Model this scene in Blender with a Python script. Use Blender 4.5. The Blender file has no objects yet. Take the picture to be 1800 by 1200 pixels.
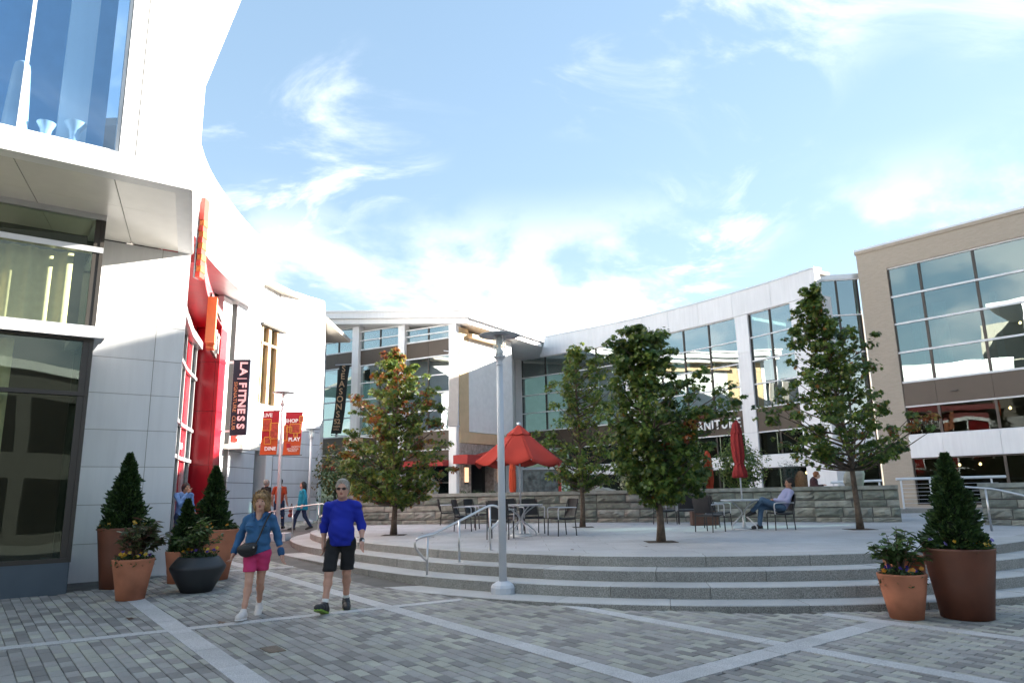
import bpy, math, random
import numpy as np
from mathutils import Vector, Matrix
random.seed(7)
rng = np.random.default_rng(7)
sc = bpy.context.scene
col = sc.collection
PI = math.pi
rad = math.radians

# ------------------------------------------------------------------ camera
FPX, PITCH, ROLL = 1250.0, math.atan(265 / 1250.0), rad(1.1)
EYE = 1.6
fw = Vector((0, math.cos(PITCH), math.sin(PITCH)))
u0 = Vector((0, -math.sin(PITCH), math.cos(PITCH)))
r0 = Vector((1, 0, 0))
rt = r0 * math.cos(ROLL) - u0 * math.sin(ROLL)
up = r0 * math.sin(ROLL) + u0 * math.cos(ROLL)
cam_d = bpy.data.cameras.new('camera')
cam = bpy.data.objects.new('camera', cam_d)
col.objects.link(cam)
cam.matrix_world = Matrix(((rt.x, up.x, -fw.x, 0), (rt.y, up.y, -fw.y, 0), (rt.z, up.z, -fw.z, EYE), (0, 0, 0, 1)))
cam_d.sensor_width = 36
cam_d.lens = FPX / 1800 * 36
cam_d.clip_end = 3000
sc.camera = cam

# ------------------------------------------------------------------ light
SUN_EL = rad(19)
SUN_H = Vector((0.95, 0.31, 0)).normalized()
EXPOSURE = 2.85
SKY_STRENGTH = 0.11
SKY_GAMMA = 0.42
CLOUD = 2.6
world = bpy.data.worlds.new('World')
sc.world = world
world.use_nodes = True
nt = world.node_tree
nt.nodes.clear()
N = nt.nodes.new
L = nt.links.new
out = N('ShaderNodeOutputWorld')
bg = N('ShaderNodeBackground')
sky = N('ShaderNodeTexSky')
sky.sky_type = 'NISHITA'
sky.sun_disc = False
sky.sun_elevation = SUN_EL
sky.sun_rotation = math.atan2(SUN_H.x, SUN_H.y)
sky.air_density = 1.0
sky.dust_density = 0.1
sky.ozone_density = 1.6
tc = N('ShaderNodeTexCoord')
sep = N('ShaderNodeSeparateXYZ')
L(tc.outputs['Generated'], sep.inputs[0])


def wm(op, a, b=None, c=None):
    n = N('ShaderNodeMath')
    n.operation = op
    for i, v in enumerate((a, b, c)):
        if v is None:
            continue
        if isinstance(v, (int, float)):
            n.inputs[i].default_value = v
        else:
            L(v, n.inputs[i])
    return n.outputs[0]


zc = wm('MAXIMUM', sep.outputs[2], 0.0)
den = wm('ADD', zc, 0.16)
cx = wm('DIVIDE', sep.outputs[0], den)
cy = wm('DIVIDE', sep.outputs[1], den)
cmb = N('ShaderNodeCombineXYZ')
L(cx, cmb.inputs[0])
L(cy, cmb.inputs[1])


def wnoise(scale, detail, rough, dist, offs, stretch=(1, 1, 1), rot=0.0, vec=None):
    mp = N('ShaderNodeMapping')
    mp.inputs['Location'].default_value = offs
    mp.inputs['Scale'].default_value = stretch
    mp.inputs['Rotation'].default_value = (0, 0, rot)
    L(vec or cmb.outputs[0], mp.inputs[0])
    n = N('ShaderNodeTexNoise')
    n.inputs['Scale'].default_value = scale
    n.inputs['Detail'].default_value = detail
    n.inputs['Roughness'].default_value = rough
    n.inputs['Distortion'].default_value = dist
    L(mp.outputs[0], n.inputs['Vector'])
    return n.outputs[0]


def wramp(v, lo, hi):
    n = N('ShaderNodeMapRange')
    n.interpolation_type = 'SMOOTHSTEP'
    n.inputs[1].default_value = lo
    n.inputs[2].default_value = hi
    L(v, n.inputs[0])
    return n.outputs[0]


W_OFF, G_OFF, C_OFF = (4.9, 8.2, 0), (4.7, 2.2, 0), (7.1, 0.4, 0)
wisp = wramp(wnoise(1.9, 10, 0.60, 1.1, W_OFF, (1.0, 1.35, 1), 0.6), 0.47, 0.75)
wisp_gate = wramp(wnoise(0.9, 2, 0.5, 0.0, G_OFF), 0.46, 0.62)
wisp = wm('MULTIPLY', wm('MULTIPLY', wisp, wisp_gate), 1.0)
# heaped clouds low over the horizon, in the plain direction of view
cum = wramp(wnoise(3.2, 9, 0.55, 0.2, C_OFF, (1, 1, 1.7), 0.0, tc.outputs['Generated']), 0.46, 0.60)
low = wramp(sep.outputs[2], 0.42, 0.22)
cum = wm('MULTIPLY', cum, low)
cloud = wm('MAXIMUM', wisp, cum)
cloud = wm('MINIMUM', cloud, 0.93)
# gamma curve flattens the brightness of the clear sky, then saturation is raised
gam = N('ShaderNodeGamma')
gam.inputs[1].default_value = SKY_GAMMA
L(sky.outputs[0], gam.inputs[0])
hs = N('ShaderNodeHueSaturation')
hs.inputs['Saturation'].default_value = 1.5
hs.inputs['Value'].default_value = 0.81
L(gam.outputs[0], hs.inputs['Color'])
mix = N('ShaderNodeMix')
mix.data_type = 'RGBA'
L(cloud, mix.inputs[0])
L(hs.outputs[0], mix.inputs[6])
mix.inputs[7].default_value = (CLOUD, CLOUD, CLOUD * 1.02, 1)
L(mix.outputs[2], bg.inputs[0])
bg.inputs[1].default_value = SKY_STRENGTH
L(bg.outputs[0], out.inputs[0])

sun_d = bpy.data.lights.new('sun', 'SUN')
sun_d.energy = 4.5
sun_d.angle = rad(0.5)
sun_d.color = (1.0, 0.93, 0.82)
sun = bpy.data.objects.new('sun', sun_d)
col.objects.link(sun)
to_sun = SUN_H * math.cos(SUN_EL) + Vector((0, 0, math.sin(SUN_EL)))
sun.rotation_euler = to_sun.to_track_quat('Z', 'Y').to_euler()
sun.location = (60, 20, 40)

vs = sc.view_settings
vs.view_transform = 'Standard'
vs.look = 'None'
vs.exposure = EXPOSURE
vs.gamma = 1
vs.use_curve_mapping = False
sc.cycles.use_denoising = True
sc.cycles.max_bounces = 8
sc.cycles.transparent_max_bounces = 12
sc.cycles.caustics_reflective = False
sc.cycles.caustics_refractive = False


# ------------------------------------------------------------------ materials
def newmat(name):
    m = bpy.data.materials.new(name)
    m.use_nodes = True
    t = m.node_tree
    b = t.nodes['Principled BSDF']
    return m, t, b


def M(name, c, rough=0.5, metal=0.0, var=0.06, scale=3.0, bump=0.0, bscale=60.0, speck=0.0, sscale=260.0, coat=0.0, rnd=0.0, streak=0.0, big=0.0):
    m, t, b = newmat(name)
    b.inputs['Roughness'].default_value = rough
    b.inputs['Metallic'].default_value = metal
    if coat:
        b.inputs['Coat Weight'].default_value = coat
    tcn = t.nodes.new('ShaderNodeTexCoord')
    n1 = t.nodes.new('ShaderNodeTexNoise')
    n1.inputs['Scale'].default_value = scale
    n1.inputs['Detail'].default_value = 6
    t.links.new(tcn.outputs['Object'], n1.inputs['Vector'])
    mr = t.nodes.new('ShaderNodeMapRange')
    mr.inputs[1].default_value = 0.3
    mr.inputs[2].default_value = 0.7
    mr.inputs[3].default_value = 1 - var
    mr.inputs[4].default_value = 1 + var
    t.links.new(n1.outputs[0], mr.inputs[0])
    fac = mr.outputs[0]
    if speck:
        n2 = t.nodes.new('ShaderNodeTexNoise')
        n2.inputs['Scale'].default_value = sscale
        n2.inputs['Detail'].default_value = 2
        t.links.new(tcn.outputs['Object'], n2.inputs['Vector'])
        m2 = t.nodes.new('ShaderNodeMapRange')
        m2.inputs[1].default_value = 0.35
        m2.inputs[2].default_value = 0.65
        m2.inputs[3].default_value = 1 - speck
        m2.inputs[4].default_value = 1 + speck
        t.links.new(n2.outputs[0], m2.inputs[0])
        mm = t.nodes.new('ShaderNodeMath')
        mm.operation = 'MULTIPLY'
        t.links.new(fac, mm.inputs[0])
        t.links.new(m2.outputs[0], mm.inputs[1])
        fac = mm.outputs[0]
    def times(f_, sock, lo, hi, a=0.3, b_=0.7):
        q = t.nodes.new('ShaderNodeMapRange')
        q.inputs[1].default_value, q.inputs[2].default_value, q.inputs[3].default_value, q.inputs[4].default_value = a, b_, lo, hi
        t.links.new(sock, q.inputs[0])
        w = t.nodes.new('ShaderNodeMath')
        w.operation = 'MULTIPLY'
        t.links.new(f_, w.inputs[0])
        t.links.new(q.outputs[0], w.inputs[1])
        return w.outputs[0]
    if rnd:
        oi = t.nodes.new('ShaderNodeObjectInfo')
        fac = times(fac, oi.outputs['Random'], 1 - rnd, 1 + rnd, 0.0, 1.0)
    if streak or big:
        mpg = t.nodes.new('ShaderNodeMapping')
        mpg.inputs['Scale'].default_value = (4.0, 4.0, 0.35) if streak else (0.35, 0.35, 0.35)
        t.links.new(tcn.outputs['Object'], mpg.inputs[0])
        n4 = t.nodes.new('ShaderNodeTexNoise')
        n4.inputs['Scale'].default_value = 1.6
        n4.inputs['Detail'].default_value = 7
        n4.inputs['Roughness'].default_value = 0.62
        t.links.new(mpg.outputs[0], n4.inputs['Vector'])
        amp = streak or big
        fac = times(fac, n4.outputs[0], 1 - amp, 1 + amp * 0.6)
    vm = t.nodes.new('ShaderNodeVectorMath')
    vm.operation = 'SCALE'
    vm.inputs[0].default_value = c
    t.links.new(fac, vm.inputs['Scale'])
    t.links.new(vm.outputs[0], b.inputs['Base Color'])
    if bump:
        n3 = t.nodes.new('ShaderNodeTexNoise')
        n3.inputs['Scale'].default_value = bscale
        n3.inputs['Detail'].default_value = 4
        t.links.new(tcn.outputs['Object'], n3.inputs['Vector'])
        bp = t.nodes.new('ShaderNodeBump')
        bp.inputs['Strength'].default_value = bump
        bp.inputs['Distance'].default_value = 0.01
        t.links.new(n3.outputs[0], bp.inputs['Height'])
        t.links.new(bp.outputs[0], b.inputs['Normal'])
    return m


def glassmat(name, tint, refl=0.25, gcol=(0.9, 0.95, 0.95), wav=0.006):
    m = bpy.data.materials.new(name)
    m.use_nodes = True
    t = m.node_tree
    t.nodes.clear()
    o = t.nodes.new('ShaderNodeOutputMaterial')
    mx = t.nodes.new('ShaderNodeMixShader')
    tr = t.nodes.new('ShaderNodeBsdfTransparent')
    tr.inputs[0].default_value = (*tint, 1)
    gl = t.nodes.new('ShaderNodeBsdfGlossy')
    gl.inputs['Color'].default_value = (*gcol, 1)
    gl.inputs['Roughness'].default_value = 0.0
    tcn = t.nodes.new('ShaderNodeTexCoord')
    nz = t.nodes.new('ShaderNodeTexNoise')
    nz.inputs['Scale'].default_value = 0.8
    nz.inputs['Detail'].default_value = 1
    bp = t.nodes.new('ShaderNodeBump')
    bp.inputs['Strength'].default_value = wav
    bp.inputs['Distance'].default_value = 0.6
    t.links.new(tcn.outputs['Object'], nz.inputs['Vector'])
    t.links.new(nz.outputs[0], bp.inputs['Height'])
    t.links.new(bp.outputs[0], gl.inputs['Normal'])
    lw = t.nodes.new('ShaderNodeLayerWeight')
    lw.inputs[0].default_value = 0.5
    fr = t.nodes.new('ShaderNodeMath')
    fr.operation = 'POWER'
    fr.inputs[1].default_value = 4.5
    t.links.new(lw.outputs['Facing'], fr.inputs[0])
    ma = t.nodes.new('ShaderNodeMath')
    ma.operation = 'MULTIPLY_ADD'
    ma.use_clamp = True
    ma.inputs[1].default_value = 0.8
    ma.inputs[2].default_value = refl + 0.035
    t.links.new(fr.outputs[0], ma.inputs[0])
    t.links.new(ma.outputs[0], mx.inputs[0])
    t.links.new(tr.outputs[0], mx.inputs[1])
    t.links.new(gl.outputs[0], mx.inputs[2])
    t.links.new(mx.outputs[0], o.inputs[0])
    return m


def emit(name, c, s):
    m, t, b = newmat(name)
    b.inputs['Base Color'].default_value = (*c, 1)
    b.inputs['Emission Color'].default_value = (*c, 1)
    b.inputs['Emission Strength'].default_value = s
    return m


def leafmat(name, transl=0.45):
    m = bpy.data.materials.new(name)
    m.use_nodes = True
    t = m.node_tree
    t.nodes.clear()
    o = t.nodes.new('ShaderNodeOutputMaterial')
    at = t.nodes.new('ShaderNodeAttribute')
    at.attribute_name = 'tint'
    pb = t.nodes.new('ShaderNodeBsdfPrincipled')
    pb.inputs['Roughness'].default_value = 0.45
    tl = t.nodes.new('ShaderNodeBsdfTranslucent')
    mx = t.nodes.new('ShaderNodeMixShader')
    mx.inputs[0].default_value = transl
    t.links.new(at.outputs['Color'], pb.inputs['Base Color'])
    t.links.new(at.outputs['Color'], tl.inputs[0])
    t.links.new(pb.outputs[0], mx.inputs[1])
    t.links.new(tl.outputs[0], mx.inputs[2])
    t.links.new(mx.outputs[0], o.inputs[0])
    return m


def brickmat(name, d, c1, c2, mort, bw=0.2, bh=0.065):
    m, t, b = newmat(name)
    g = t.nodes.new('ShaderNodeNewGeometry')
    dt = t.nodes.new('ShaderNodeVectorMath')
    dt.operation = 'DOT_PRODUCT'
    dt.inputs[1].default_value = (d[0], d[1], 0)
    t.links.new(g.outputs['Position'], dt.inputs[0])
    sp = t.nodes.new('ShaderNodeSeparateXYZ')
    t.links.new(g.outputs['Position'], sp.inputs[0])
    cb = t.nodes.new('ShaderNodeCombineXYZ')
    t.links.new(dt.outputs['Value'], cb.inputs[0])
    t.links.new(sp.outputs[2], cb.inputs[1])
    br = t.nodes.new('ShaderNodeTexBrick')
    br.inputs['Scale'].default_value = 1
    br.inputs['Brick Width'].default_value = bw
    br.inputs['Row Height'].default_value = bh
    br.inputs['Mortar Size'].default_value = 0.006
    br.inputs['Color1'].default_value = (*c1, 1)
    br.inputs['Color2'].default_value = (*c2, 1)
    br.inputs['Mortar'].default_value = (*mort, 1)
    t.links.new(cb.outputs[0], br.inputs['Vector'])
    t.links.new(br.outputs['Color'], b.inputs['Base Color'])
    bp = t.nodes.new('ShaderNodeBump')
    bp.invert = True
    bp.inputs['Strength'].default_value = 0.6
    bp.inputs['Distance'].default_value = 0.02
    t.links.new(br.outputs['Fac'], bp.inputs['Height'])
    t.links.new(bp.outputs[0], b.inputs['Normal'])
    b.inputs['Roughness'].default_value = 0.85
    return m


m_white = M('white_panel', (0.82, 0.82, 0.82), 0.38, var=0.03, scale=0.8, rnd=0.03, streak=0.05)
m_white2 = M('pale_panel', (0.79, 0.785, 0.79), 0.32, var=0.03, scale=0.8, rnd=0.035, streak=0.06)
m_siding = M('grey_siding', (0.60, 0.62, 0.66), 0.6, var=0.04, scale=1.5, rnd=0.05, streak=0.06)
m_joint = M('dark_joint', (0.12, 0.12, 0.12), 0.8)
m_jointl = M('pale_joint', (0.30, 0.28, 0.25), 0.8)
m_soffit = M('soffit_panel', (0.80, 0.77, 0.71), 0.25, var=0.03)
m_red = M('red_panel', (0.40, 0.008, 0.02), 0.32, var=0.08, rnd=0.06, streak=0.06)
m_redglass = M('red_glazed_panel', (0.33, 0.012, 0.02), 0.12, var=0.1)
m_alu = M('aluminium', (0.62, 0.63, 0.65), 0.35, 0.6, var=0.03)
m_frame = M('dark_frame', (0.05, 0.045, 0.04), 0.4, 0.3)
m_wframe = M('light_frame', (0.72, 0.73, 0.74), 0.4)
m_brown = M('brown_spandrel', (0.075, 0.054, 0.038), 0.45, var=0.04)
m_tan = brickmat('tan_brick', (0.652, -0.758), (0.47, 0.395, 0.315), (0.43, 0.36, 0.285), (0.45, 0.39, 0.32))
m_stucco = M('stucco', (0.70, 0.69, 0.67), 0.8, bump=0.2, bscale=40)
m_cream = M('cream_trim', (0.55, 0.40, 0.24), 0.7)
m_ledge = M('ledger_stone', (0.34, 0.29, 0.25), 0.9, var=0.35, scale=6, bump=1.0, bscale=14)
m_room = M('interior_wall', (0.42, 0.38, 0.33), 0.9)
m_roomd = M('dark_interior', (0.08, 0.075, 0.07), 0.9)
m_curtain = M('curtain_fabric', (0.72, 0.61, 0.43), 0.95, var=0.06, scale=9)
m_glass = glassmat('window_glass', (0.32, 0.44, 0.42), 0.34, (0.86, 0.95, 0.95))
m_glass_d = glassmat('shop_glass', (0.30, 0.36, 0.34), -0.015, (0.6, 0.66, 0.66))
m_glass_g = glassmat('bay_glass', (0.80, 0.85, 0.78), 0.01, (0.75, 0.88, 0.84))
m_glass_b = glassmat('brick_window_glass', (0.36, 0.48, 0.46), 0.20, (0.80, 0.93, 0.92))
m_blind = M('window_blind', (0.66, 0.72, 0.69), 0.9)
m_glass_c = glassmat('clear_glass', (0.92, 0.95, 0.95), 0.02)
m_plinth = M('dark_plinth', (0.075, 0.10, 0.125), 0.35, 0.2)
m_awning = M('red_awning', (0.34, 0.035, 0.03), 0.8, bump=0.1)
m_tread = M('granite_tread', (0.40, 0.40, 0.39), 0.75, var=0.10, scale=1.2, speck=0.15, sscale=80, rnd=0.08, big=0.10)  # paler than the risers by finish, with some light on top put into the colour
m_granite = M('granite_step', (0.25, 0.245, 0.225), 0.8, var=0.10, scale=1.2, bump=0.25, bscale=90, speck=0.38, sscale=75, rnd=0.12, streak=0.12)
m_terr = M('terrace_granite', (0.43, 0.43, 0.435), 0.7, var=0.12, scale=0.9, speck=0.10, sscale=60, big=0.12)
t_ = m_terr.node_tree
bk = t_.nodes.new('ShaderNodeTexBrick')
bk.inputs['Scale'].default_value = 1
bk.inputs['Brick Width'].default_value = 1.2
bk.inputs['Row Height'].default_value = 0.6
bk.inputs['Mortar Size'].default_value = 0.006
bk.inputs['Color1'].default_value = (1, 1, 1, 1)
bk.inputs['Color2'].default_value = (0.90, 0.91, 0.92, 1)
bk.inputs['Mortar'].default_value = (0.55, 0.53, 0.5, 1)
t_.links.new(next(n for n in t_.nodes if n.type == 'TEX_COORD').outputs['Object'], bk.inputs['Vector'])
mu = t_.nodes.new('ShaderNodeVectorMath')
mu.operation = 'MULTIPLY'
bs = t_.nodes['Principled BSDF']
src = bs.inputs['Base Color'].links[0].from_socket
t_.links.new(src, mu.inputs[0])
t_.links.new(bk.outputs['Color'], mu.inputs[1])
t_.links.new(mu.outputs[0], bs.inputs['Base Color'])
m_band = M('granite_band', (0.42, 0.415, 0.41), 0.75, var=0.10, speck=0.25, sscale=90, rnd=0.07, big=0.12)
m_joint_sand = M('joint_sand', (0.115, 0.11, 0.10), 0.95, var=0.25, scale=2)
m_pav = [M('paver_pale', (0.335, 0.33, 0.28), 0.85, var=0.16, scale=1.1, speck=0.12, sscale=160, bump=0.15, big=0.22),
         M('paver_mid', (0.275, 0.262, 0.245), 0.85, var=0.16, scale=1.3, speck=0.12, sscale=160, bump=0.15, big=0.22),
         M('paver_dark', (0.195, 0.186, 0.174), 0.85, var=0.16, scale=1.2, speck=0.12, sscale=160, bump=0.15, big=0.22),
         M('paver_grey', (0.305, 0.298, 0.275), 0.85, var=0.16, scale=1.0, speck=0.12, sscale=160, bump=0.15, big=0.22)]
m_stone = [M('ashlar_grey', (0.25, 0.265, 0.235), 0.9, var=0.28, rnd=0.14, scale=5, bump=0.7, bscale=25),
           M('ashlar_green', (0.18, 0.20, 0.17), 0.9, var=0.28, rnd=0.14, scale=5, bump=0.7, bscale=25),
           M('ashlar_warm', (0.29, 0.295, 0.25), 0.9, var=0.28, rnd=0.14, scale=5, bump=0.7, bscale=25)]
m_soil = M('soil', (0.05, 0.038, 0.028), 1.0, var=0.3, bump=0.6, bscale=30)
m_boulder = M('boulder', (0.27, 0.275, 0.24), 0.9, var=0.22, scale=4, bump=0.8, bscale=14)
m_steel = M('brushed_steel', (0.55, 0.55, 0.55), 0.28, 1.0, var=0.03)
m_lamp = M('lamp_paint', (0.52, 0.54, 0.57), 0.4, var=0.02)
m_wrail = M('white_rail', (0.66, 0.68, 0.70), 0.4)
m_black = M('black_mesh', (0.018, 0.018, 0.02), 0.6, var=0.1)
m_blackm = M('black_metal', (0.02, 0.02, 0.022), 0.35)
m_table = M('table_metal', (0.48, 0.50, 0.53), 0.35, 0.4)
m_umb = M('umbrella_canvas', (0.38, 0.030, 0.016), 0.85, var=0.08, scale=2)
m_umbd = M('folded_canvas', (0.25, 0.018, 0.018), 0.85, var=0.1, scale=3)
m_umbo = M('orange_canvas', (0.48, 0.06, 0.02), 0.85, var=0.08)
m_terra = M('terracotta', (0.40, 0.150, 0.080), 0.85, var=0.28, scale=2.6, speck=0.05)
m_potb = M('brown_glaze', (0.125, 0.042, 0.022), 0.55, var=0.28, scale=2)
m_potk = M('black_pot', (0.022, 0.024, 0.027), 0.5)
m_bark = M('bark', (0.10, 0.075, 0.055), 0.95, var=0.3, scale=12, bump=0.8, bscale=40)
m_leaf = leafmat('leaf')
m_text_w = M('white_letter', (0.78, 0.78, 0.78), 0.5)
m_navy = M('navy_sign', (0.010, 0.020, 0.036), 0.9)
m_gold = M('gold_letter', (0.42, 0.27, 0.12), 0.5)
m_sand = M('tan_letter', (0.50, 0.33, 0.19), 0.6)
m_ban = M('crimson_banner', (0.36, 0.016, 0.03), 0.8)
m_bano = M('orange_banner', (0.50, 0.085, 0.02), 0.8)
m_bany = M('yellow_line', (0.65, 0.33, 0.04), 0.7)
m_orange = M('orange_sign', (0.62, 0.16, 0.04), 0.4)
m_coral = M('coral_sign', (0.60, 0.06, 0.04), 0.4)
m_ceram = M('white_ceramic', (0.8, 0.8, 0.8), 0.3)
m_bulb = emit('bulb_glow', (1.0, 0.55, 0.25), 6)
m_sconce = emit('sconce_glow', (1.0, 0.62, 0.35), 0.2)


# ------------------------------------------------------------------ mesh helpers
def link_mesh(name, v, f, mat=None, parent=None, smooth=False):
    me = bpy.data.meshes.new(name)
    me.from_pydata([tuple(p) for p in v], [], f)
    if mat is not None:
        for mm in (mat if isinstance(mat, (list, tuple)) else [mat]):
            me.materials.append(mm)
    if smooth:
        me.polygons.foreach_set('use_smooth', [True] * len(me.polygons))
    me.update()
    o = bpy.data.objects.new(name, me)
    col.objects.link(o)
    if parent is not None:
        par(o, parent)
    return o


def par(o, p):
    o.parent = p
    o.matrix_parent_inverse = Matrix.Translation(-p.location) if p.type == 'EMPTY' and p.rotation_euler.z == 0 else p.matrix_basis.inverted()


def tag(o, label=None, cat=None, group=None, kind=None):
    if label:
        o['label'] = label
    if cat:
        o['category'] = cat
    if group:
        o['group'] = group
    if kind:
        o['kind'] = kind
    return o


def thing(name, label, cat, loc=(0, 0, 0), group=None):
    o = bpy.data.objects.new(name, None)
    col.objects.link(o)
    o.location = loc
    o.empty_display_size = 0.2
    return tag(o, label, cat, group)


def copy_tree(o, loc=None, rz=None, label=None):
    def cp(x, p):
        c = x.copy()
        col.objects.link(c)
        if p is not None:
            c.parent = p
            c.matrix_parent_inverse = x.matrix_parent_inverse.copy()
        for ch in x.children:
            cp(ch, c)
        return c
    c = cp(o, None)
    if loc is not None:
        c.location = loc
    if rz is not None:
        c.rotation_euler.z = rz
    if label:
        c['label'] = label
    return c


BOXF = [(0, 3, 2, 1), (4, 5, 6, 7), (0, 1, 5, 4), (1, 2, 6, 5), (2, 3, 7, 6), (3, 0, 4, 7)]


class MB:
    def __init__(s):
        s.v = []
        s.f = []

    def add(s, v, f):
        b = len(s.v)
        s.v += [tuple(p) for p in v]
        s.f += [tuple(i + b for i in q) for q in f]
        return s

    def box(s, x0, x1, y0, y1, z0, z1):
        return s.add([(x0, y0, z0), (x1, y0, z0), (x1, y1, z0), (x0, y1, z0), (x0, y0, z1), (x1, y0, z1), (x1, y1, z1), (x0, y1, z1)], BOXF)

    def tube(s, pts, r, n=10, cap=True):
        pts = [Vector(p) for p in pts]
        rs = r if isinstance(r, (list, tuple)) else [r] * len(pts)
        rings = []
        ref = Vector((0.3, 0.2, 0.95)).normalized()
        for i, p in enumerate(pts):
            t = (pts[min(i + 1, len(pts) - 1)] - pts[max(i - 1, 0)]).normalized()
            a = t.cross(ref)
            if a.length < 0.2:
                a = t.cross(Vector((1, 0, 0)))
            a.normalize()
            b = t.cross(a)
            rings.append([p + (a * math.cos(2 * PI * k / n) + b * math.sin(2 * PI * k / n)) * rs[i] for k in range(n)])
        v = [q for rg in rings for q in rg]
        f = []
        for i in range(len(pts) - 1):
            for k in range(n):
                f.append((i * n + k, i * n + (k + 1) % n, (i + 1) * n + (k + 1) % n, (i + 1) * n + k))
        if cap:
            f.append(tuple(range(n))[::-1])
            f.append(tuple((len(pts) - 1) * n + k for k in range(n)))
        return s.add(v, f)

    def lathe(s, c, prof, n=32, fold=None):
        v = []
        f = []
        for j, (r, z) in enumerate(prof):
            for k in range(n):
                a = 2 * PI * k / n
                rr = r * (fold(a, j) if fold else 1)
                v.append((c[0] + rr * math.cos(a), c[1] + rr * math.sin(a), c[2] + z))
        for j in range(len(prof) - 1):
            for k in range(n):
                f.append((j * n + k, j * n + (k + 1) % n, (j + 1) * n + (k + 1) % n, (j + 1) * n + k))
        f.append(tuple(range(n))[::-1])
        f.append(tuple((len(prof) - 1) * n + k for k in range(n)))
        return s.add(v, f)

    def build(s, name, mat, parent=None, smooth=False):
        return link_mesh(name, s.v, s.f, mat, parent, smooth)


class Fr:
    """a facade line: o = left end, d = towards the right as seen from outside, n = outwards"""
    def __init__(s, o, d):
        s.o = Vector(o[:2])
        s.d = Vector(d[:2]).normalized()
        s.n = Vector((s.d.y, -s.d.x))

    def p(s, a, b, z):
        q = s.o + s.d * a + s.n * b
        return (q.x, q.y, z)


def fbox_pts(fr, a0, a1, b0, b1, z0, z1):
    return [fr.p(a0, b1, z0), fr.p(a1, b1, z0), fr.p(a1, b0, z0), fr.p(a0, b0, z0), fr.p(a0, b1, z1), fr.p(a1, b1, z1), fr.p(a1, b0, z1), fr.p(a0, b0, z1)]


def fbox(fr, a0, a1, b0, b1, z0, z1, name, mat, parent):
    return link_mesh(name, fbox_pts(fr, a0, a1, b0, b1, z0, z1), BOXF, mat, parent)


def panels(fr, a_list, z_list, b0, b1, mat, parent, gap=0.012, name='panel'):
    for i in range(len(a_list) - 1):
        for j in range(len(z_list) - 1):
            fbox(fr, a_list[i] + gap / 2, a_list[i + 1] - gap / 2, b0, b1, z_list[j] + gap / 2, z_list[j + 1] - gap / 2, name, mat, parent)


def glazing(fr, a_list, z_list, b, glass, parent, vm=m_frame, hm=m_wframe, vw=0.07, hw=0.07, edge=True, blind_rows=0, depth=0.1):
    for i in range(len(a_list) - 1):
        for j in range(len(z_list) - 1):
            fbox(fr, a_list[i] + 0.02, a_list[i + 1] - 0.02, b - 0.02, b, z_list[j] + 0.02, z_list[j + 1] - 0.02, 'pane', glass, parent)
            if blind_rows and j >= len(z_list) - 1 - blind_rows:
                fbox(fr, a_list[i] + 0.03, a_list[i + 1] - 0.03, b - 0.22, b - 0.2, z_list[j] + 0.03, z_list[j + 1] - 0.03, 'blind', m_blind, parent)
    for i, a in enumerate(a_list):
        if edge or 0 < i < len(a_list) - 1:
            fbox(fr, a - vw / 2, a + vw / 2, b - depth, b + 0.045, z_list[0], z_list[-1], 'mullion', vm, parent)
    for j, z in enumerate(z_list):
        fbox(fr, a_list[0] - 0.03, a_list[-1] + 0.03, b - depth + 0.01, b + 0.055, z - hw / 2, z + hw / 2, 'transom', hm, parent)


def txt(s, size, mat, parent, X, Y, Z, pos, ext=0.01, name='lettering', align='CENTER', bold=0.0, xs=1.0):
    cu = bpy.data.curves.new('t', 'FONT')
    cu.body = s
    cu.size = size
    cu.extrude = ext
    cu.offset = bold
    cu.align_x = align
    cu.align_y = 'CENTER'
    cu.resolution_u = 3
    o = bpy.data.objects.new('t', cu)
    col.objects.link(o)
    dg = bpy.context.evaluated_depsgraph_get()
    me = bpy.data.meshes.new_from_object(o.evaluated_get(dg))
    bpy.data.objects.remove(o)
    bpy.data.curves.remove(cu)
    X, Y, Z = Vector(X), Vector(Y), Vector(Z)
    mw = Matrix(((X.x * xs, Y.x, Z.x, pos[0]), (X.y * xs, Y.y, Z.y, pos[1]), (X.z * xs, Y.z, Z.z, pos[2]), (0, 0, 0, 1)))
    me.transform(mw)
    me.materials.clear()
    me.materials.append(mat)
    me.name = name
    ob = bpy.data.objects.new(name, me)
    col.objects.link(ob)
    par(ob, parent)
    return ob


# ------------------------------------------------------------------ ground
TZ = 0.57


def gz(x, y):
    xc = max(-30, min(30, x))
    return min(0.024 * (y - 8.7) - 0.006 * xc, 0.555)


gx = [-300, -60, -30] + list(np.linspace(-20, 20, 9)) + [30, 60, 300]
gv, gf = [], []
for x in gx:
    cap = 31.8 + 0.25 * max(-30, min(30, x))
    for y in (-300, -40, -10, 5, 15, cap, 60, 120, 600):
        gv.append((x, y, max(gz(x, y), -0.8) - 0.016))
nr = 9
for i in range(len(gx) - 1):
    for j in range(nr - 1):
        gf.append((i * nr + j, (i + 1) * nr + j, (i + 1) * nr + j + 1, i * nr + j + 1))
ground = link_mesh('ground', gv, gf, m_joint_sand)
tag(ground, kind='structure')

# terrace edge (smooth arc measured on the plaza)
EP = [(-6.35, 24.5), (-6.1, 21.8), (-5.0, 18.95), (-3.55, 16.7), (-2.4, 15.2), (-1.2, 13.75), (0.0, 12.75), (1.3, 12.0), (2.75, 11.6), (4.3, 11.48), (5.75, 11.65), (7.5, 12.3), (9.2, 13.4), (11.0, 15.0), (12.6, 16.9)]


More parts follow.
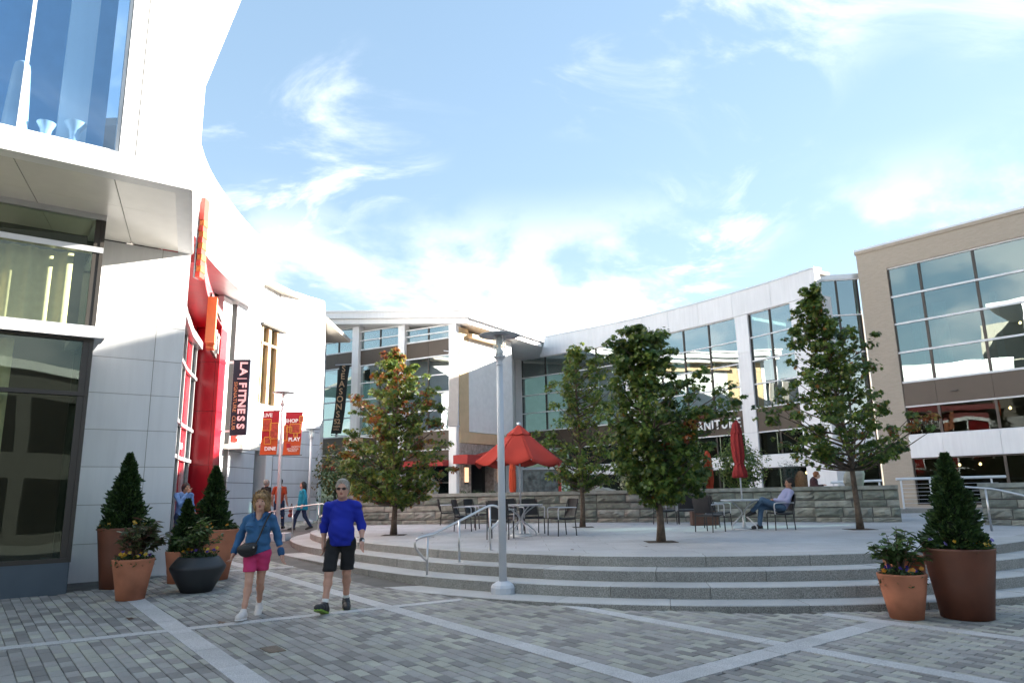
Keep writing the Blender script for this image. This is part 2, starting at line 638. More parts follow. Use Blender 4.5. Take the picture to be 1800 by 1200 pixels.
def catmull(P, n=8):
    P = [Vector(p) for p in P]
    P = [P[0] * 2 - P[1]] + P + [P[-1] * 2 - P[-2]]
    r = []
    for i in range(1, len(P) - 2):
        for k in range(n):
            t = k / n
            r.append(0.5 * ((2 * P[i]) + (P[i + 1] - P[i - 1]) * t + (2 * P[i - 1] - 5 * P[i] + 4 * P[i + 1] - P[i + 2]) * t * t + (3 * P[i] - P[i - 1] - 3 * P[i + 1] + P[i + 2]) * t ** 3))
    r.append(P[-2])
    return r


EC = catmull(EP, 8)


def resample(C, step):
    L_ = [0]
    for a, b in zip(C[:-1], C[1:]):
        L_.append(L_[-1] + (b - a).length)
    n = max(1, round(L_[-1] / step))
    xs = np.interp(np.linspace(0, L_[-1], n + 1), L_, [p[0] for p in C])
    ys = np.interp(np.linspace(0, L_[-1], n + 1), L_, [p[1] for p in C])
    return [Vector((x, y)) for x, y in zip(xs, ys)]


EC = resample(EC, 0.22)


def offset(C, d):
    r = []
    for i, p in enumerate(C):
        t = (C[min(i + 1, len(C) - 1)] - C[max(i - 1, 0)]).normalized()
        r.append(p + Vector((t.y, -t.x)) * d)
    return r


terrace_in = offset(EC, -0.5)
poly = [(p.x, p.y, TZ) for p in terrace_in] + [(30, 17.5, TZ), (70, 17.5, TZ), (70, 90, TZ), (-6.9, 90, TZ)]
terrace = link_mesh('terrace', poly, [tuple(range(len(poly)))], m_terr)
tag(terrace, kind='structure')
steps = bpy.data.objects.new('stairs', None)
col.objects.link(steps)
tag(steps, 'curved grey granite stairs sweeping up to the cafe terrace', None, None, 'structure')
TREAD = 0.55
RISE = 0.16
for k in range(4):
    top = TZ - RISE * k - (0.004 if k == 0 else 0)
    if k == 0:
        top = TZ + 0.003
    Cc = resample(offset(EC, TREAD * k), 0.2)
    i = 0
    nper = [8, 9, 7, 10, 8, 9]
    q = k * 2
    while i < len(Cc) - 1:
        j = min(len(Cc) - 1, i + nper[q % 6])
        q += 1
        seg = Cc[i:j + 1]
        outr = seg
        inn = offset(Cc, -(0.52 if k == 0 else 0.72))[i:j + 1]
        n = len(seg)
        ch = 0.012
        jz = random.uniform(-0.002, 0.002)
        jo = random.uniform(-0.004, 0.004)
        rows = []
        off1 = offset(Cc, -ch)[i:j + 1]
        for idx in range(n):
            e = 0.004
            t = (seg[min(idx + 1, n - 1)] - seg[max(idx - 1, 0)]).normalized()
            sh = t * (e if idx == 0 else (-e if idx == n - 1 else 0))
            a, b, c = outr[idx] + sh, off1[idx] + sh, inn[idx] + sh
            nn = Vector((t.y, -t.x)) * jo
            a = a + nn
            b = b + nn
            rows.append([(a.x, a.y, top - 0.34), (a.x, a.y, top - ch + jz), (b.x, b.y, top + jz), (c.x, c.y, top + jz), (c.x, c.y, top - 0.34)])
        v = [p for r_ in rows for p in r_]
        f = []
        for a in range(n - 1):
            for b in range(5):
                f.append((a * 5 + b, (a + 1) * 5 + b, (a + 1) * 5 + (b + 1) % 5, a * 5 + (b + 1) % 5))
        f.append((4, 3, 2, 1, 0))
        f.append(tuple((n - 1) * 5 + b for b in range(5)))
        # only where it stands above the paving
        mid = seg[n // 2]
        if top > gz(mid.x, mid.y) - 0.02:
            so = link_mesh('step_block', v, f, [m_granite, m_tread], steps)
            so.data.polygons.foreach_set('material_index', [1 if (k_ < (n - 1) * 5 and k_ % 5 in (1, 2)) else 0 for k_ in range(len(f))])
        i = j

OUT = offset(EC, TREAD * 3 + 0.05)
outer_poly = [(p.x, p.y) for p in OUT] + [(30, 17.5), (60, 17.5), (60, 80), (-8.2, 80), (-8.2, 26)]


def inside(pt, poly):
    x, y = pt
    c = False
    j = len(poly) - 1
    for i in range(len(poly)):
        xi, yi = poly[i]
        xj, yj = poly[j]
        if (yi > y) != (yj > y) and x < (xj - xi) * (y - yi) / (yj - yi) + xi:
            c = not c
        j = i
    return c


# pavement: granite bands and pavers, laid on the slope of the plaza
pavement = bpy.data.objects.new('pavement', None)
col.objects.link(pavement)
tag(pavement, kind='structure')
BANDS = [((-9.5, 16.3), (-1.2, 5.3), 0.25), ((-7.6, 7.25), (-0.35, 11.37), 0.17), ((-7.6, 17.9), (2.6, 4.9), 0.23), ((-0.05, 11.4), (4.9, 5.6), 0.21),
         ((-1.5, 4.7), (4.48, 9.15), 0.27), ((3.3, 10.3), (7.9, 5.6), 0.20), ((-7.3, 14.0), (-3.2, 15.95), 0.18), ((4.9, 6.2), (8.4, 9.0), 0.3), ((-9.2, 18.6), (-4.6, 20.8), 0.18)]


def gp(x, y, h):
    return (x, y, 0.024 * (y - 8.7) - 0.006 * x + h)


def slab(v2, h0, h1):
    return [gp(p.x, p.y, h0) for p in v2] + [gp(p.x, p.y, h1) for p in v2]


for a, b, w in BANDS:
    a, b = Vector(a), Vector(b)
    d = (b - a).normalized()
    nn = Vector((-d.y, d.x)) * w / 2
    Lb = (b - a).length
    s = 0.0
    while s < Lb:
        ln = min(random.choice([0.9, 1.05, 1.2]), Lb - s)
        if ln < 0.1:
            break
        p0, p1 = a + d * (s + 0.003), a + d * (s + ln - 0.003)
        mid = (p0 + p1) / 2
        s += ln
        if inside(mid, outer_poly):
            continue
        link_mesh('band_slab', slab([p0 - nn, p1 - nn, p1 + nn, p0 + nn], -0.03, random.uniform(0.0045, 0.0065)), BOXF, m_band, pavement)

e1 = Vector((0.615, -0.788))          # courses run along the bands
e2 = Vector((-e1.y, e1.x))
PL, PW, GAP = 0.235, 0.125, 0.0075
seeb = []
LEFTB = [(-40, 11.0), (-7.4, 12.0), (-6.7, 14.2), (-9.2, 18.0), (-11.2, 24), (-10.4, 28.5), (-9, 32), (-40, 32)]


def band_dist(p):
    m = 9
    for a, b, w in BANDS:
        a, b = Vector(a), Vector(b)
        d = b - a
        t = max(0, min(1, (p - a).dot(d) / d.length_squared))
        m = min(m, (p - a - d * t).length - w / 2)
    return m


bands_np = [(np.array(a), np.array(b), w) for a, b, w in BANDS]
II, JJ = np.meshgrid(np.arange(-140, 80), np.arange(-60, 260), indexing='ij')
U = II * PL + (JJ % 2) * PL * 0.5
V = JJ * PW
PX = U * e1.x + V * e2.x
PY = U * e1.y + V * e2.y
ratio = PX / np.maximum(PY, 0.1)
keep = (PY > 5.3) & (PY < 31.0) & (np.abs(ratio) < 0.80)
bd = np.full(PX.shape, 9.0)
bid = np.zeros(PX.shape, int)
for kk, (a, b, w) in enumerate(bands_np):
    d = b - a
    t = np.clip(((PX - a[0]) * d[0] + (PY - a[1]) * d[1]) / (d @ d), 0, 1)
    dd = np.hypot(PX - a[0] - d[0] * t, PY - a[1] - d[1] * t) - w / 2
    bd = np.minimum(bd, dd)
keep &= bd > -0.06
cand = np.argwhere(keep)
recs = []
for i, j in cand:
    x, y = PX[i, j], PY[i, j]
    if inside((x, y), outer_poly) or inside((x, y), LEFTB):
        continue
    recs.append((x, y, i, j, bd[i, j]))
recs.sort(key=lambda r: r[1])
singles, rest = [], []
pat = lambda i, j: (0 if ((i + (j // 2)) % 3 == 0) else 1)
tri = 0
bm_rest = [MB() for _ in range(4)]
nsing = 0


def paver_pts(x, y, l, w, h, rz=0.0):
    c = Vector((x, y))
    ca, sa = math.cos(rz), math.sin(rz)
    f1 = Vector((e1.x * ca - e1.y * sa, e1.x * sa + e1.y * ca))
    f2 = Vector((-f1.y, f1.x))
    r_ = []
    for s1, s2 in ((-1, -1), (1, -1), (1, 1), (-1, 1)):
        q = c + f1 * (l / 2 * s1) + f2 * (w / 2 * s2)
        r_.append(gp(q.x, q.y, h - 0.004))
    for s1, s2 in ((-1, -1), (1, -1), (1, 1), (-1, 1)):
        q = c + f1 * ((l / 2 - 0.006) * s1) + f2 * ((w / 2 - 0.006) * s2)
        r_.append(gp(q.x, q.y, h))
    bot = []
    for s1, s2 in ((-1, -1), (1, -1), (1, 1), (-1, 1)):
        q = c + f1 * (l / 2 * s1) + f2 * (w / 2 * s2)
        bot.append(gp(q.x, q.y, -0.03))
    return bot + r_


PAVF = [(0, 1, 5, 4), (1, 2, 6, 5), (2, 3, 7, 6), (3, 0, 4, 7), (4, 5, 9, 8), (5, 6, 10, 9), (6, 7, 11, 10), (7, 4, 8, 11), (8, 9, 10, 11)]
for x, y, i, j, b_ in recs:
    ln, w = PL - GAP, PW - GAP
    if b_ < -9:                        # cut pavers along a band
        sc_ = max(0.30, b_ / 0.12)
        ln *= max(0.45, sc_)
        w *= max(0.62, sc_)
    ph = (i * 2 + j * 3 + (j // 3) * 5) % 11
    near_left = x < -1.8 - (y - 7) * 0.55 + 1.0
    r_ = random.random()
    if near_left:
        k = 2 if r_ < 0.30 else (1 if r_ < 0.58 else (0 if r_ < 0.80 else 3))
    else:
        if ph in (0, 1, 6):
            k = 2 if r_ < 0.72 else 1
        elif ph in (2, 7, 4):
            k = 1 if r_ < 0.7 else 3
        else:
            k = 0 if r_ < 0.74 else 3
    pts = paver_pts(x, y, ln, w, random.uniform(-0.0015, 0.0025), random.gauss(0, 0.006))
    vis = abs((x / y)) < 0.735 and y > 6.75
    if vis and nsing < 300:
        nsing += 1
        link_mesh('paver', pts, PAVF, m_pav[k], pavement)
    else:
        bm_rest[k].add(pts, PAVF)
allv, allf, mi = [], [], []
for k in range(4):
    b = len(allv)
    allv += bm_rest[k].v
    allf += [tuple(q + b for q in f_) for f_ in bm_rest[k].f]
    mi += [k] * len(bm_rest[k].f)
rest = link_mesh('paver_field', allv, allf, m_pav, pavement)
rest.data.polygons.foreach_set('material_index', mi)
tag(rest, kind='stuff')
# small square drain cover in the pavers
dr = thing('drain_cover', 'small brown square drain cover set in the pavers, left foreground', 'drain', gp(-2.63, 8.14, 0))
q = [Vector((-2.63, 8.14)) + e1 * sx * 0.15 + e2 * sy * 0.09 for sx, sy in ((-1, -1), (1, -1), (1, 1), (-1, 1))]
link_mesh('lid', slab(q, -0.02, 0.006), BOXF, M('rusty_iron', (0.10, 0.075, 0.05), 0.7, var=0.3, scale=15), dr)
mbd = MB()
for k in range(-3, 4):
    c = Vector((-2.63, 8.14)) + e1 * k * 0.04
    mbd.add(slab([c - e1 * 0.006 - e2 * 0.07, c + e1 * 0.006 - e2 * 0.07, c + e1 * 0.006 + e2 * 0.07, c - e1 * 0.006 + e2 * 0.07], 0.004, 0.009), BOXF)
mbd.build('rib', m_frame, dr)


# ------------------------------------------------------------------ stone garden walls
def stone(fr, a0, a1, z0, z1, mat, parent, rough=0.03, name='stone', depth=0.35):
    nx = max(3, int((a1 - a0) / 0.12))
    nz = 4
    v, f = [], []
    for i in range(nx + 1):
        for j in range(nz + 1):
            ed = min(i, nx - i, 1) * min(j, nz - j, 1)
            a = a0 + (a1 - a0) * i / nx
            z = z0 + (z1 - z0) * j / nz
            v.append(fr.p(a, 0.0 if not ed else random.uniform(0.25, 1.0) * rough, z))
    for i in range(nx):
        for j in range(nz):
            f.append((i * (nz + 1) + j, (i + 1) * (nz + 1) + j, (i + 1) * (nz + 1) + j + 1, i * (nz + 1) + j + 1))
    b = len(v)
    v += [fr.p(a0, -depth, z0), fr.p(a1, -depth, z0), fr.p(a1, -depth, z1), fr.p(a0, -depth, z1)]
    c00, c10, c11, c01 = 0, nx * (nz + 1), nx * (nz + 1) + nz, nz
    f += [(b + 3, b + 2, b + 1, b), tuple([c00] + [b, b + 1] + [i * (nz + 1) for i in range(nx, 0, -1)])]
    f.append(tuple([i * (nz + 1) + nz for i in range(nx + 1)] + [b + 2, b + 3]))
    f.append(tuple([b] + [j for j in range(nz + 1)] + [b + 3]))
    f.append(tuple([c10 + j for j in range(nz, -1, -1)] + [b + 1, b + 2]))
    return link_mesh(name, v, f, mat, parent)


def stone_wall(segs, label, z0=TZ - 0.03, cap_end=False):
    t = thing('stone_wall', label, 'wall', (segs[0][0][0], segs[0][0][1], z0))
    for (a, b) in segs:
        fr = Fr(a, (b[0] - a[0], b[1] - a[1]))
        Lw = (Vector(b) - Vector(a)).length
        fbox(fr, 0.01, Lw - 0.01, -0.34, -0.03, z0, 1.50, 'core', m_joint, t)
        for (y0, y1, rg, lo, hi) in ((0.0, 0.17, 0.05, 0.5, 0.9), (0.175, 0.45, 0.085, 0.45, 1.0), (0.455, 0.66, 0.025, 0.8, 1.5), (0.665, 0.945, 0.085, 0.45, 1.0)):
            s = 0.0
            while s < Lw - 1e-4:
                ln = random.uniform(lo, hi)
                if Lw - s - ln < 0.25:
                    ln = Lw - s
                stone(fr, s + 0.011, s + ln - 0.011, z0 + y0 + 0.012, z0 + y1 - 0.010, random.choice(m_stone), t, rg)
                s += ln
        s = 0.0
        while s < Lw - 1e-4:
            ln = random.uniform(1.1, 1.7)
            if Lw - s - ln < 0.5:
                ln = Lw - s
            fbox(fr, s + 0.004, s + ln - 0.004, -0.38, 0.07, z0 + 0.95, z0 + 1.065 + random.uniform(-0.003, 0.003), 'coping', m_stone[0], t)
            s += ln
    return t


stone_wall([((-6.35, 26.25), (-2.11, 25.6)), ((-2.11, 25.6), (2.74, 24.54)), ((2.74, 24.54), (9.05, 21.98))], 'long rock faced stone garden wall behind the cafe tables')
stone_wall([((8.93, 21.80), (11.0, 20.88))], 'short thick stone wall end beneath the upright boulder')
stone_wall([((11.95, 18.75), (14.6, 14.6))], 'stone wall at the right edge behind the steel handrail')
bed = link_mesh('planting_bed', [(-6.2, 26.6, 1.47), (-2.0, 25.96, 1.47), (2.85, 24.9, 1.47), (9.1, 22.35, 1.47), (10.9, 21.3, 1.47), (11.6, 22.6, 1.47), (3.6, 27.6, 1.47), (-2, 29, 1.47), (-6.2, 29.4, 1.47)]
                + [(-6.2, 26.6, 0.5), (-2.0, 25.96, 0.5), (2.85, 24.9, 0.5), (9.1, 22.35, 0.5), (10.9, 21.3, 0.5), (11.6, 22.6, 0.5), (3.6, 27.6, 0.5), (-2, 29, 0.5), (-6.2, 29.4, 0.5)],
                [tuple(range(9))] + [(i, i + 9, (i + 1) % 9 + 9, (i + 1) % 9) for i in range(9)], m_soil)
tag(bed, kind='structure')


# ------------------------------------------------------------------ curved white building on the right
CP = np.array([(0.21, 51.27), (0.83, 50.73), (3.96, 48.18), (7.45, 45.12), (10.44, 41.99), (12.79, 38.41), (14.72, 35.17), (15.30, 34.63)])
cpoly = np.polyfit(CP[:, 0], CP[:, 1], 3)


def cX(x):
    return (x, float(np.polyval(cpoly, x)))


def frx(x0, x1):
    a, b = Vector(cX(x0)), Vector(cX(x1))
    return Fr(a, b - a), (b - a).length


cb = thing('curved_building', 'long curved white panelled building with teal windows behind the trees', 'building', (8, 44, TZ))
ZR = [5.8, 7.08, 8.35, 9.65, 11.0]


def solid_bay(x0, x1, zl, b0=-0.4, b1=0.0, n=1, mat=m_white2):
    xs = np.linspace(x0, x1, n + 1)
    for i in range(n):
        fr, Lb = frx(xs[i], xs[i + 1])
        panels(fr, [0, Lb], zl, b0, b1, mat, cb, 0.014)
        fbox(fr, 0, Lb, b0 - 0.03, b0 + 0.3, zl[0], zl[-1] - 0.01, 'backing', m_joint, cb)


def glass_bay(x0, x1, n, blinds):
    xs = np.linspace(x0, x1, n + 1)
    for i in range(n):
        fr, Lb = frx(xs[i], xs[i + 1])
        e = 0 if i else 1
        glazing(fr, [0.0, Lb], ZR, -0.16, m_glass, cb, vw=0.09, edge=True, blind_rows=blinds)
        fbox(fr, 0, Lb, -0.3, -0.1, 4.53, 5.76, 'spandrel', m_brown, cb)
        fbox(fr, -0.02, 0.02, -0.29, -0.085, 4.53, 5.76, 'spandrel_joint', m_frame, cb)
        glazing(fr, [0.0, Lb], [3.26, 4.5], -0.16, m_glass_d, cb, vw=0.09)
        fbox(fr, 0, Lb, -0.3, 0.03, 2.62, 3.22, 'band_panel', m_white, cb)
        glazing(fr, [0.0, Lb], [0.62, 2.58], -0.16, m_glass_d, cb, vw=0.09, hm=m_frame)
        # rooms behind the glass
        fbox(fr, -0.1, Lb + 0.1, -6.1, -6.0, 0.57, 11.0, 'room_wall', m_room, cb)
        fbox(fr, -0.1, Lb + 0.1, -6.0, -0.32, 4.9, 5.3, 'floor_slab', m_room, cb)
        fbox(fr, -0.1, Lb + 0.1, -6.0, -0.42, 11.02, 11.2, 'ceiling', m_white, cb)


zp_ = [0.57, 2.6, 4.5, 6.6, 8.9, 11.0]
solid_bay(-1.6, 0.6, zp_, n=1)
glass_bay(0.6, 7.18, 4, 1)
solid_bay(7.18, 8.0, zp_)
glass_bay(8.0, 12.54, 4, 1)
solid_bay(12.54, 13.02, zp_)
glass_bay(13.02, 14.47, 2, 0)
solid_bay(14.47, 15.30, zp_, b0=-1.5)
xs = np.linspace(-1.6, 15.3, 13)
for i in range(12):
    fr, Lb = frx(xs[i], xs[i + 1])
    panels(fr, [0, Lb], [11.0, 12.36], -0.4, 0.012, m_white2, cb, 0.014)
    fbox(fr, -0.005, Lb + 0.005, -0.55, 0.04, 12.36, 12.44, 'coping', m_alu, cb)
    fbox(fr, 0, Lb, -8.0 if i < 10 else -1.2, -0.42, 12.1, 12.3, 'roof', m_room, cb)
xl = 12.36
LW = dict(F=0.36, U=0.44, R=0.42, N=0.46, I=0.16, T=0.40, E=0.38)
word = 'FURNITURE'[::-1]
for i_, ch_ in enumerate(word):
    fq, _lq = frx(xl - 0.12, xl + 0.12)
    txt(ch_, 0.72, m_text_w, cb, (fq.d.x, fq.d.y, 0), (0, 0, 1), (fq.n.x, fq.n.y, 0), fq.p(_lq / 2, 0.0, 5.10), 0.04, 'letter', bold=0.014, xs=0.86)
    xl -= ((LW[ch_] + LW[word[min(i_ + 1, 8)]]) / 2 + 0.06) * abs(fq.d.x)
fr3, L3 = frx(13.02, 14.47)
txt('11417', 0.3, m_text_w, cb, (fr3.d.x, fr3.d.y, 0), (0, 0, 1), (fr3.n.x, fr3.n.y, 0), fr3.p(L3 - 0.55, -0.13, 3.55), 0.004, 'number', bold=0.004)
frp, Lp = frx(12.54, 13.02)
mb = MB()
mb.tube([frp.p(Lp / 2, -0.02, 2.05), frp.p(Lp / 2, 0.10, 2.05)], 0.13, 12)
mb.build('vent_cover', m_frame, cb)

# ------------------------------------------------------------------ tan brick building, far right
bb = thing('brick_building', 'tan brick building with a wide grid window at the right edge', 'building', (20, 31, TZ))
fb = Fr((17.42, 34.26), (0.652, -0.758))
ROOF = 13.2
zb = [6.31, 7.73, 9.12, 10.47, 11.9]
P0 = 1.35
cols_b = [P0, 2.75, 5.0, 7.45, 9.9, 12.3]
PE = cols_b[-1]
fbox(fb, 0, P0, -0.5, 0, 0.4, 12.95, 'wall', m_tan, bb)
fbox(fb, P0 + 0.001, PE, -0.5, 0.001, 11.93, 12.949, 'wall', m_tan, bb)
fbox(fb, PE + 0.001, 18, -0.5, 0.002, 0.4, 12.948, 'wall', m_tan, bb)
fbox(fb, -0.05, 18, -0.7, 0.05, 12.95, 13.1, 'coping', m_tan, bb)
fbox(fb, -0.06, 18.01, -0.72, 0.07, 13.1, 13.2, 'roof_trim', m_alu, bb)
fbox(fb, 0.002, 0.5, -9, -0.51, 0.4, 13.0, 'wall', m_tan, bb)
fbox(fb, 0.51, 18, -9, -0.52, 12.2, 12.4, 'roof', m_roomd, bb)
glazing(fb, cols_b, zb, -0.14, m_glass_b, bb, vw=0.11, hw=0.09, blind_rows=1)
for i in range(len(cols_b) - 1):
    fbox(fb, cols_b[i] + 0.006, cols_b[i + 1] - 0.006, -0.4, -0.06, 5.2, 6.25, 'spandrel', m_brown, bb)
    fbox(fb, cols_b[i] + 0.006, cols_b[i + 1] - 0.006, -0.4, 0.03, 2.80, 3.80, 'band_panel', m_white, bb)
glazing(fb, cols_b, [3.84, 5.16], -0.14, m_glass_d, bb, vw=0.11)
glazing(fb, cols_b, [0.75, 2.77], -0.14, m_glass_d, bb, vw=0.11, hm=m_frame)
fbox(fb, P0 + 0.002, PE - 0.002, -0.5, 0.04, 0.4, 0.7, 'sill', m_tan, bb)
fbox(fb, 0.51, PE, -7.1, -7, 0.5, 12, 'room_wall', m_room, bb)
fbox(fb, 0.51, PE, -7, -0.45, 5.3, 5.9, 'floor_slab', m_room, bb)
fbox(fb, 0.51, PE, -7, -0.45, 11.95, 12.1, 'ceiling', m_white, bb)
fbox(fb, P0 + 2.0, P0 + 2.3, -0.03, 0.05, 5.65, 5.70, 'bracket', m_frame, bb)
# curtains in the first bays
mbc = MB()
for a0, a1 in ((1.95, 2.35), (2.95, 3.5), (5.25, 5.55)):
    nseg = 24
    v, f = [], []
    for i in range(nseg + 1):
        a = a0 + (a1 - a0) * i / nseg
        b = -0.55 + 0.05 * math.sin(i * 1.7)
        v += [fb.p(a, b, 6.0), fb.p(a, b, 9.9)]
    for i in range(nseg):
        f.append((2 * i, 2 * i + 2, 2 * i + 3, 2 * i + 1))
    mbc.add(v, f)
mbc.build('curtain', m_ceram, bb)
# unseen block past the right edge, raised top added to shade the left walls
fbox(fb, 12.31, 34, -12, -0.53, 13.0, 17.0, 'added_shade_block', m_tan, bb)
fbox(fb, 18.0, 34, -12, 0.0, 0.0, 13.0, 'wall', m_tan, bb)
# set-back glass link beside the brick pier
fl = Fr((15.42, 35.0), (17.45 - 15.42, 34.72 - 35.0))
glazing(fl, [0, 1.1, 2.1], [4.5, 6.2, 8.1, 10.0, 11.85], 0, m_glass, bb, vw=0.09, blind_rows=4)
glazing(fl, [0, 1.1, 2.1], [0.6, 2.7], 0, m_glass_d, bb, hm=m_frame)
fbox(fl, 0, 2.1, -0.2, 0.05, 2.72, 4.46, 'band_panel', m_white, bb)
fbox(fl, -0.1, 2.3, -0.4, 0.08, 11.88, 12.12, 'coping', m_alu, bb)
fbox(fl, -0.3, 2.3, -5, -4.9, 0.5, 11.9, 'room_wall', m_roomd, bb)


def bulbs(pts, label, cat='lamp'):
    for i, p in enumerate(pts):
        t = thing('pendant_lamp', label[i], cat, (p[0], p[1], p[2]), 'lit pendant lamps inside the shop windows')
        MB().lathe(p, [(0.004, -0.07), (0.05, -0.04), (0.06, 0.0), (0.04, 0.045), (0.01, 0.07)], 8).build('bulb', m_bulb, t, True)
        MB().tube([(p[0], p[1], p[2] + 0.06), (p[0], p[1], p[2] + (1.0 if p[2] > 6 else 0.6))], 0.012, 5).build('cord', m_frame, t)


lamps, labs = [], []
for a, b, z, s in ((2.9, -1.2, 2.45, 'leftmost lit pendant lamp in the ground floor shop window of the brick building'), (3.7, -1.3, 2.45, 'second lit pendant lamp in the ground floor shop window of the brick building'),
                   (5.2, -1.2, 4.8, 'left lit pendant lamp above the white band of the brick building'), (6.3, -1.6, 4.75, 'middle lit pendant lamp above the white band of the brick building'), (7.0, -1.3, 4.55, 'right lit pendant lamp above the white band of the brick building'),
                   (5.9, -2.0, 8.6, 'lower left pendant bulb behind the big upper window of the brick building'), (6.3, -2.2, 8.85, 'middle pendant bulb behind the big upper window of the brick building'), (6.65, -2.0, 8.7, 'right pendant bulb behind the big upper window of the brick building')):
    lamps.append(fb.p(a, b, z))
    labs.append(s)
bulbs(lamps, labs)
f3, L3 = frx(13.02, 14.47)
bulbs([f3.p(L3 - 0.75, -1.0, 2.3), f3.p(L3 - 0.35, -1.0, 2.32)], ['left lit pendant lamp in the narrow bay of the white curved building', 'right lit pendant lamp in the narrow bay of the white curved building'])

# ------------------------------------------------------------------ restaurant, centre left
rs = thing('restaurant_building', 'restaurant with white roof overhang, tall windows and brown spandrels', 'building', (-6, 42, TZ))
fr_ = Fr((-12.08, 44.45), (0.878, -0.48))
for a0, a1 in ((2.57, 3.09), (6.12, 6.61), (9.74, 10.25)):
    panels(fr_, [a0, a1], [1.0, 3.9, 6.4, 8.9, 11.05 + 1.30 * (10 - a0) * 0.878 / 10.7], -0.35, 0.16, m_white2, rs, 0.012, 'column')
    if a0 < 6:
        fbox(fr_, a0 - 0.25, a1 + 0.3, -0.3, 0.34, 0.57, 4.6, 'stone_pier', m_ledge, rs)
        fbox(fr_, a0 - 0.3, a1 + 0.35, -0.3, 0.38, 4.6, 4.95, 'pier_cap', m_cream, rs)
for a0, a1 in ((0, 2.57), (3.09, 6.12), (6.61, 9.74)):
    am = (a0 + a1) / 2
    ztop = 10.93 + 1.30 * (10 - am) * 0.878 / 10.7
    glazing(fr_, [a0, am, a1], [10.35, (10.35 + ztop) / 2, ztop], -0.1, m_glass, rs, vw=0.08, edge=False)
    for b0, b1 in ((a0, am), (am, a1)):
        fbox(fr_, b0 + 0.005, b1 - 0.005, -0.3, -0.05, 9.40, 10.30, 'spandrel', m_brown, rs)
        fbox(fr_, b0 + 0.005, b1 - 0.005, -0.3, -0.05, 4.08, 5.06, 'spandrel', m_brown, rs)
        fbox(fr_, b0 + 0.005, b1 - 0.005, -0.3, -0.05, 3.42, 3.98, 'spandrel', m_brown, rs)
    fbox(fr_, a0, a1, -0.3, -0.02, 3.99, 4.06, 'transom', m_wframe, rs)
    glazing(fr_, [a0, am, a1], [5.1, 6.24, 7.27, 8.27, 9.36], -0.1, m_glass, rs, vw=0.08, edge=False)
    glazing(fr_, [a0, am, a1], [0.6, 2.2, 3.1], -0.1, m_glass_d, rs, vw=0.08, edge=False, hm=m_frame)
    fbox(fr_, a0, a1, -0.06, 0.75, 3.10, 3.40, 'awning', m_awning, rs)
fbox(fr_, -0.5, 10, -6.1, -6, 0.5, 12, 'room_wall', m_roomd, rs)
fbox(fr_, -0.5, 10, -6, -0.32, 4.5, 4.9, 'floor_slab', m_room, rs)
fbox(fr_, -0.5, 10, -6, -0.32, 9.4, 9.7, 'floor_slab', m_room, rs)


def prism(poly, z0, z1, name, mat, parent):
    n = len(poly)
    v = [(x, y, z0) for x, y in poly] + [(x, y, z1) for x, y in poly]
    return link_mesh(name, v, [tuple(range(n))[::-1], tuple(range(n, 2 * n))] + [(i, (i + 1) % n, (i + 1) % n + n, i + n) for i in range(n)], mat, parent)


# shed roof rising towards the left
def shed(poly, z0, z1, name, mat):
    n = len(poly)
    lift = lambda x: max(0.0, (-2.3 - x) / 10.7) * 1.30
    v = [(x, y, z0 + lift(x)) for x, y in poly] + [(x, y, z1 + lift(x)) for x, y in poly]
    link_mesh(name, v, [tuple(range(n))[::-1], tuple(range(n, 2 * n))] + [(i, (i + 1) % n, (i + 1) % n + n, i + n) for i in range(n)], mat, rs)


shed([(-13, 43.75), (-2.45, 39.05), (1.95, 46.0), (1.95, 52), (-13, 52)], 10.95, 11.25, 'roof_soffit', m_white)
shed([(-13, 43.5), (-2.35, 38.8), (2.1, 45.9), (2.1, 52.2), (-13, 52.2)], 11.25, 11.62, 'roof', m_white2)
shed([(-13, 43.4), (-2.30, 38.7), (2.2, 45.85), (2.2, 52.3), (-13, 52.3)], 11.62, 11.72, 'roof_trim', m_white)
fs = Fr((-3.0, 39.62), (0.55, 0.835))
fbox(fs, 0.0, 0.85, -0.4, 0.02, 4.98, 10.9, 'pilaster', m_cream, rs)
fbox(fs, 0.86, 3.9, -0.4, 0.0, 5.0, 10.35, 'wall', m_stucco, rs)
fbox(fs, 3.92, 5.4, -0.4, -0.02, 5.0, 10.9, 'wall', m_stucco, rs)
fbox(fs, 0.8, 4.2, -0.3, 0.35, 10.36, 10.6, 'ledge', m_cream, rs)
fbox(fs, 0.0, 5.4, -0.4, 0.06, 4.35, 4.97, 'trim_band', m_cream, rs)
fbox(fs, 0.0, 1.0, -0.6, 0.03, 0.57, 4.34, 'stone_pier', m_ledge, rs)
fbox(fs, 1.0, 5.4, -0.6, 0.0, 3.3, 4.33, 'stone_lintel', m_ledge, rs)
fbox(fs, 3.2, 4.2, -0.6, 0.03, 0.57, 3.29, 'stone_pier', m_ledge, rs)
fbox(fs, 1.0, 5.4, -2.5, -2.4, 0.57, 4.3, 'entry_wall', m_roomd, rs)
fbox(fs, 0.1, 5.35, -3, -0.5, 10.0, 10.9, 'wall', m_stucco, rs)
fbox(Fr((-0.15, 44.1), (0.05, 1)), 0, 8, -0.4, 0, 0.5, 10.9, 'wall', m_stucco, rs)
link_mesh('awning', [fs.p(-0.9, 0.25, 3.15), fs.p(-0.9, 1.2, 3.15), fs.p(3.6, 1.5, 3.15), fs.p(3.6, 0.25, 3.15), fs.p(-0.9, 0.25, 3.62), fs.p(-0.9, 1.2, 3.62), fs.p(3.6, 1.5, 3.62), fs.p(3.6, 0.25, 3.62)],
          [(3, 2, 1, 0), (4, 5, 6, 7), (1, 0, 4, 5), (2, 1, 5, 6), (3, 2, 6, 7), (0, 3, 7, 4)], m_awning, rs)
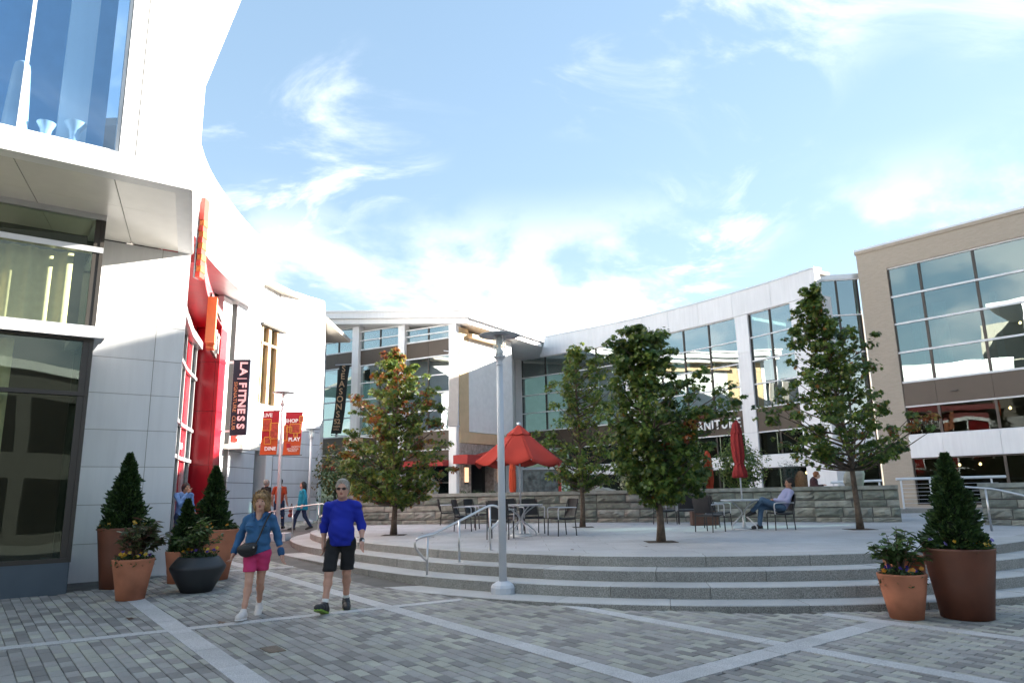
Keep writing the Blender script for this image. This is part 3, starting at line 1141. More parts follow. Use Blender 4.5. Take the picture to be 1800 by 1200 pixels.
link_mesh('entry_canopy', [fs.p(0.1, 2.4, 3.05), fs.p(3.9, 2.0, 4.25), fs.p(3.9, 0.2, 4.25), fs.p(0.6, 0.2, 3.6), fs.p(0.1, 2.4, 2.98), fs.p(3.9, 2.0, 4.18), fs.p(3.9, 0.2, 4.18), fs.p(0.6, 0.2, 3.53)], [(3, 2, 1, 0)[::-1], (7, 6, 5, 4), (0, 1, 5, 4), (1, 2, 6, 5), (2, 3, 7, 6), (3, 0, 4, 7)], m_umb, rs)
for a in (0.5, 3.7):
    s = fbox(fs, a - 0.1, a + 0.1, 0.03, 0.16, 2.2, 3.0, 'sconce', m_sconce, rs)
    fbox(fs, a - 0.13, a + 0.13, 0.028, 0.12, 2.1, 2.2, 'sconce_bracket', m_frame, rs)
    fbox(fs, a - 0.13, a + 0.13, 0.028, 0.12, 3.0, 3.08, 'sconce_bracket', m_frame, rs)

# ------------------------------------------------------------------ fitness building, left (concave white facade with a red portal)
fi = thing('fitness_building', 'white concave building with a tall red portal and grey siding', 'building', (-11, 25, 0.4))
GL = [(-8.55, 17.3), (-9.45, 19.6), (-10.25, 21.8), (-10.85, 23.85)]
for i in range(3):
    f_ = Fr(GL[i], Vector(GL[i + 1]) - Vector(GL[i]))
    Lg = (Vector(GL[i + 1]) - Vector(GL[i])).length
    for z0, z1 in ((0.35, 2.75), (2.85, 3.75), (3.85, 5.5), (5.6, 6.6)):
        fbox(f_, 0.02, Lg * 0.55 - 0.02, -0.05, 0, z0, z1, 'red_pane', m_redglass, fi)
        fbox(f_, Lg * 0.55 + 0.02, Lg - 0.02, -0.05, 0, z0, z1, 'pane', m_glass_d, fi)
    for a in (0, Lg * 0.55, Lg):
        fbox(f_, a - 0.05, a + 0.05, -0.12, 0.06, 0.3, 6.6, 'mullion', m_alu, fi)
    for z in (2.8, 3.8, 5.55):
        fbox(f_, -0.02, Lg + 0.02, -0.12, 0.12, z - 0.05, z + 0.05, 'transom', m_alu, fi)
    fbox(f_, -0.04, Lg + 0.04, -0.4, 0.22, 6.6, 6.85, 'curved_lintel', m_alu, fi)
    fbox(f_, -0.04, Lg + 0.04, -0.6, 0.0, 6.86, 7.5, 'red_fascia', m_red, fi)
f_ = Fr(GL[2], Vector(GL[3]) - Vector(GL[2]))
txt('118', 0.28, m_text_w, fi, (f_.d.x, f_.d.y, 0), (0, 0, 1), (f_.n.x, f_.n.y, 0), f_.p(0.6, 0.012, 3.2), 0.004, 'number', bold=0.006)
# red curved canopy and its pillar
CE = catmull([(-7.7, 17.0), (-8.65, 19.4), (-9.45, 21.8), (-10.12, 24.25)], 4)
CI = catmull([(-8.9, 17.3), (-9.9, 19.8), (-10.6, 22.1), (-11.2, 24.25)], 4)
nC = len(CE)
v = []
for p, q in zip(CE, CI):
    v += [(p.x, p.y, 7.42), (q.x, q.y, 7.42), (q.x, q.y, 7.9), (p.x, p.y, 7.9)]
f = []
for i in range(nC - 1):
    for k in range(4):
        f.append((i * 4 + k, (i + 1) * 4 + k, (i + 1) * 4 + (k + 1) % 4, i * 4 + (k + 1) % 4))
f += [(3, 2, 1, 0), tuple((nC - 1) * 4 + k for k in range(4))]
link_mesh('red_canopy', v, f, m_red, fi)
fp = Fr((-10.93, 24.12), (0.80, 0.08))
zl = [0.35, 2.7, 4.5, 6.2, 7.42]
for j in range(4):
    fbox(fp, 0, 0.66, -0.7, 0, zl[j] + 0.008, zl[j + 1] - 0.004, 'pillar_panel', m_red, fi)
    fbox(fp, 0.675, 0.80, -0.7, 0.02, zl[j] + 0.008, zl[j + 1] - 0.004, 'pillar_panel', m_red, fi)
fbox(fp, 0.03, 0.77, -0.66, -0.05, 0.3, 7.4, 'pillar_core', m_joint, fi)
# orange block sign standing on the canopy, seen edge on, and the hanging sign letters
sg = thing('block_sign', 'tall orange and coral stacked block sign standing above the red canopy', 'sign', (-7.75, 16.9, 6.9))
z = 6.95
k = 0
while z < 9.0:
    h = 0.15 if z < 8.45 else 0.60
    o_ = 0.012 * (k % 2)
    MB().box(-7.80 + o_, -7.69 + o_, 16.82 + o_, 17.10, z, z + h - 0.008).build('block', (m_coral, m_orange)[k % 2] if z < 8.45 else m_coral, sg)
    z += h
    k += 1
MB().box(-7.86, -7.83, 16.85, 17.08, 6.95, 8.95).build('mount', m_alu, sg)
sg2 = thing('hanging_sign', 'orange bracket and black and white letters hung under the red canopy', 'sign', (-9.5, 21.5, 6.4))
fh = Fr((-8.75, 19.6), (-10.0 + 8.75, 23.6 - 19.6))
fbox(fh, 0.2, 0.5, 0.05, 0.30, 5.95, 7.3, 'arrow_block', m_orange, sg2)
fbox(fh, 0.55, 0.9, 0.05, 0.26, 5.85, 6.6, 'arrow_block', m_orange, sg2)
for i, ch_ in enumerate('EST'):
    fbox(fh, 1.1 + i * 0.72, 1.72 + i * 0.72, 0.02, 0.10, 6.02, 6.78, 'letter_back', m_frame, sg2)
    txt(ch_, 0.85, m_text_w, sg2, (fh.d.x, fh.d.y, 0), (0, 0, 1), (fh.n.x, fh.n.y, 0), fh.p(1.41 + i * 0.72, 0.14, 6.4), 0.03, 'letter', bold=0.012)
fbox(fh, 0.2, 3.4, 0.1, 0.16, 7.3, 7.42, 'hanger', m_frame, sg2)
# louvred windows under the parapet band, white strip, siding
FW = [(-9.2, 17.5), (-10.1, 20.2), (-10.65, 22.6), (-10.75, 25.3)]
for i in range(3):
    f_ = Fr(FW[i], Vector(FW[i + 1]) - Vector(FW[i]))
    Lg = (Vector(FW[i + 1]) - Vector(FW[i])).length
    fbox(f_, 0, Lg, -0.3, 0, 8.11, 9.3, 'window_backing', m_frame, fi)
    for a in np.arange(0.1, Lg - 0.8, 1.05):
        fbox(f_, a, a + 0.98, 0.0, 0.03, 8.15, 8.5, 'pane', m_glass, fi)
        fbox(f_, a - 0.06, a, 0.0, 0.08, 8.11, 9.2, 'mullion', m_wframe, fi)
        for kk in range(9):
            fbox(f_, a, a + 0.98, 0.005, 0.04, 8.56 + kk * 0.07, 8.595 + kk * 0.07, 'louvre', m_alu, fi)
fw1 = Fr((-10.45, 24.95), (-10.42 + 10.45, 25.7 - 24.95))
panels(fw1, [0, 0.75], [0.4, 3.0, 5.5, 8.8], -0.6, 0.0, m_white, fi)
nb = thing('notice_frame', 'small framed notice on the white strip beside the red pillar', 'sign', fw1.p(0.35, 0.02, 1.4))
fbox(fw1, 0.08, 0.62, 0.0, 0.04, 1.2, 2.1, 'frame', m_alu, nb)
fbox(fw1, 0.13, 0.57, 0.04, 0.05, 1.55, 2.05, 'sheet', m_text_w, nb)
fbox(fw1, 0.13, 0.57, 0.04, 0.05, 1.25, 1.48, 'sheet', m_text_w, nb)
fw2 = Fr((-10.5, 25.75), (0.13, 1))
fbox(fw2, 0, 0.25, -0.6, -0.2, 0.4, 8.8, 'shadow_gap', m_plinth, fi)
RZ = [0.5] + [1.02 + 0.56 * i for i in range(14)] + [8.75]
SID = [((-10.32, 25.95), (-10.24, 28.35)), ((-9.98, 29.75), (-8.72, 32.1))]
for a, b in SID:
    f_ = Fr(a, Vector(b) - Vector(a))
    Lg = (Vector(b) - Vector(a)).length
    panels(f_, [0, Lg], RZ, -0.35, 0.0, m_siding, fi, 0.022, 'siding')
    fbox(f_, 0.01, Lg - 0.01, -0.33, -0.03, 0.4, 8.74, 'backing', m_joint, fi)
    panels(f_, [0, Lg], [8.75, 9.6, 10.5], -0.35, 0.0, m_white, fi, 0.014)
fd = Fr((-10.24, 28.38), (-9.99 + 10.24, 29.73 - 28.38))
Ld = 1.36
fbox(fd, 0, Ld, -0.3, -0.02, 3.55, 5.3, 'panel', m_white, fi)
fbox(fd, 0, Ld, -0.3, -0.02, 8.55, 10.5, 'panel', m_white, fi)
fbox(fd, -0.12, Ld + 1.15, 0.02, 0.14, 8.5, 8.6, 'window_hood', m_frame, fi)
wd = fbox(fd, 0.1, Ld - 0.05, -0.2, -0.15, 5.35, 8.45, 'window', m_glass, fi)
for a in (0.1, 0.62, 0.74, Ld - 0.05):
    fbox(fd, a - 0.04, a + 0.04, -0.2, 0.0, 5.3, 8.5, 'window_frame', m_cream, fi)
fbox(fd, 0.06, Ld, -0.2, 0.0, 7.75, 7.85, 'window_frame', m_cream, fi)
fbox(fd, 0, Ld, -0.7, -0.65, 5.3, 8.5, 'window_shade', m_ceram, fi)
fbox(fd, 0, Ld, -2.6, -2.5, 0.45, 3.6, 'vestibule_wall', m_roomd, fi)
fbox(fd, 0.05, 0.62, -0.9, -0.86, 0.55, 3.3, 'door_pane', m_glass, fi)
fbox(fd, Ld - 0.5, Ld, -0.5, 0.0, 0.5, 3.5, 'door_jamb', m_white, fi)
fbox(fd, 0, Ld - 0.5, -0.9, -0.82, 3.3, 3.5, 'door_head', m_frame, fi)
# far end of the block
fbox(Fr((-8.72, 32.1), (-0.25, 1)), 0.01, 10, -1.0, 0.0, 0.4, 10.5, 'end_wall', m_white, fi)
# thick parapet band
BO = catmull([(-7.5, 15.2), (-8.35, 17.3), (-9.2, 20.2), (-9.62, 23.5), (-9.76, 27.0)], 4)
for i in range(len(BO) - 1):
    f_ = Fr(BO[i], BO[i + 1] - BO[i])
    Lg = (BO[i + 1] - BO[i]).length
    panels(f_, [0, Lg], [8.85, 10.0, 11.42], -1.0, 0.0, m_white, fi, 0.006, 'parapet_panel')
    fbox(f_, 0, Lg, -1.1, 0.03, 11.42, 11.5, 'coping', m_alu, fi)
fbox(Fr((-12.5, 28.3), (0.6, 3.6)), 0, 3.0, -1.5, 0, 8.8, 10.4, 'wall', m_white, fi)
prism([(-7.6, 15.2), (-9.8, 21), (-10.3, 27), (-9.3, 31), (-9.3, 40), (-30, 40), (-30, 16)], 10.2, 10.4, 'roof', m_room, fi)
prism([(-9.4, 16.5), (-12.0, 24), (-11.9, 26), (-11.4, 28.5), (-10.6, 31.5), (-30, 31.5), (-30, 16.5)], 0.2, 10.19, 'core', m_roomd, fi)
# projecting shop sign beside the portal
fbox(fw2, 0.1, 1.4, 0.02, 0.75, 3.32, 3.5, 'canopy_slab', m_soffit, fi)
rl = thing('red_letter_sign', 'red script shop letters above the small canopy slab behind the navy sign', 'sign', fw2.p(0.3, 0.4, 3.5))
txt('us', 0.85, m_coral, rl, (1, 0.1, 0), (0, 0, 1), (0.1, -1, 0), fw2.p(0.35, 0.10, 4.75), 0.05, 'letter', bold=0.04)
txt('og', 0.5, m_coral, rl, (1, 0.1, 0), (0, 0, 1), (0.1, -1, 0), fw2.p(0.35, 0.10, 3.85), 0.05, 'letter', bold=0.03)

la = thing('blade_sign', 'navy vertical fitness club sign with white sideways letters', 'sign', (-9.85, 25.4, 3.77))
fL = Fr((-10.13, 25.42), (0.60, 0.04))
fbox(fL, 0, 0.58, -0.12, 0, 3.77, 6.52, 'board', m_navy, la)
X, Y, Z = (0, 0, -1), (fL.d.x, fL.d.y, 0), (fL.n.x, fL.n.y, 0)
for ch_, zz_ in zip('LAFITNESS', (6.33, 6.07, 5.58, 5.37, 5.19, 4.92, 4.64, 4.37, 4.09)):
    txt(ch_, 0.36, m_text_w, la, X, Y, Z, fL.p(0.36, 0.012, zz_), 0.01, 'letter', bold=0.012, xs=1.12)
fbox(fL, 0.16, 0.50, 0.002, 0.012, 5.80, 5.825, 'divider', m_text_w, la)
txt('SIGNATURE', 0.17, m_gold, la, X, Y, Z, fL.p(0.12, 0.012, 5.15), 0.01, 'lettering', xs=1.22)
txt('CLUB', 0.17, m_gold, la, X, Y, Z, fL.p(0.12, 0.012, 4.22), 0.01, 'lettering', xs=1.22)
fbox(fL, -0.35, 0.0, -0.1, -0.02, 6.38, 6.46, 'bracket', m_alu, la)
fbox(fL, -0.45, 0.0, -0.1, -0.02, 3.9, 3.96, 'bracket', m_alu, la)

# banners on the restaurant
sb = thing('hanging_banner', 'black vertical banner with tan restaurant lettering on the first white column', 'banner', (-9.85, 42.2, 5.0))
fS = Fr((-10.45, 42.35), (1, -0.12))
ns = 10
v, f = [], []
for i in range(ns + 1):
    t = i / ns
    z = 9.30 - t * 4.1
    sh = -0.40 * t
    dy = 0.08 * math.sin(t * 7)
    for a in (0, 0.64):
        q = fS.p(a + sh, 0.0 + dy, z)
        v.append(q)
    for a in (0, 0.64):
        v.append(fS.p(a + sh, -0.03 + dy, z))
for i in range(ns):
    b = i * 4
    f += [(b, b + 1, b + 5, b + 4)[::-1], (b + 2, b + 3, b + 7, b + 6), (b, b + 2, b + 6, b + 4), (b + 1, b + 3, b + 7, b + 5)]
link_mesh('cloth', v, f, M('black_cloth', (0.015, 0.02, 0.02), 0.8), sb)
for i, ch_ in enumerate('SEASONS'):
    t = (i + 0.55) / 9.0
    txt(ch_, 0.53, m_sand, sb, (fS.d.x, fS.d.y, 0), (0, 0, 1), (fS.n.x, fS.n.y, 0), fS.p(0.32 - 0.40 * t, 0.11, 9.30 - t * 4.1), 0.005, 'letter', bold=0.006)
txt('52', 0.40, m_sand, sb, (fS.d.x, fS.d.y, 0), (0, 0, 1), (fS.n.x, fS.n.y, 0), fS.p(0.32 - 0.40 * 0.83, 0.11, 9.30 - 0.83 * 4.1), 0.005, 'letter', bold=0.01)
txt('FRESH', 0.15, m_sand, sb, (fS.d.x, fS.d.y, 0), (0, 0, 1), (fS.n.x, fS.n.y, 0), fS.p(0.32 - 0.40 * 0.90, 0.11, 9.30 - 0.90 * 4.1), 0.004, 'letter', bold=0.004)
txt('GRILL', 0.15, m_sand, sb, (fS.d.x, fS.d.y, 0), (0, 0, 1), (fS.n.x, fS.n.y, 0), fS.p(0.32 - 0.40 * 0.94, 0.11, 9.30 - 0.94 * 4.1), 0.004, 'letter', bold=0.004)
MB().tube([fS.p(-0.25, 0.05, 9.33), fS.p(0.75, 0.05, 9.33)], 0.03, 8).build('pole', m_alu, sb)
wb = thing('hanging_banner', 'sunlit pale banner hung from the corner column of the restaurant', 'banner', (-3.5, 38.6, 5.1))
v, f = [], []
for i in range(ns + 1):
    t = i / ns
    z = 9.3 - t * 4.1
    for a in (0, 1):
        v.append((-3.45 - 0.12 * t + 0.50 * a, 38.75 + 0.28 * a + 0.06 * math.sin(t * 6), z))
        v.append((-3.45 - 0.12 * t + 0.50 * a, 38.78 + 0.28 * a + 0.06 * math.sin(t * 6), z))
for i in range(ns):
    b = i * 4
    f += [(b, b + 4, b + 6, b + 2), (b + 1, b + 3, b + 7, b + 5), (b, b + 1, b + 5, b + 4), (b + 2, b + 6, b + 7, b + 3)]
link_mesh('cloth', v, f, M('pale_cloth', (0.62, 0.54, 0.48), 0.9), wb)
MB().tube([(-3.8, 38.7, 9.35), (-2.9, 39.1, 9.3)], 0.03, 8).build('pole', m_alu, wb)
MB().tube([(-3.9, 38.7, 5.2), (-2.95, 39.1, 5.2)], 0.03, 8).build('pole', m_alu, wb)

# ------------------------------------------------------------------ near corner building, far left
nbld = thing('corner_building', 'near white panelled building with a dark glass bay and overhanging upper floor', 'building', (-8, 13, 0.1))
D = Vector((0.8, 0.6))
fwall = Fr((-8.25, 13.26), D)
zr = [0.05, 0.82, 1.52, 2.22, 2.92, 3.62, 4.32, 5.02, 5.72, 6.66]
panels(fwall, [0.02, 1.30, 1.84], zr, -0.25, 0.0, m_white2, nbld, 0.010)
fbox(fwall, 0, 1.83, -0.3, -0.012, 0.0, 6.66, 'backing', m_jointl, nbld)
fret = Fr(fwall.p(1.84, -0.02, 0), (-0.55, 0.85))
fbox(fret, 0, 4.0, -0.3, 0.0, 0.0, 6.66, 'side_wall', m_white2, nbld)
A = Vector((-7.38, 12.19))
fbay = Fr(A - D * 7.0, D)
ca = [0, 1.75, 3.5, 5.25, 7.0]
fbox(fbay, 0, 7.0, -0.3, 0.02, -0.2, 0.62, 'plinth', m_plinth, nbld)
glazing(fbay, [0, 2.5, 5.0, 7.0], [0.65, 3.40, 4.36], -0.03, m_glass_g, nbld, hm=m_frame, vw=0.06)
glazing(fbay, [0, 2.5, 5.0, 7.0], [4.55, 6.0, 6.62], -0.03, m_glass_g, nbld, hm=m_alu, hw=0.10, vw=0.06)
fbox(fbay, 0, 7.18, -0.4, 0.16, 4.37, 4.53, 'ledge', m_white2, nbld)
frt = Fr(A, (-0.6, 0.8))
glazing(frt, [0.03, 1.36], [0.65, 3.40, 4.36], -0.03, m_glass_g, nbld, hm=m_frame, vw=0.06)
glazing(frt, [0.03, 1.36], [4.55, 6.0, 6.62], -0.03, m_glass_g, nbld, hm=m_alu, hw=0.10, vw=0.06)
fbox(frt, 0.021, 1.36, -0.3, 0.02, 0.0, 0.619, 'plinth', m_plinth, nbld)
fbox(frt, 0.17, 1.3, -0.3, 0.155, 4.372, 4.528, 'ledge', m_white2, nbld)
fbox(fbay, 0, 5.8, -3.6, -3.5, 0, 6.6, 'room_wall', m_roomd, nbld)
# curtains
for z0, z1, w0 in ((4.56, 6.0, 0.05), (0.7, 4.34, 0.05)):
    for a0, a1 in ((0.2, 2.3), (2.5, 4.4), (5.1, 6.62) if z0 > 2 else (5.2, 5.9), (4.4, 5.0)):
        nseg = int((a1 - a0) * 26)
        v, f = [], []
        for i in range(nseg + 1):
            a = a0 + (a1 - a0) * i / nseg
            b = -0.42 + w0 * math.sin(i * 0.9) + 0.02 * math.sin(i * 0.37)
            v += [fbay.p(a, b, z0), fbay.p(a, b, z1)]
        for i in range(nseg):
            f.append((2 * i, 2 * i + 2, 2 * i + 3, 2 * i + 1))
        link_mesh('curtain', v, f, m_curtain, nbld, True)
# overhanging upper floor
K = Vector((-5.34, 11.15))
fu = Fr(K - D * 9.0, D)
Wend = Vector(fwall.p(1.84, 0, 0)[:2])
soff = [fu.p(0, 0, 0)[:2], fu.p(9.0, 0, 0)[:2], (Wend.x + 0.05, Wend.y), (Wend.x - 7.2, Wend.y - 5.4)]
# soffit panels
for i in range(5):
    for j in range(2):
        def bl(s, t):
            p = Vector(soff[0]).lerp(Vector(soff[1]), s)
            q = Vector(soff[3]).lerp(Vector(soff[2]), s)
            return p.lerp(q, t)
        S = [0, 0.3, 0.55, 0.72, 0.87, 1.0]
        T = [0, 0.42, 1.0]
        e = 0.0007
        q = [bl(S[i] + e, T[j] + e), bl(S[i + 1] - e, T[j] + e), bl(S[i + 1] - e, T[j + 1] - e), bl(S[i] + e, T[j + 1] - e)]
        link_mesh('soffit_panel', [(p.x, p.y, 6.67) for p in q] + [(p.x, p.y, 6.72) for p in q], [(3, 2, 1, 0)[::-1][::-1], (4, 5, 6, 7), (0, 1, 5, 4), (1, 2, 6, 5), (2, 3, 7, 6), (3, 0, 4, 7)], m_soffit, nbld)
prism(soff, 6.725, 6.8, 'soffit_backing', m_jointl, nbld)
fbox(fu, 0, 4.5, -0.25, 0.03, 6.66, 7.02, 'fascia', m_white, nbld)
fbox(fu, 4.506, 9.0, -0.25, 0.03, 6.66, 7.02, 'fascia', m_white, nbld)
fside = Fr(K, Wend - K)
Ls_ = (Wend - K).length
fbox(fside, 0.0, Ls_, -0.25, 0.02, 6.662, 16.0, 'side_wall', m_white, nbld)
panels(fu, [7.88, 8.12, 8.99], [7.03, 16.0], -0.25, 0.0, m_white, nbld, 0.016)
fbox(fu, 7.88, 8.97, -0.26, -0.05, 7.03, 15.9, 'backing', m_joint, nbld)
m_glass_u = glassmat('upper_glass', (0.78, 0.90, 1.0), 0.10, (0.75, 0.88, 1.0))
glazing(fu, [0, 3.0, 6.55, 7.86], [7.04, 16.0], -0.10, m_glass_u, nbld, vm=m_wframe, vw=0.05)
fbox(fu, 0, 7.88, -2.6, -2.5, 7.0, 16, 'room_wall', M('reflected_sky_blue', (0.30, 0.48, 0.68), 0.8), nbld)  # wall behind the panes coloured blue to stand for reflected sky
fbox(fu, 7.05, 7.45, -0.9, -0.5, 7.02, 16, 'inner_column', m_white, nbld)
fbox(fu, 6.0, 7.87, -2.5, -0.12, 7.0, 7.05, 'sill_board', m_white, nbld)
fbox(fu, 0, 5.99, -2.5, -0.12, 7.0, 7.05, 'sill_board', m_white, nbld)
fbox(fu, 0, 9, -6, 0.3, 16.0, 16.3, 'roof', m_white, nbld)
fbox(fside, 0, Ls_, -6, -0.26, 6.81, 6.9, 'floor_slab', m_roomd, nbld)
# pointed eave leaning out from the side of the upper floor
link_mesh('eave', [fside.p(Ls_ * 0.5, 0.02, 10.6), fside.p(Ls_, 0.02, 10.6), fside.p(Ls_, 0.95, 14.2), fside.p(Ls_ * 0.5, 0.6, 14.2), fside.p(Ls_ * 0.5, 0.02, 14.3), fside.p(Ls_, 0.02, 14.3)],
          [(0, 1, 2, 3), (3, 2, 5, 4), (1, 5, 2), (0, 3, 4)], m_soffit, nbld)
# things standing in the upper window
tl = thing('floor_lamp', 'tall white tapered lamp standing in the upper left window', 'lamp', fu.p(6.50, -0.32, 7.05))
MB().lathe(fu.p(6.50, -0.32, 7.05), [(0.17, 0), (0.175, 0.1), (0.15, 0.6), (0.115, 1.12), (0.10, 1.2), (0.06, 1.24), (0.01, 1.25)], 24).build('shade', m_ceram, tl, True)
MB().lathe(fu.p(6.50, -0.32, 7.05), [(0.18, 0.001), (0.18, 0.03), (0.17, 0.035)], 24).build('base', m_alu, tl)
for a, h, r, s in ((6.90, 0.30, 0.13, 'short flared white glass vase in the upper left window'), (7.28, 0.42, 0.15, 'taller flared white glass vase in the upper left window')):
    t = thing('vase', s, 'vase', fu.p(a, -0.28, 7.05), 'vases in the upper left window')
    MB().lathe(fu.p(a, -0.28, 7.05), [(0.09, 0), (0.095, 0.03), (0.07, h * 0.45), (0.085, h * 0.7), (r, h * 0.95), (r, h), (r - 0.02, h), (0.07, h * 0.72), (0.055, h * 0.45), (0.06, 0.05)], 24).build('body', m_ceram, t, True)
    MB().lathe(fu.p(a, -0.28, 7.05), [(r - 0.004, h - 0.012), (r + 0.006, h - 0.004), (r + 0.006, h + 0.006), (r - 0.004, h + 0.01)], 24).build('rim', m_ceram, t, True)

# the rest of the same block, running on past the left edge and behind the camera
wx = Fr(fu.p(-26, -0.6, 0), D)
fbox(wx, 0, 25.9, -8, 0, -0.9, 16.2, 'wing', M('wing_wall', (0.40, 0.36, 0.31), 0.8), nbld)
for i in range(8):
    for j in range(4):
        fbox(wx, 0.6 + i * 3.2, 2.7 + i * 3.2, 0.005, 0.03, 0.6 + j * 4.0, 3.4 + j * 4.0, 'wing_window', m_glass_d, nbld)
        fbox(wx, 0.5 + i * 3.2, 2.8 + i * 3.2, 0.004, 0.06, 3.4 + j * 4.0, 3.6 + j * 4.0, 'wing_lintel', m_white, nbld)
rb = thing('rear_building', 'long brown shop building across the walk behind the camera', 'building', (18, -16, -0.6))
fR = Fr((48, -15), (-1, 0.06))
fbox(fR, 0, 52, -8, 0, -1.0, 8.5, 'wall', M('rear_wall', (0.05, 0.045, 0.04), 0.85), rb)
fbox(fR, -0.2, 52.2, -8.2, 0.3, 8.5, 9.0, 'cornice', m_white, rb)
for i in range(13):
    for j in range(2):
        fbox(fR, 0.6 + i * 4, 3.6 + i * 4, 0.005, 0.04, 0.0 + j * 4.2, 2.9 + j * 4.2, 'window', m_glass_d, rb)


# ------------------------------------------------------------------ lamp posts
def lamp_post(x, y, z0, h, label, square=False):
    t = thing('lamp_post', label, 'lamp post', (x, y, z0), 'pole lamps with flat round hoods')
    c = (x, y, z0)
    if square:
        MB().box(x - 0.34, x + 0.34, y - 0.3, y + 0.3, z0 - 0.1, z0 + 0.17).build('base', m_lamp, t)
    else:
        MB().lathe(c, [(0.185, -0.06), (0.19, 0.11), (0.17, 0.15), (0.11, 0.185), (0.085, 0.2), (0.06, 0.2)], 14).build('base', m_lamp, t)
    MB().tube([(x, y, z0 + 0.1), (x, y, z0 + h * 0.5), (x, y, z0 + h - 0.52)], [0.062, 0.058, 0.052], 16).build('pole', m_lamp, t, True)
    MB().lathe(c, [(0.052, h - 0.56), (0.058, h - 0.53), (0.04, h - 0.50), (0.055, h - 0.46), (0.085, h - 0.42), (0.10, h - 0.415), (0.10, h - 0.395), (0.06, h - 0.385)], 18).build('collar', m_lamp, t, True)
    MB().lathe(c, [(0.095, h - 0.385), (0.095, h - 0.05)], 18).build('lantern_glass', m_glass_c, t, True)
    MB().lathe(c, [(0.06, h - 0.385), (0.055, h - 0.30), (0.03, h - 0.26), (0.02, h - 0.22), (0.045, h - 0.20), (0.05, h - 0.09), (0.03, h - 0.05)], 14).build('lamp_core', m_ceram, t, True)
    for k in range(4):
        MB().lathe(c, [(0.052, h - 0.19 + k * 0.026), (0.062, h - 0.185 + k * 0.026), (0.052, h - 0.18 + k * 0.026)], 14).build('reflector_ring', m_alu, t, True)
    for a in range(4):
        MB().tube([(x + 0.10 * math.cos(a * PI / 2 + 0.6), y + 0.10 * math.sin(a * PI / 2 + 0.6), z0 + h - 0.39), (x + 0.10 * math.cos(a * PI / 2 + 0.6), y + 0.10 * math.sin(a * PI / 2 + 0.6), z0 + h - 0.04)], 0.007, 5).build('lantern_bar', m_alu, t)
    MB().lathe(c, [(0.02, h - 0.05), (0.335, h - 0.055), (0.34, h - 0.045), (0.20, h - 0.01), (0.06, h + 0.012), (0.01, h + 0.015)], 36).build('hood', m_lamp, t, True)
    return t


lamp_post(-0.21, 11.5, gz(-0.21, 11.5), 4.12, 'tall grey lamp post at the foot of the stairs')
l2 = lamp_post(-7.1, 21.85, gz(-7.1, 21.85) + 0.02, 4.42, 'grey lamp post carrying the red and orange banners', True)
lamp_post(-8.35, 29.5, 0.50, 3.86, 'distant lamp post against the grey siding of the fitness building')


def banner(x0, x1, y, z0, z1, label, words, squares, logo=False):
    t = thing('street_banner', label, 'banner', ((x0 + x1) / 2, y, z0), 'banners on the lamp post')
    n = 8
    v, f = [], []
    for i in range(n + 1):
        tt = i / n
        for a in (x0, x1):
            for d in (0, 0.012):
                v.append((a - 0.05 * (1 - tt), y + d + 0.015 * math.sin(tt * 5), z0 + (z1 - z0) * tt))
    for i in range(n):
        b = i * 4
        f += [(b, b + 2, b + 6, b + 4), (b + 1, b + 5, b + 7, b + 3), (b, b + 4, b + 5, b + 1), (b + 2, b + 3, b + 7, b + 6)]
    o = link_mesh('cloth', v, f, [m_ban, m_bano], t)
    mi = []
    for i in range(n):
        mi += [1 if i < 3 else 0] * 4
    o.data.polygons.foreach_set('material_index', mi)
    w = x1 - x0
    h = z1 - z0
    for s, fx, fz, sz in words:
        txt(s, sz, m_text_w, t, (1, 0, 0), (0, 0, 1), (0, -1, 0), (x0 + w * fx - 0.05 * (1 - fz), y - 0.028, z0 + h * fz), 0.004, 'lettering', bold=0.006)
    for fx, fz, fw_, fh_ in squares:
        mb = MB()
        cx_, cz_ = x0 + w * fx - 0.05 * (1 - fz), z0 + h * fz
        a, b = w * fw_ / 2, h * fh_ / 2
        e = 0.010
        for (p0, p1, q0, q1) in ((cx_ - a, cx_ + a, cz_ + b - e, cz_ + b + e), (cx_ - a, cx_ + a, cz_ - b - e, cz_ - b + e), (cx_ - a - e, cx_ - a + e, cz_ - b, cz_ + b), (cx_ + a - e, cx_ + a + e, cz_ - b, cz_ + b)):
            mb.box(p0, p1, y - 0.030, y - 0.026, q0, q1)
        mb.build('square_outline', m_bany, t)
        MB().box(cx_ - a, cx_ + a, y - 0.0255, y - 0.022, cz_ - b, cz_ + b).build('square_fill', M('rust_print', (0.36, 0.06, 0.035), 0.8, var=0.4, scale=14), t)
    if logo:
        MB().box(x0 + w * 0.12, x0 + w * 0.36, y - 0.03, y - 0.026, z0 + h * 0.17, z0 + h * 0.27).build('logo_square', m_ban, t)
        for s, fz in (('NORTH', 0.185), ('BETHESDA', 0.135), ('MARKET', 0.09)):
            txt(s, 0.075, m_text_w, t, (1, 0, 0), (0, 0, 1), (0, -1, 0), (x0 + w * (0.5 if s != 'NORTH' else 0.68), y - 0.03, z0 + h * fz), 0.003, 'lettering')
    MB().tube([(x0 - 0.06, y, z1 + 0.01), (x1 + 0.06, y, z1 + 0.01)], 0.013, 8).build('top_rod', m_frame, t)
    MB().tube([(x0 - 0.08, y, z0 - 0.01), (x1 + 0.02, y, z0 - 0.01)], 0.013, 8).build('bottom_rod', m_frame, t)


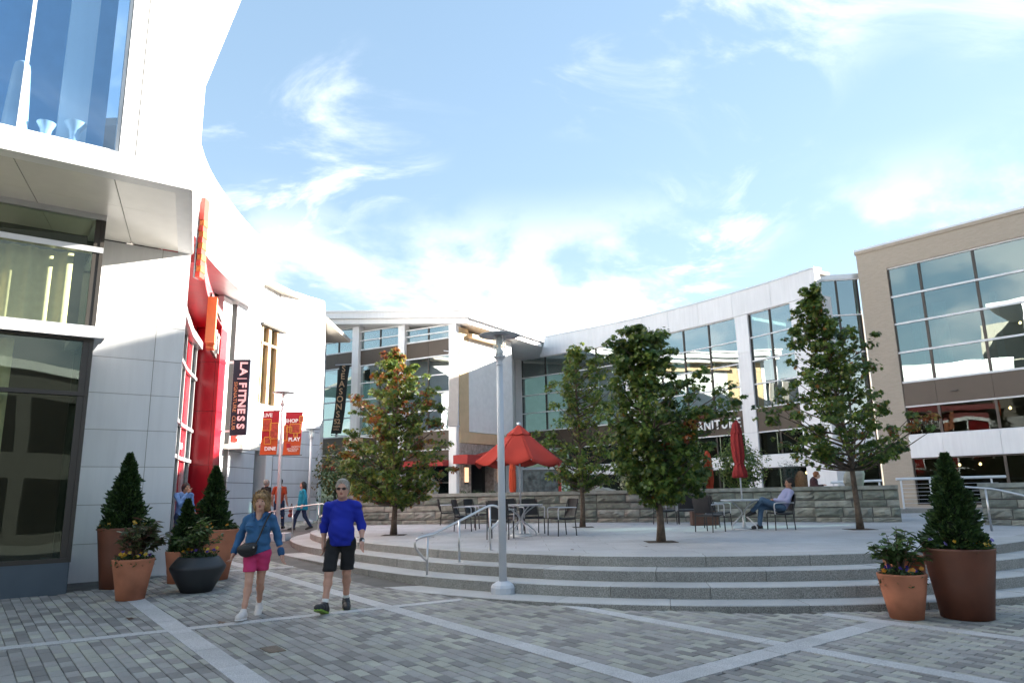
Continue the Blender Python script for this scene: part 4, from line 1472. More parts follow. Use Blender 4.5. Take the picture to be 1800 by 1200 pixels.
banner(-7.68, -7.17, 21.8, 2.86, 4.18, 'left street banner reading live and dine with orange squares', [('LIVE', 0.30, 0.90, 0.155), ('DINE', 0.62, 0.13, 0.155)], [(0.30, 0.68, 0.5, 0.26), (0.76, 0.54, 0.5, 0.36), (0.42, 0.32, 0.38, 0.16)])
banner(-6.98, -6.46, 21.8, 2.84, 4.12, 'right street banner reading shop and play with a small square logo', [('SHOP', 0.38, 0.80, 0.155), ('PLAY', 0.62, 0.36, 0.155)], [(0.62, 0.62, 0.6, 0.22), (0.28, 0.60, 0.3, 0.12), (0.68, 0.46, 0.2, 0.09), (0.95, 0.84, 0.2, 0.14), (0.08, 0.52, 0.2, 0.36)], True)

# arm light over the restaurant bed
al = thing('arm_light', 'white bell shaped lights on a long arm in front of the restaurant', 'light', (-9.2, 40.5, 4.4))
MB().tube([(-10.6, 41.5, 5.05), (-8.6, 39.6, 4.78), (-6.6, 39.0, 4.6)], 0.035, 8).build('arm', m_wrail, al)
MB().lathe((-9.15, 40.1, 4.0), [(0.05, 0.85), (0.09, 0.7), (0.08, 0.5), (0.12, 0.42), (0.28, 0.2), (0.32, 0.05), (0.31, 0.04)], 20).build('bell_shade', m_ceram, al, True)
MB().lathe((-7.4, 39.3, 4.2), [(0.05, 0.5), (0.14, 0.4), (0.13, 0.1), (0.05, 0.05)], 16).build('lantern', m_alu, al, True)


# ------------------------------------------------------------------ rails
def pipe(pts, n=10):
    return catmull3(pts, n)


def catmull3(P, n=8):
    P = [Vector(p) for p in P]
    P = [P[0] * 2 - P[1]] + P + [P[-1] * 2 - P[-2]]
    r = []
    for i in range(1, len(P) - 2):
        for k in range(n):
            t = k / n
            r.append(0.5 * ((2 * P[i]) + (P[i + 1] - P[i - 1]) * t + (2 * P[i - 1] - 5 * P[i] + 4 * P[i + 1] - P[i + 2]) * t * t + (3 * P[i] - P[i - 1] - 3 * P[i + 1] + P[i + 2]) * t ** 3))
    r.append(P[-2])
    return r


def handrail(b0, bm, b1, label, h=0.78):
    b0, bm, b1 = Vector(b0), Vector(bm), Vector(b1)
    t = thing('handrail', label, 'handrail', b0, 'steel handrails on the stairs')
    z = Vector((0, 0, 1))
    u = (b1 - b0)
    u.z = 0
    u.normalize()
    t0, t1 = b0 + z * h, b1 + z * h
    pts = [b0 + z * (h * 0.48), b0 - u * 0.10 + z * (h * 0.58), b0 - u * 0.235 + z * (h * 0.80), b0 - u * 0.20 + z * (h * 0.95), b0 - u * 0.06 + z * (h + 0.005), b0 + u * 0.12 + z * (h + 0.03)]
    s0, s1 = b0 + u * 0.25 + z * (h + 0.08), b1 - u * 0.05 + z * (h + 0.005)
    pts += [s0, s0.lerp(s1, 0.33), s0.lerp(s1, 0.66), s1, b1 + u * 0.12 + z * (h + 0.01), b1 + u * 0.24 + z * (h * 0.93), b1 + u * 0.26 + z * (h * 0.78), b1 + u * 0.16 + z * (h * 0.62), b1 + u * 0.02 + z * (h * 0.50)]
    MB().tube(catmull3(pts, 5), 0.021, 10).build('rail', m_steel, t, True)
    for b, tp in ((b0, h - 0.0), (bm, 0), (b1, h)):
        if tp == 0:
            s = (bm - b0).dot(u) / (b1 - b0).dot(u)
            tp = (s0.lerp(s1, s).z - bm.z) - 0.01
        MB().tube([b - z * 0.02, b + z * tp], 0.021, 10).build('post', m_steel, t, True)
        MB().lathe((b.x, b.y, b.z), [(0.06, 0.0), (0.06, 0.012), (0.03, 0.016)], 14).build('flange', m_steel, t)
    return t


handrail((-1.53, 12.74, gz(-1.53, 12.74)), (-1.0, 13.0, 0.41), (-0.47, 13.51, TZ), 'curved steel handrail at the front of the stairs beside the lamp post')
handrail((-7.45, 22.6, gz(-7.45, 22.6)), (-6.85, 22.5, 0.41), (-6.05, 22.5, TZ), 'far steel handrail between the lamp post and the walking man')
hr = thing('handrail', 'sloping steel handrail in front of the right stone wall', 'handrail', (10.5, 16.3, TZ), 'steel handrails on the stairs')
MB().tube(catmull3([(9.95, 16.55, 1.56), (10.25, 16.4, 1.52), (10.5, 16.25, 1.49), (10.75, 16.05, 1.43), (11.6, 15.2, 1.08), (12.3, 14.5, 0.82)], 5), 0.022, 10).build('rail', m_steel, hr, True)
for x, y, zb_, zt in ((10.5, 16.25, TZ, 1.48), (11.9, 14.9, 0.05, 0.96)):
    MB().tube([(x, y, zb_), (x, y, zt)], 0.022, 10).build('post', m_steel, hr, True)

wr = thing('cable_railing', 'white cable railing in front of the brick building shopfront', 'railing', (16.4, 27.5, TZ))
for x in (14.62, 15.72, 16.9, 18.05):
    MB().tube([(x, 27.5, 0.6), (x, 27.5, 1.78)], 0.035, 8).build('post', m_wrail, wr)
MB().tube([(14.45, 27.5, 1.82), (18.6, 27.5, 1.84)], 0.05, 10).build('top_rail', m_wrail, wr)
for k in range(7):
    MB().tube([(14.6, 27.5, 0.78 + k * 0.14), (18.3, 27.5, 0.78 + k * 0.14)], 0.008, 5).build('cable', m_alu, wr)
MB().box(13.4, 18.6, 27.2, 27.7, 0.5, 0.72).build('kerb', m_granite, wr)
wr2 = thing('cable_railing', 'short piece of white railing behind the upright boulder', 'railing', (13.0, 27.6, TZ))
MB().tube([(12.0, 27.6, 1.74), (13.95, 27.6, 1.78)], 0.045, 10).build('top_rail', m_wrail, wr2)
for x in (12.1, 13.85):
    MB().tube([(x, 27.6, 0.57), (x, 27.6, 1.72)], 0.035, 8).build('post', m_wrail, wr2)


# ------------------------------------------------------------------ furniture
def chair_proto():
    t = thing('cafe_chair', 'x', 'chair', (0, 0, 0), 'black mesh cafe armchairs on the terrace')
    # faces -Y
    v, f = [], []
    n = 8
    for i in range(n + 1):
        a = i / n
        y = -0.24 + 0.46 * a
        z = 0.43 - 0.025 * math.sin(a * PI) - 0.02 * a
        for x in (-0.235, 0.235):
            v += [(x, y, z), (x, y, z - 0.035)]
    for i in range(n):
        b = i * 4
        f += [(b, b + 2, b + 6, b + 4), (b + 1, b + 5, b + 7, b + 3), (b, b + 4, b + 5, b + 1), (b + 2, b + 3, b + 7, b + 6)]
    f += [(0, 1, 3, 2), (n * 4, n * 4 + 2, n * 4 + 3, n * 4 + 1)]
    link_mesh('seat', v, f, m_black, t)
    v, f = [], []
    for i in range(n + 1):
        a = i / n
        z = 0.45 + 0.41 * a
        y = 0.22 + 0.10 * a + 0.02 * math.sin(a * PI)
        w = 0.235 - (0.03 * max(0, a - 0.8) / 0.2)
        for k in range(5):
            x = -w + 2 * w * k / 4
            yy = y + 0.03 * (1 - (2 * k / 4 - 1) ** 2)
            v += [(x, yy, z), (x, yy + 0.022, z)]
    for i in range(n):
        for k in range(4):
            b = i * 10 + k * 2
            f += [(b, b + 2, b + 12, b + 10), (b + 1, b + 11, b + 13, b + 3)]
        b = i * 10
        f += [(b, b + 10, b + 11, b + 1), (b + 8, b + 9, b + 19, b + 18)]
    b = n * 10
    f += [(b + 2 * k, b + 2 * k + 2, b + 2 * k + 3, b + 2 * k + 1) for k in range(4)]
    link_mesh('backrest', v, f, m_black, t)
    for s in (-1, 1):
        MB().tube([(0.25 * s, 0.25, 0.0), (0.25 * s, 0.22, 0.42), (0.25 * s, 0.25, 0.6), (0.24 * s, 0.325, 0.85)], 0.014, 8).build('rear_leg', m_blackm, t)
        MB().tube([(0.26 * s, -0.25, 0.0), (0.26 * s, -0.235, 0.40)], 0.015, 8).build('front_leg', m_blackm, t)
        MB().tube(catmull3([(0.265 * s, -0.235, 0.38), (0.27 * s, -0.245, 0.58), (0.275 * s, -0.215, 0.645), (0.275 * s, -0.12, 0.655), (0.272 * s, 0.1, 0.655), (0.26 * s, 0.26, 0.65)], 4), 0.015, 8).build('armrest', m_table, t, True)
        MB().tube([(0.25 * s, -0.235, 0.40), (0.25 * s, 0.22, 0.40)], 0.012, 6).build('side_rail', m_blackm, t)
    return t


chair = chair_proto()
spots = [(-2.30, 24.9, 95, 'black cafe chair standing alone against the stone wall, left of the red umbrella'),
         (-1.42, 20.6, 80, 'black cafe chair seen side on, left of the handrail top'),
         (-1.15, 21.9, 60, 'black cafe chair just behind the side-on chair left of the lamp post'),
         (-0.35, 16.75, 168, 'black cafe chair with its back to us, half hidden by the lamp post'),
         (0.42, 18.75, 15, 'black cafe chair behind the table under the red umbrella'),
         (-0.1, 20.3, 20, 'black cafe chair back showing between the lamp post and the umbrella pole'),
         (1.12, 17.65, -65, 'black cafe chair at the right of the umbrella table, facing left'),
         (4.75, 17.95, 130, 'nearest black cafe chair left of the table with the folded umbrella'),
         (4.55, 22.3, 112, 'black cafe chair standing behind the young tree trunk'),
         (5.22, 22.25, 170, 'black cafe chair with its back turned, right of the tree trunk'),
         (5.40, 19.6, 110, 'black cafe chair directly behind the folded umbrella table'),
         (6.62, 18.3, -88, 'black cafe chair holding the seated man')]
for i, (x, y, r_, lab) in enumerate(spots):
    if i == 0:
        chair.location = (x, y, TZ)
        chair.rotation_euler.z = rad(r_)
        chair['label'] = lab
    else:
        copy_tree(chair, (x, y, TZ), rad(r_), lab)


def table(x, y, label):
    t = thing('cafe_table', label, 'table', (x, y, TZ), 'round metal cafe tables')
    MB().lathe((x, y, TZ), [(0.02, 0.70), (0.50, 0.705), (0.54, 0.715), (0.545, 0.735), (0.53, 0.745), (0.02, 0.745)], 32).build('top', m_table, t)
    MB().lathe((x, y, TZ), [(0.27, 0.0), (0.27, 0.02), (0.24, 0.045), (0.06, 0.06), (0.035, 0.10), (0.035, 0.35), (0.02, 0.36)], 28).build('base_plate', m_table, t, True)
    for k in range(4):
        a = k * PI / 2 + 0.5
        c, s = math.cos(a), math.sin(a)
        P = [(0.42, 0.0), (0.40, 0.10), (0.22, 0.24), (0.06, 0.36), (0.06, 0.46), (0.22, 0.60), (0.40, 0.70)]
        MB().tube(catmull3([(x + c * r_, y + s * r_, TZ + z) for r_, z in P], 4), 0.016, 8).build('leg', m_table, t, True)


table(0.13, 17.64, 'round grey metal table under the open red umbrella')
table(5.82, 18.7, 'round grey metal table pierced by the folded red umbrella')
um = thing('patio_umbrella', 'half open red patio umbrella over the left cafe table', 'umbrella', (0.13, 17.64, TZ), 'patio umbrellas')
cx0, cy0 = 0.13, 17.64
MB().tube([(cx0, cy0, TZ + 0.75), (cx0, cy0, 3.2)], 0.02, 10).build('pole', m_alu, um, True)
MB().lathe((cx0, cy0, 3.16), [(0.02, 0.0), (0.05, 0.06), (0.06, 0.10), (0.03, 0.13), (0.005, 0.14)], 14).build('finial', m_alu, um, True)
R_, ZT, ZH = 1.10, 3.20, 2.33


def canopy(k, r0_, r1_, zt, zh, sag, slack, nu=8, nv=8):
    a0, a1 = 2 * PI * k / 8 + 0.25, 2 * PI * (k + 1) / 8 + 0.25
    v, f = [], []
    for i in range(nv + 1):
        t = i / nv
        for j in range(nu + 1):
            s = j / nu
            a = a0 + (a1 - a0) * s
            e = math.sin(PI * s)
            r = r0_ + (r1_ - r0_) * t
            r *= 1 - slack * e * t
            z = zt + (zh - zt) * t ** 0.93 - sag * e * t * t
            v.append((cx0 + r * math.cos(a), cy0 + r * math.sin(a), z))
    for i in range(nv):
        for j in range(nu):
            f.append((i * (nu + 1) + j, (i + 1) * (nu + 1) + j, (i + 1) * (nu + 1) + j + 1, i * (nu + 1) + j + 1))
    return v, f


for k in range(8):
    v, f = canopy(k, 0.03, R_ * (1 + 0.04 * math.sin(k * 2.3)), ZT, ZH + 0.03 * math.sin(k * 1.7), 0.12, 0.10 + 0.05 * math.sin(k * 3.1))
    o = link_mesh('canopy_panel', v, f, m_umb, um, True)
    sm = o.modifiers.new('thick', 'SOLIDIFY')
    sm.thickness = 0.006
    v, f = canopy(k, 0.03, 0.32, ZT + 0.025, ZT - 0.205, 0.03, 0.04, 6, 3)
    o = link_mesh('vent_panel', v, f, m_umb, um, True)
    a0 = 2 * PI * k / 8 + 0.25
    MB().tube([(cx0 + 0.05 * math.cos(a0), cy0 + 0.05 * math.sin(a0), ZT - 0.06), (cx0 + 0.55 * math.cos(a0), cy0 + 0.55 * math.sin(a0), 2.70), (cx0 + 1.06 * math.cos(a0), cy0 + 1.06 * math.sin(a0), ZH - 0.0)], 0.009, 5).build('rib', m_alu, um)


def closed_umbrella(x, y, z0, zb_, zt, label, mat, rmax=0.17, pole=True):
    t = thing('patio_umbrella', label, 'umbrella', (x, y, z0), 'patio umbrellas')
    H = zt - zb_
    fold = lambda a, j: 1 + 0.13 * math.sin(8 * a + 0.4 * j) + 0.06 * math.sin(3 * a + j * 0.7)
    MB().lathe((x, y, zb_), [(rmax * 0.8, 0.0), (rmax, 0.03), (rmax * 0.92, H * 0.10), (rmax * 0.62, H * 0.22), (rmax * 0.58, H * 0.25), (rmax * 0.78, H * 0.36), (rmax * 0.80, H * 0.55), (rmax * 0.74, H * 0.70), (rmax * 0.66, H * 0.78)], 48, fold).build('canopy', mat, t, True)
    MB().lathe((x, y, zb_), [(rmax * 0.76, H * 0.745), (rmax * 0.72, H * 0.78), (rmax * 0.45, H * 0.93), (rmax * 0.2, H * 0.985)], 48, fold).build('vent', mat, t, True)
    MB().lathe((x, y, zb_), [(rmax * 0.60, H * 0.225), (rmax * 0.66, H * 0.232), (rmax * 0.66, H * 0.245), (rmax * 0.60, H * 0.252)], 24).build('tie', mat, t, True)
    MB().tube([(x, y, z0), (x, y, zt - 0.02)], 0.02, 10).build('pole', m_alu, t, True)
    MB().lathe((x, y, zt - 0.03), [(0.02, 0), (0.04, 0.03), (0.035, 0.05), (0.005, 0.06)], 12).build('finial', m_alu, t, True)
    return t


closed_umbrella(5.82, 18.7, TZ + 0.75, 1.86, 3.36, 'folded dark red umbrella standing in the right cafe table', m_umbd, 0.185)
closed_umbrella(7.4, 27.6, TZ, 1.2, 3.05, 'distant folded orange umbrella between the bright green bushes', m_umbo, 0.20)
closed_umbrella(4.95, 28.6, TZ, 1.2, 2.5, 'distant folded red umbrella half hidden behind the leaning boulder', m_umbo, 0.20)
closed_umbrella(-0.08, 29.5, TZ, 1.1, 3.0, 'distant folded red umbrella beside the glass water screen', m_umbo, 0.17)
bx = thing('brown_bag', 'brown square bag on the terrace below the folded umbrella table', 'bag', (5.35, 21.2, TZ))
MB().box(5.08, 5.82, 21.0, 21.35, TZ + 0.002, TZ + 0.40).build('body', M('brown_leather', (0.09, 0.045, 0.03), 0.6, var=0.2), bx)
MB().tube(catmull3([(5.3, 21.15, TZ + 0.40), (5.35, 21.15, TZ + 0.5), (5.55, 21.15, TZ + 0.5), (5.6, 21.15, TZ + 0.40)], 4), 0.015, 6).build('handle', m_black, bx)
gs = thing('water_screen', 'tall textured glass water screen behind the garden wall', 'fountain', (1.1, 30.5, TZ))
m_ws = M('ripple_glass', (0.16, 0.20, 0.21), 0.12, 0.5, var=0.5, scale=6, bump=0.8, bscale=10)
for i in range(4):
    for j in range(5):
        MB().box(0.37 + i * 0.36, 0.72 + i * 0.36, 30.45, 30.55, 0.7 + j * 0.36, 1.05 + j * 0.36).build('glass_block', m_ws, gs)
MB().box(0.35, 1.83, 30.5, 30.6, 0.57, 2.52).build('frame', m_frame, gs)
MB().box(1.84, 1.95, 30.4, 30.6, 0.57, 2.6).build('post', m_awning, gs)


# ------------------------------------------------------------------ boulders
def boulder(c, r, label, seed, name='boulder'):
    rg = random.Random(seed)
    v, f = [], []
    nu, nv = 18, 10
    ph = [(rg.uniform(1, 4), rg.uniform(1, 4), rg.uniform(0, 6), rg.uniform(0.04, 0.10)) for _ in range(7)]
    for j in range(nv + 1):
        th = PI * j / nv
        for i in range(nu):
            a = 2 * PI * i / nu
            k = 1 + sum(w * math.sin(p * a + q * th + s) for p, q, s, w in ((round(p), q, s, w) for p, q, s, w in ph))
            k *= 1 + rg.uniform(-0.03, 0.03)
            sx = math.copysign(abs(math.sin(th)) ** 0.75, 1)
            v.append((c[0] + r[0] * k * sx * math.cos(a), c[1] + r[1] * k * sx * math.sin(a), c[2] + r[2] * k * math.cos(th)))
    for j in range(nv):
        for i in range(nu):
            f.append((j * nu + i, (j + 1) * nu + i, (j + 1) * nu + (i + 1) % nu, j * nu + (i + 1) % nu))
    o = link_mesh(name, v, f, m_boulder)
    tag(o, label, 'boulder', 'boulders along the garden wall')


boulder((10.12, 21.62, 1.82), (0.29, 0.22, 0.36), 'upright rounded boulder standing on the end of the stone wall', 1)
boulder((2.95, 26.3, 1.45), (0.75, 0.4, 0.27), 'low pale boulder in the bed behind the slim middle tree', 2)
boulder((5.05, 25.4, 1.58), (0.36, 0.3, 0.30), 'leaning grey boulder in the bed beside the young tree trunk', 3)
boulder((-3.5, 27.6, 1.62), (0.62, 0.4, 0.62), 'tall pale boulder in the bed behind the autumn tree', 4)


# ------------------------------------------------------------------ leaves
LOBE = [(0.0, -0.5), (0.16, -0.22), (0.5, -0.18), (0.26, 0.02), (0.42, 0.34), (0.13, 0.2), (0.0, 0.55), (-0.13, 0.2), (-0.42, 0.34), (-0.26, 0.02), (-0.5, -0.18), (-0.16, -0.22)]
OVAL = [(0.0, -0.5), (0.17, -0.2), (0.2, 0.1), (0.0, 0.5), (-0.2, 0.1), (-0.17, -0.2)]
BLADE = [(-0.06, -0.5), (0.06, -0.5), (0.0, 0.5)]


def leaf_mesh(name, pos, size, tints, nrm, shape, mat, parent, fold=0.25, kind='stuff', droop=0.0, axis=None):
    """one mesh of many separate leaves: pos (N,3), size (N), tints (N,3), nrm (N,3) leaf normals"""
    pos = np.asarray(pos)
    Nn = len(pos)
    S = np.array(shape)
    m = len(S)
    nrm = nrm / np.linalg.norm(nrm, axis=1, keepdims=True)
    if axis is None:
        rnd = rng.normal(size=(Nn, 3))
        rnd[:, 2] -= droop
    else:
        rnd = axis
    ax = rnd - (rnd * nrm).sum(1, keepdims=True) * nrm
    ax /= np.linalg.norm(ax, axis=1, keepdims=True)
    bx_ = np.cross(ax, nrm)
    # verts: centre + outline
    V_ = np.zeros((Nn, m + 1, 3))
    V_[:, 0] = pos
    for i in range(m):
        u, w = S[i]
        V_[:, i + 1] = pos + (bx_ * u + ax * w) * size[:, None] + nrm * (fold * abs(u) * size)[:, None]
    V_ = V_.reshape(-1, 3)
    base = np.arange(Nn)[:, None] * (m + 1)
    tri = []
    for i in range(m):
        tri.append(np.concatenate([base, base + 1 + i, base + 1 + (i + 1) % m], 1))
    F = np.stack(tri, 1).reshape(-1, 3)
    me = bpy.data.meshes.new(name)
    me.vertices.add(len(V_))
    me.vertices.foreach_set('co', V_.ravel())
    me.loops.add(F.size)
    me.loops.foreach_set('vertex_index', F.ravel())
    me.polygons.add(len(F))
    me.polygons.foreach_set('loop_start', np.arange(len(F)) * 3)
    at = me.color_attributes.new('tint', 'FLOAT_COLOR', 'POINT')
    cc = np.ones((Nn, m + 1, 4))
    cc[:, :, :3] = tints[:, None, :]
    at.data.foreach_set('color', cc.ravel())
    me.update()
    me.validate()
    me.materials.append(mat)
    o = bpy.data.objects.new(name, me)
    col.objects.link(o)
    if parent is not None:
        par(o, parent)
    if kind:
        o['kind'] = kind
    return o


def pick(palette, n, w=None):
    P = np.array(palette)
    idx = rng.choice(len(P), n, p=w)
    return P[idx] * rng.uniform(0.75, 1.25, (n, 1))


def tree(label, base, prof, lean, nbr, per, leaf, pal, wts, seed, trunk_r, crown0, autumn=None):
    """prof: (height above base, reach to the left, reach to the right)"""
    rg = np.random.default_rng(seed)
    x0, y0, z0 = base
    t = thing('tree', label, 'tree', base, 'young trees growing through the terrace')
    top = prof[-1][0]
    zs = np.array([p[0] for p in prof])
    lf = np.array([p[1] for p in prof]) * 1.1
    rt_ = np.array([p[2] for p in prof]) * 1.1

    def axis(z):
        u = max(0.0, (z - crown0 * 0.6) / (top - crown0 * 0.6))
        return np.array([x0 + lean * u ** 1.2 + 0.02 * math.sin(z * 3 + seed), y0 + 0.02 * math.cos(z * 2.3), z0 + z])
    mb = MB()
    tz = np.linspace(0, top * 0.96, 14)
    mb.tube([axis(z) for z in tz], [trunk_r * (1.3 if i == 0 else 1) * (1 - 0.88 * (z / top) ** 0.9) + 0.005 for i, z in enumerate(tz)], 10)
    pos, nrm, tin = [], [], []

    def clump(cc, n, rad_c, warm):
        d = rg.normal(size=(n, 3))
        d /= np.linalg.norm(d, axis=1, keepdims=True)
        pos.append(cc + d * rad_c * rg.uniform(0.15, 1.0, (n, 1)) ** 0.6 * np.array([1.25, 1.25, 0.7]))
        nrm.append(d * 0.8 + np.array([0, -0.15, 0.75]) + rg.normal(0, 0.45, (n, 3)))
        tt = pick(pal, n, wts) * rg.uniform(0.8, 1.2)
        if warm:
            m_ = rg.uniform(size=n) < 0.75
            tt[m_] = pick(autumn[1], int(m_.sum()))
        tin.append(tt)
    for b in range(nbr):
        u = (b + rg.uniform(0, 1)) / nbr
        zt = crown0 + (top - crown0) * (u ** 1.1)
        az = b * 2.39996 + rg.uniform(-0.4, 0.4)
        ca, sa = math.cos(az), math.sin(az)
        L_, R2 = np.interp(zt, zs, lf), np.interp(zt, zs, rt_)
        mean = max(0.12, (L_ + R2) / 2)
        mid_x = (R2 - L_) / 2
        k = rg.uniform(0.66, 1.06) ** 0.8
        en = np.array([x0 + mid_x + mean * ca * k, y0 + mean * sa * 0.95 * k, z0 + zt + rg.uniform(-0.05, 0.1)])
        zstart = max(crown0 * 0.80, zt - 0.45 * mean - 0.1)
        st = axis(zstart)
        mid = (st + en) / 2 + np.array([0, 0, -0.08 * mean + rg.uniform(-0.05, 0.05)])
        pts = catmull3([tuple(st), tuple(mid), tuple(en)], 4)
        mb.tube(pts, [0.013 * (1 - i / len(pts)) * (0.5 + mean) + 0.003 for i in range(len(pts))], 5)
        warm = autumn is not None and rg.uniform() < autumn[0]
        for c in range(5):
            f_ = 1.0 if c == 0 else rg.uniform(0.25, 0.98)
            cc = st + (en - st) * f_ + rg.normal(0, 0.07, 3)
            clump(cc, int(per * rg.uniform(0.4, 1.3)), rg.uniform(0.10, 0.22) * (0.55 + 0.45 * min(1, mean)), warm and rg.uniform() < 0.85)
        # a few lone sprays past the outline
        if rg.uniform() < 0.35:
            clump(en + (en - st) * rg.uniform(0.08, 0.2), int(per * 0.35), 0.08, warm)
    n = int(per * 3)
    zz = rg.uniform(crown0, top, n)
    pos.append(np.array([axis(z) for z in zz]) + rg.normal(0, 0.09, (n, 3)))
    nrm.append(rg.normal(size=(n, 3)) + np.array([0, 0, 0.5]))
    tin.append(pick(pal, n, wts))
    pos, nrm, tin = np.concatenate(pos), np.concatenate(nrm), np.concatenate(tin)
    mb.build('trunk', m_bark, t, True)
    leaf_mesh('crown', pos, leaf * rg.uniform(0.65, 1.25, len(pos)), tin, nrm, LOBE, m_leaf, t, 0.22, droop=0.6)
    g = MB()
    g.box(x0 - 0.30, x0 + 0.30, y0 - 0.30, y0 + 0.30, TZ + 0.003, TZ + 0.008)
    g.build('tree_pit', m_soil, t)
    return t


GR = [(0.050, 0.105, 0.022), (0.095, 0.155, 0.026), (0.145, 0.20, 0.032), (0.21, 0.22, 0.04), (0.22, 0.10, 0.02)]
AU = [(0.30, 0.085, 0.02), (0.34, 0.15, 0.025), (0.20, 0.06, 0.025), (0.30, 0.22, 0.04)]
s1 = 0.0158 / 3.53
T1p = [(0.80, 0.15, 0.10), (1.0, 1.16, 0.9), (1.5, 1.19, 1.39), (2.13, 1.57, 1.43), (3.0, 1.07, 1.03), (3.6, 1.0, 1.30), (4.1, 0.69, 0.71), (4.6, 0.35, 0.2), (4.80, 0.06, 0.06)]
tree('maple tree turning orange on the left of the terrace', (-3.17, 19.18, TZ), T1p, 0.05, 84, 36, 0.108, GR, [0.2, 0.3, 0.28, 0.2, 0.02], 11, 0.075, 0.95, (0.28, AU))
k2 = 0.0177 / 3.53
T2p = [(1.25, 0.3, 0.4), (1.45, 0.9, 1.0), (2.1, 1.35, 1.40), (2.85, 1.35, 1.35), (3.35, 0.55, 1.2), (4.1, 0.85, 1.05), (4.85, 0.40, 0.75), (5.15, 0.30, 0.45), (5.38, 0.05, 0.05)]
tree('slim green tree right of the red umbrella', (1.97, 21.46, TZ), T2p, -0.05, 70, 27, 0.105, GR, [0.22, 0.36, 0.28, 0.135, 0.005], 12, 0.07, 1.25, (0.03, AU))
T3p = [(0.95, 0.4, 0.7), (1.2, 0.55, 0.9), (1.55, 0.7, 0.95), (2.0, 0.75, 0.95), (2.28, 0.9, 0.95), (2.5, 1.06, 1.5), (2.95, 0.9, 1.72), (3.3, 0.70, 0.97), (3.55, 0.73, 0.5), (4.0, 0.72, 0.36), (4.25, 0.68, 0.28), (4.40, 0.30, -0.1)]
tree('dark green oak in the middle of the terrace, nearest the stairs', (2.92, 14.85, TZ), T3p, -0.28, 96, 38, 0.108, GR, [0.34, 0.38, 0.20, 0.075, 0.005], 13, 0.075, 0.95, (0.01, AU))
T4p = [(1.5, 0.9, 1.0), (1.75, 1.45, 1.15), (1.95, 1.45, 1.14), (2.4, 1.74, 1.88), (2.9, 1.92, 1.0), (3.4, 1.55, 0.67), (4.0, 1.03, 0.65), (4.35, 1.02, 0.82), (4.7, 1.04, 0.53), (4.95, 1.04, 0.1), (5.5, 0.9, -0.35), (6.05, 0.55, -0.42)]
tree('tall green oak in front of the brick building', (8.31, 17.76, TZ), T4p, -0.5, 92, 32, 0.112, GR, [0.30, 0.36, 0.22, 0.105, 0.015], 14, 0.07, 1.75, (0.04, AU))


# ------------------------------------------------------------------ shrubs behind the wall
def bush(c, r, n, leaf, pal, label, shape=OVAL, wts=None, flowers=0, group='shrubs in the bed behind the garden wall'):
    t = thing('shrub', label, 'shrub', (c[0], c[1], c[2] - r[2]), group)
    d = rng.normal(size=(n, 3))
    d /= np.linalg.norm(d, axis=1, keepdims=True)
    k = 1 + 0.22 * np.sin(d[:, :1] * 5 + c[0]) + 0.18 * np.sin(d[:, 1:2] * 7 + d[:, 2:3] * 6 + c[1])
    p = np.array(c) + d * np.array(r) * rng.uniform(0.35, 1.0, (n, 1)) ** 0.5 * k
    p[:, 2] = np.maximum(p[:, 2], c[2] - r[2])
    leaf_mesh('foliage', p, leaf * rng.uniform(0.7, 1.3, n), pick(pal, n, wts), d + np.array([0, 0, 0.5]) + rng.normal(0, 0.4, (n, 3)), shape, m_leaf, t, 0.2, droop=0.3)
    mb = MB()
    for k in range(6):
        a = k * 1.05
        mb.tube([(c[0], c[1], c[2] - r[2] - 0.06), (c[0] + 0.5 * r[0] * math.cos(a), c[1] + 0.5 * r[1] * math.sin(a), c[2] + 0.3 * r[2])], [0.02, 0.006], 5)
    mb.build('stem', m_bark, t)
    if flowers:
        q = np.array(c) + d[:flowers] * np.array(r) * 1.02
        leaf_mesh('blossom', q, np.full(flowers, 0.12), np.tile([0.7, 0.66, 0.55], (flowers, 1)), d[:flowers], LOBE, m_leaf, t, 0.1)
    return t


DG = [(0.035, 0.07, 0.026), (0.055, 0.10, 0.036), (0.08, 0.13, 0.045)]
BG = [(0.09, 0.16, 0.035), (0.15, 0.23, 0.05), (0.22, 0.28, 0.08), (0.06, 0.11, 0.03)]
PG = [(0.22, 0.26, 0.16), (0.32, 0.34, 0.24), (0.12, 0.16, 0.08)]
bush((-6.1, 28.2, 2.4), (0.85, 0.6, 0.98), 2600, 0.13, DG, 'dark rose bush with pale blossoms left of the man in blue', flowers=24)
bush((-5.0, 27.8, 2.25), (0.85, 0.6, 0.82), 2400, 0.13, DG, 'dark green bush behind the head of the man in blue', flowers=14)
bush((-7.6, 31.5, 2.6), (1.0, 0.8, 1.3), 1600, 0.16, DG + [(0.2, 0.12, 0.02)], 'tall dark bush between the siding corner and the restaurant')
bush((4.55, 27.4, 2.1), (0.65, 0.5, 0.62), 1300, 0.11, PG, 'pale variegated shrub beside the leaning boulder')
bush((6.5, 27.2, 2.35), (0.95, 0.6, 0.98), 2800, 0.12, BG, 'bright green bush right of the young tree trunk')
bush((8.1, 26.0, 2.4), (0.95, 0.6, 1.05), 3000, 0.12, BG, 'bright green bush left of the folded dark red umbrella')
bush((9.7, 25.5, 1.95), (0.42, 0.35, 0.62), 800, 0.15, [(0.03, 0.055, 0.045), (0.05, 0.08, 0.06)], 'small blue green conifer right of the folded umbrella', BLADE)
for i, (x, y, s) in enumerate(((2.05, 26.4, 'left'), (2.35, 26.9, 'middle'), (4.05, 26.2, 'right'))):
    bush((x, y, 1.56), (0.17, 0.17, 0.14), 260, 0.05, BG, s + ' of the small round box balls beside the low boulder', group='round box balls behind the wall')
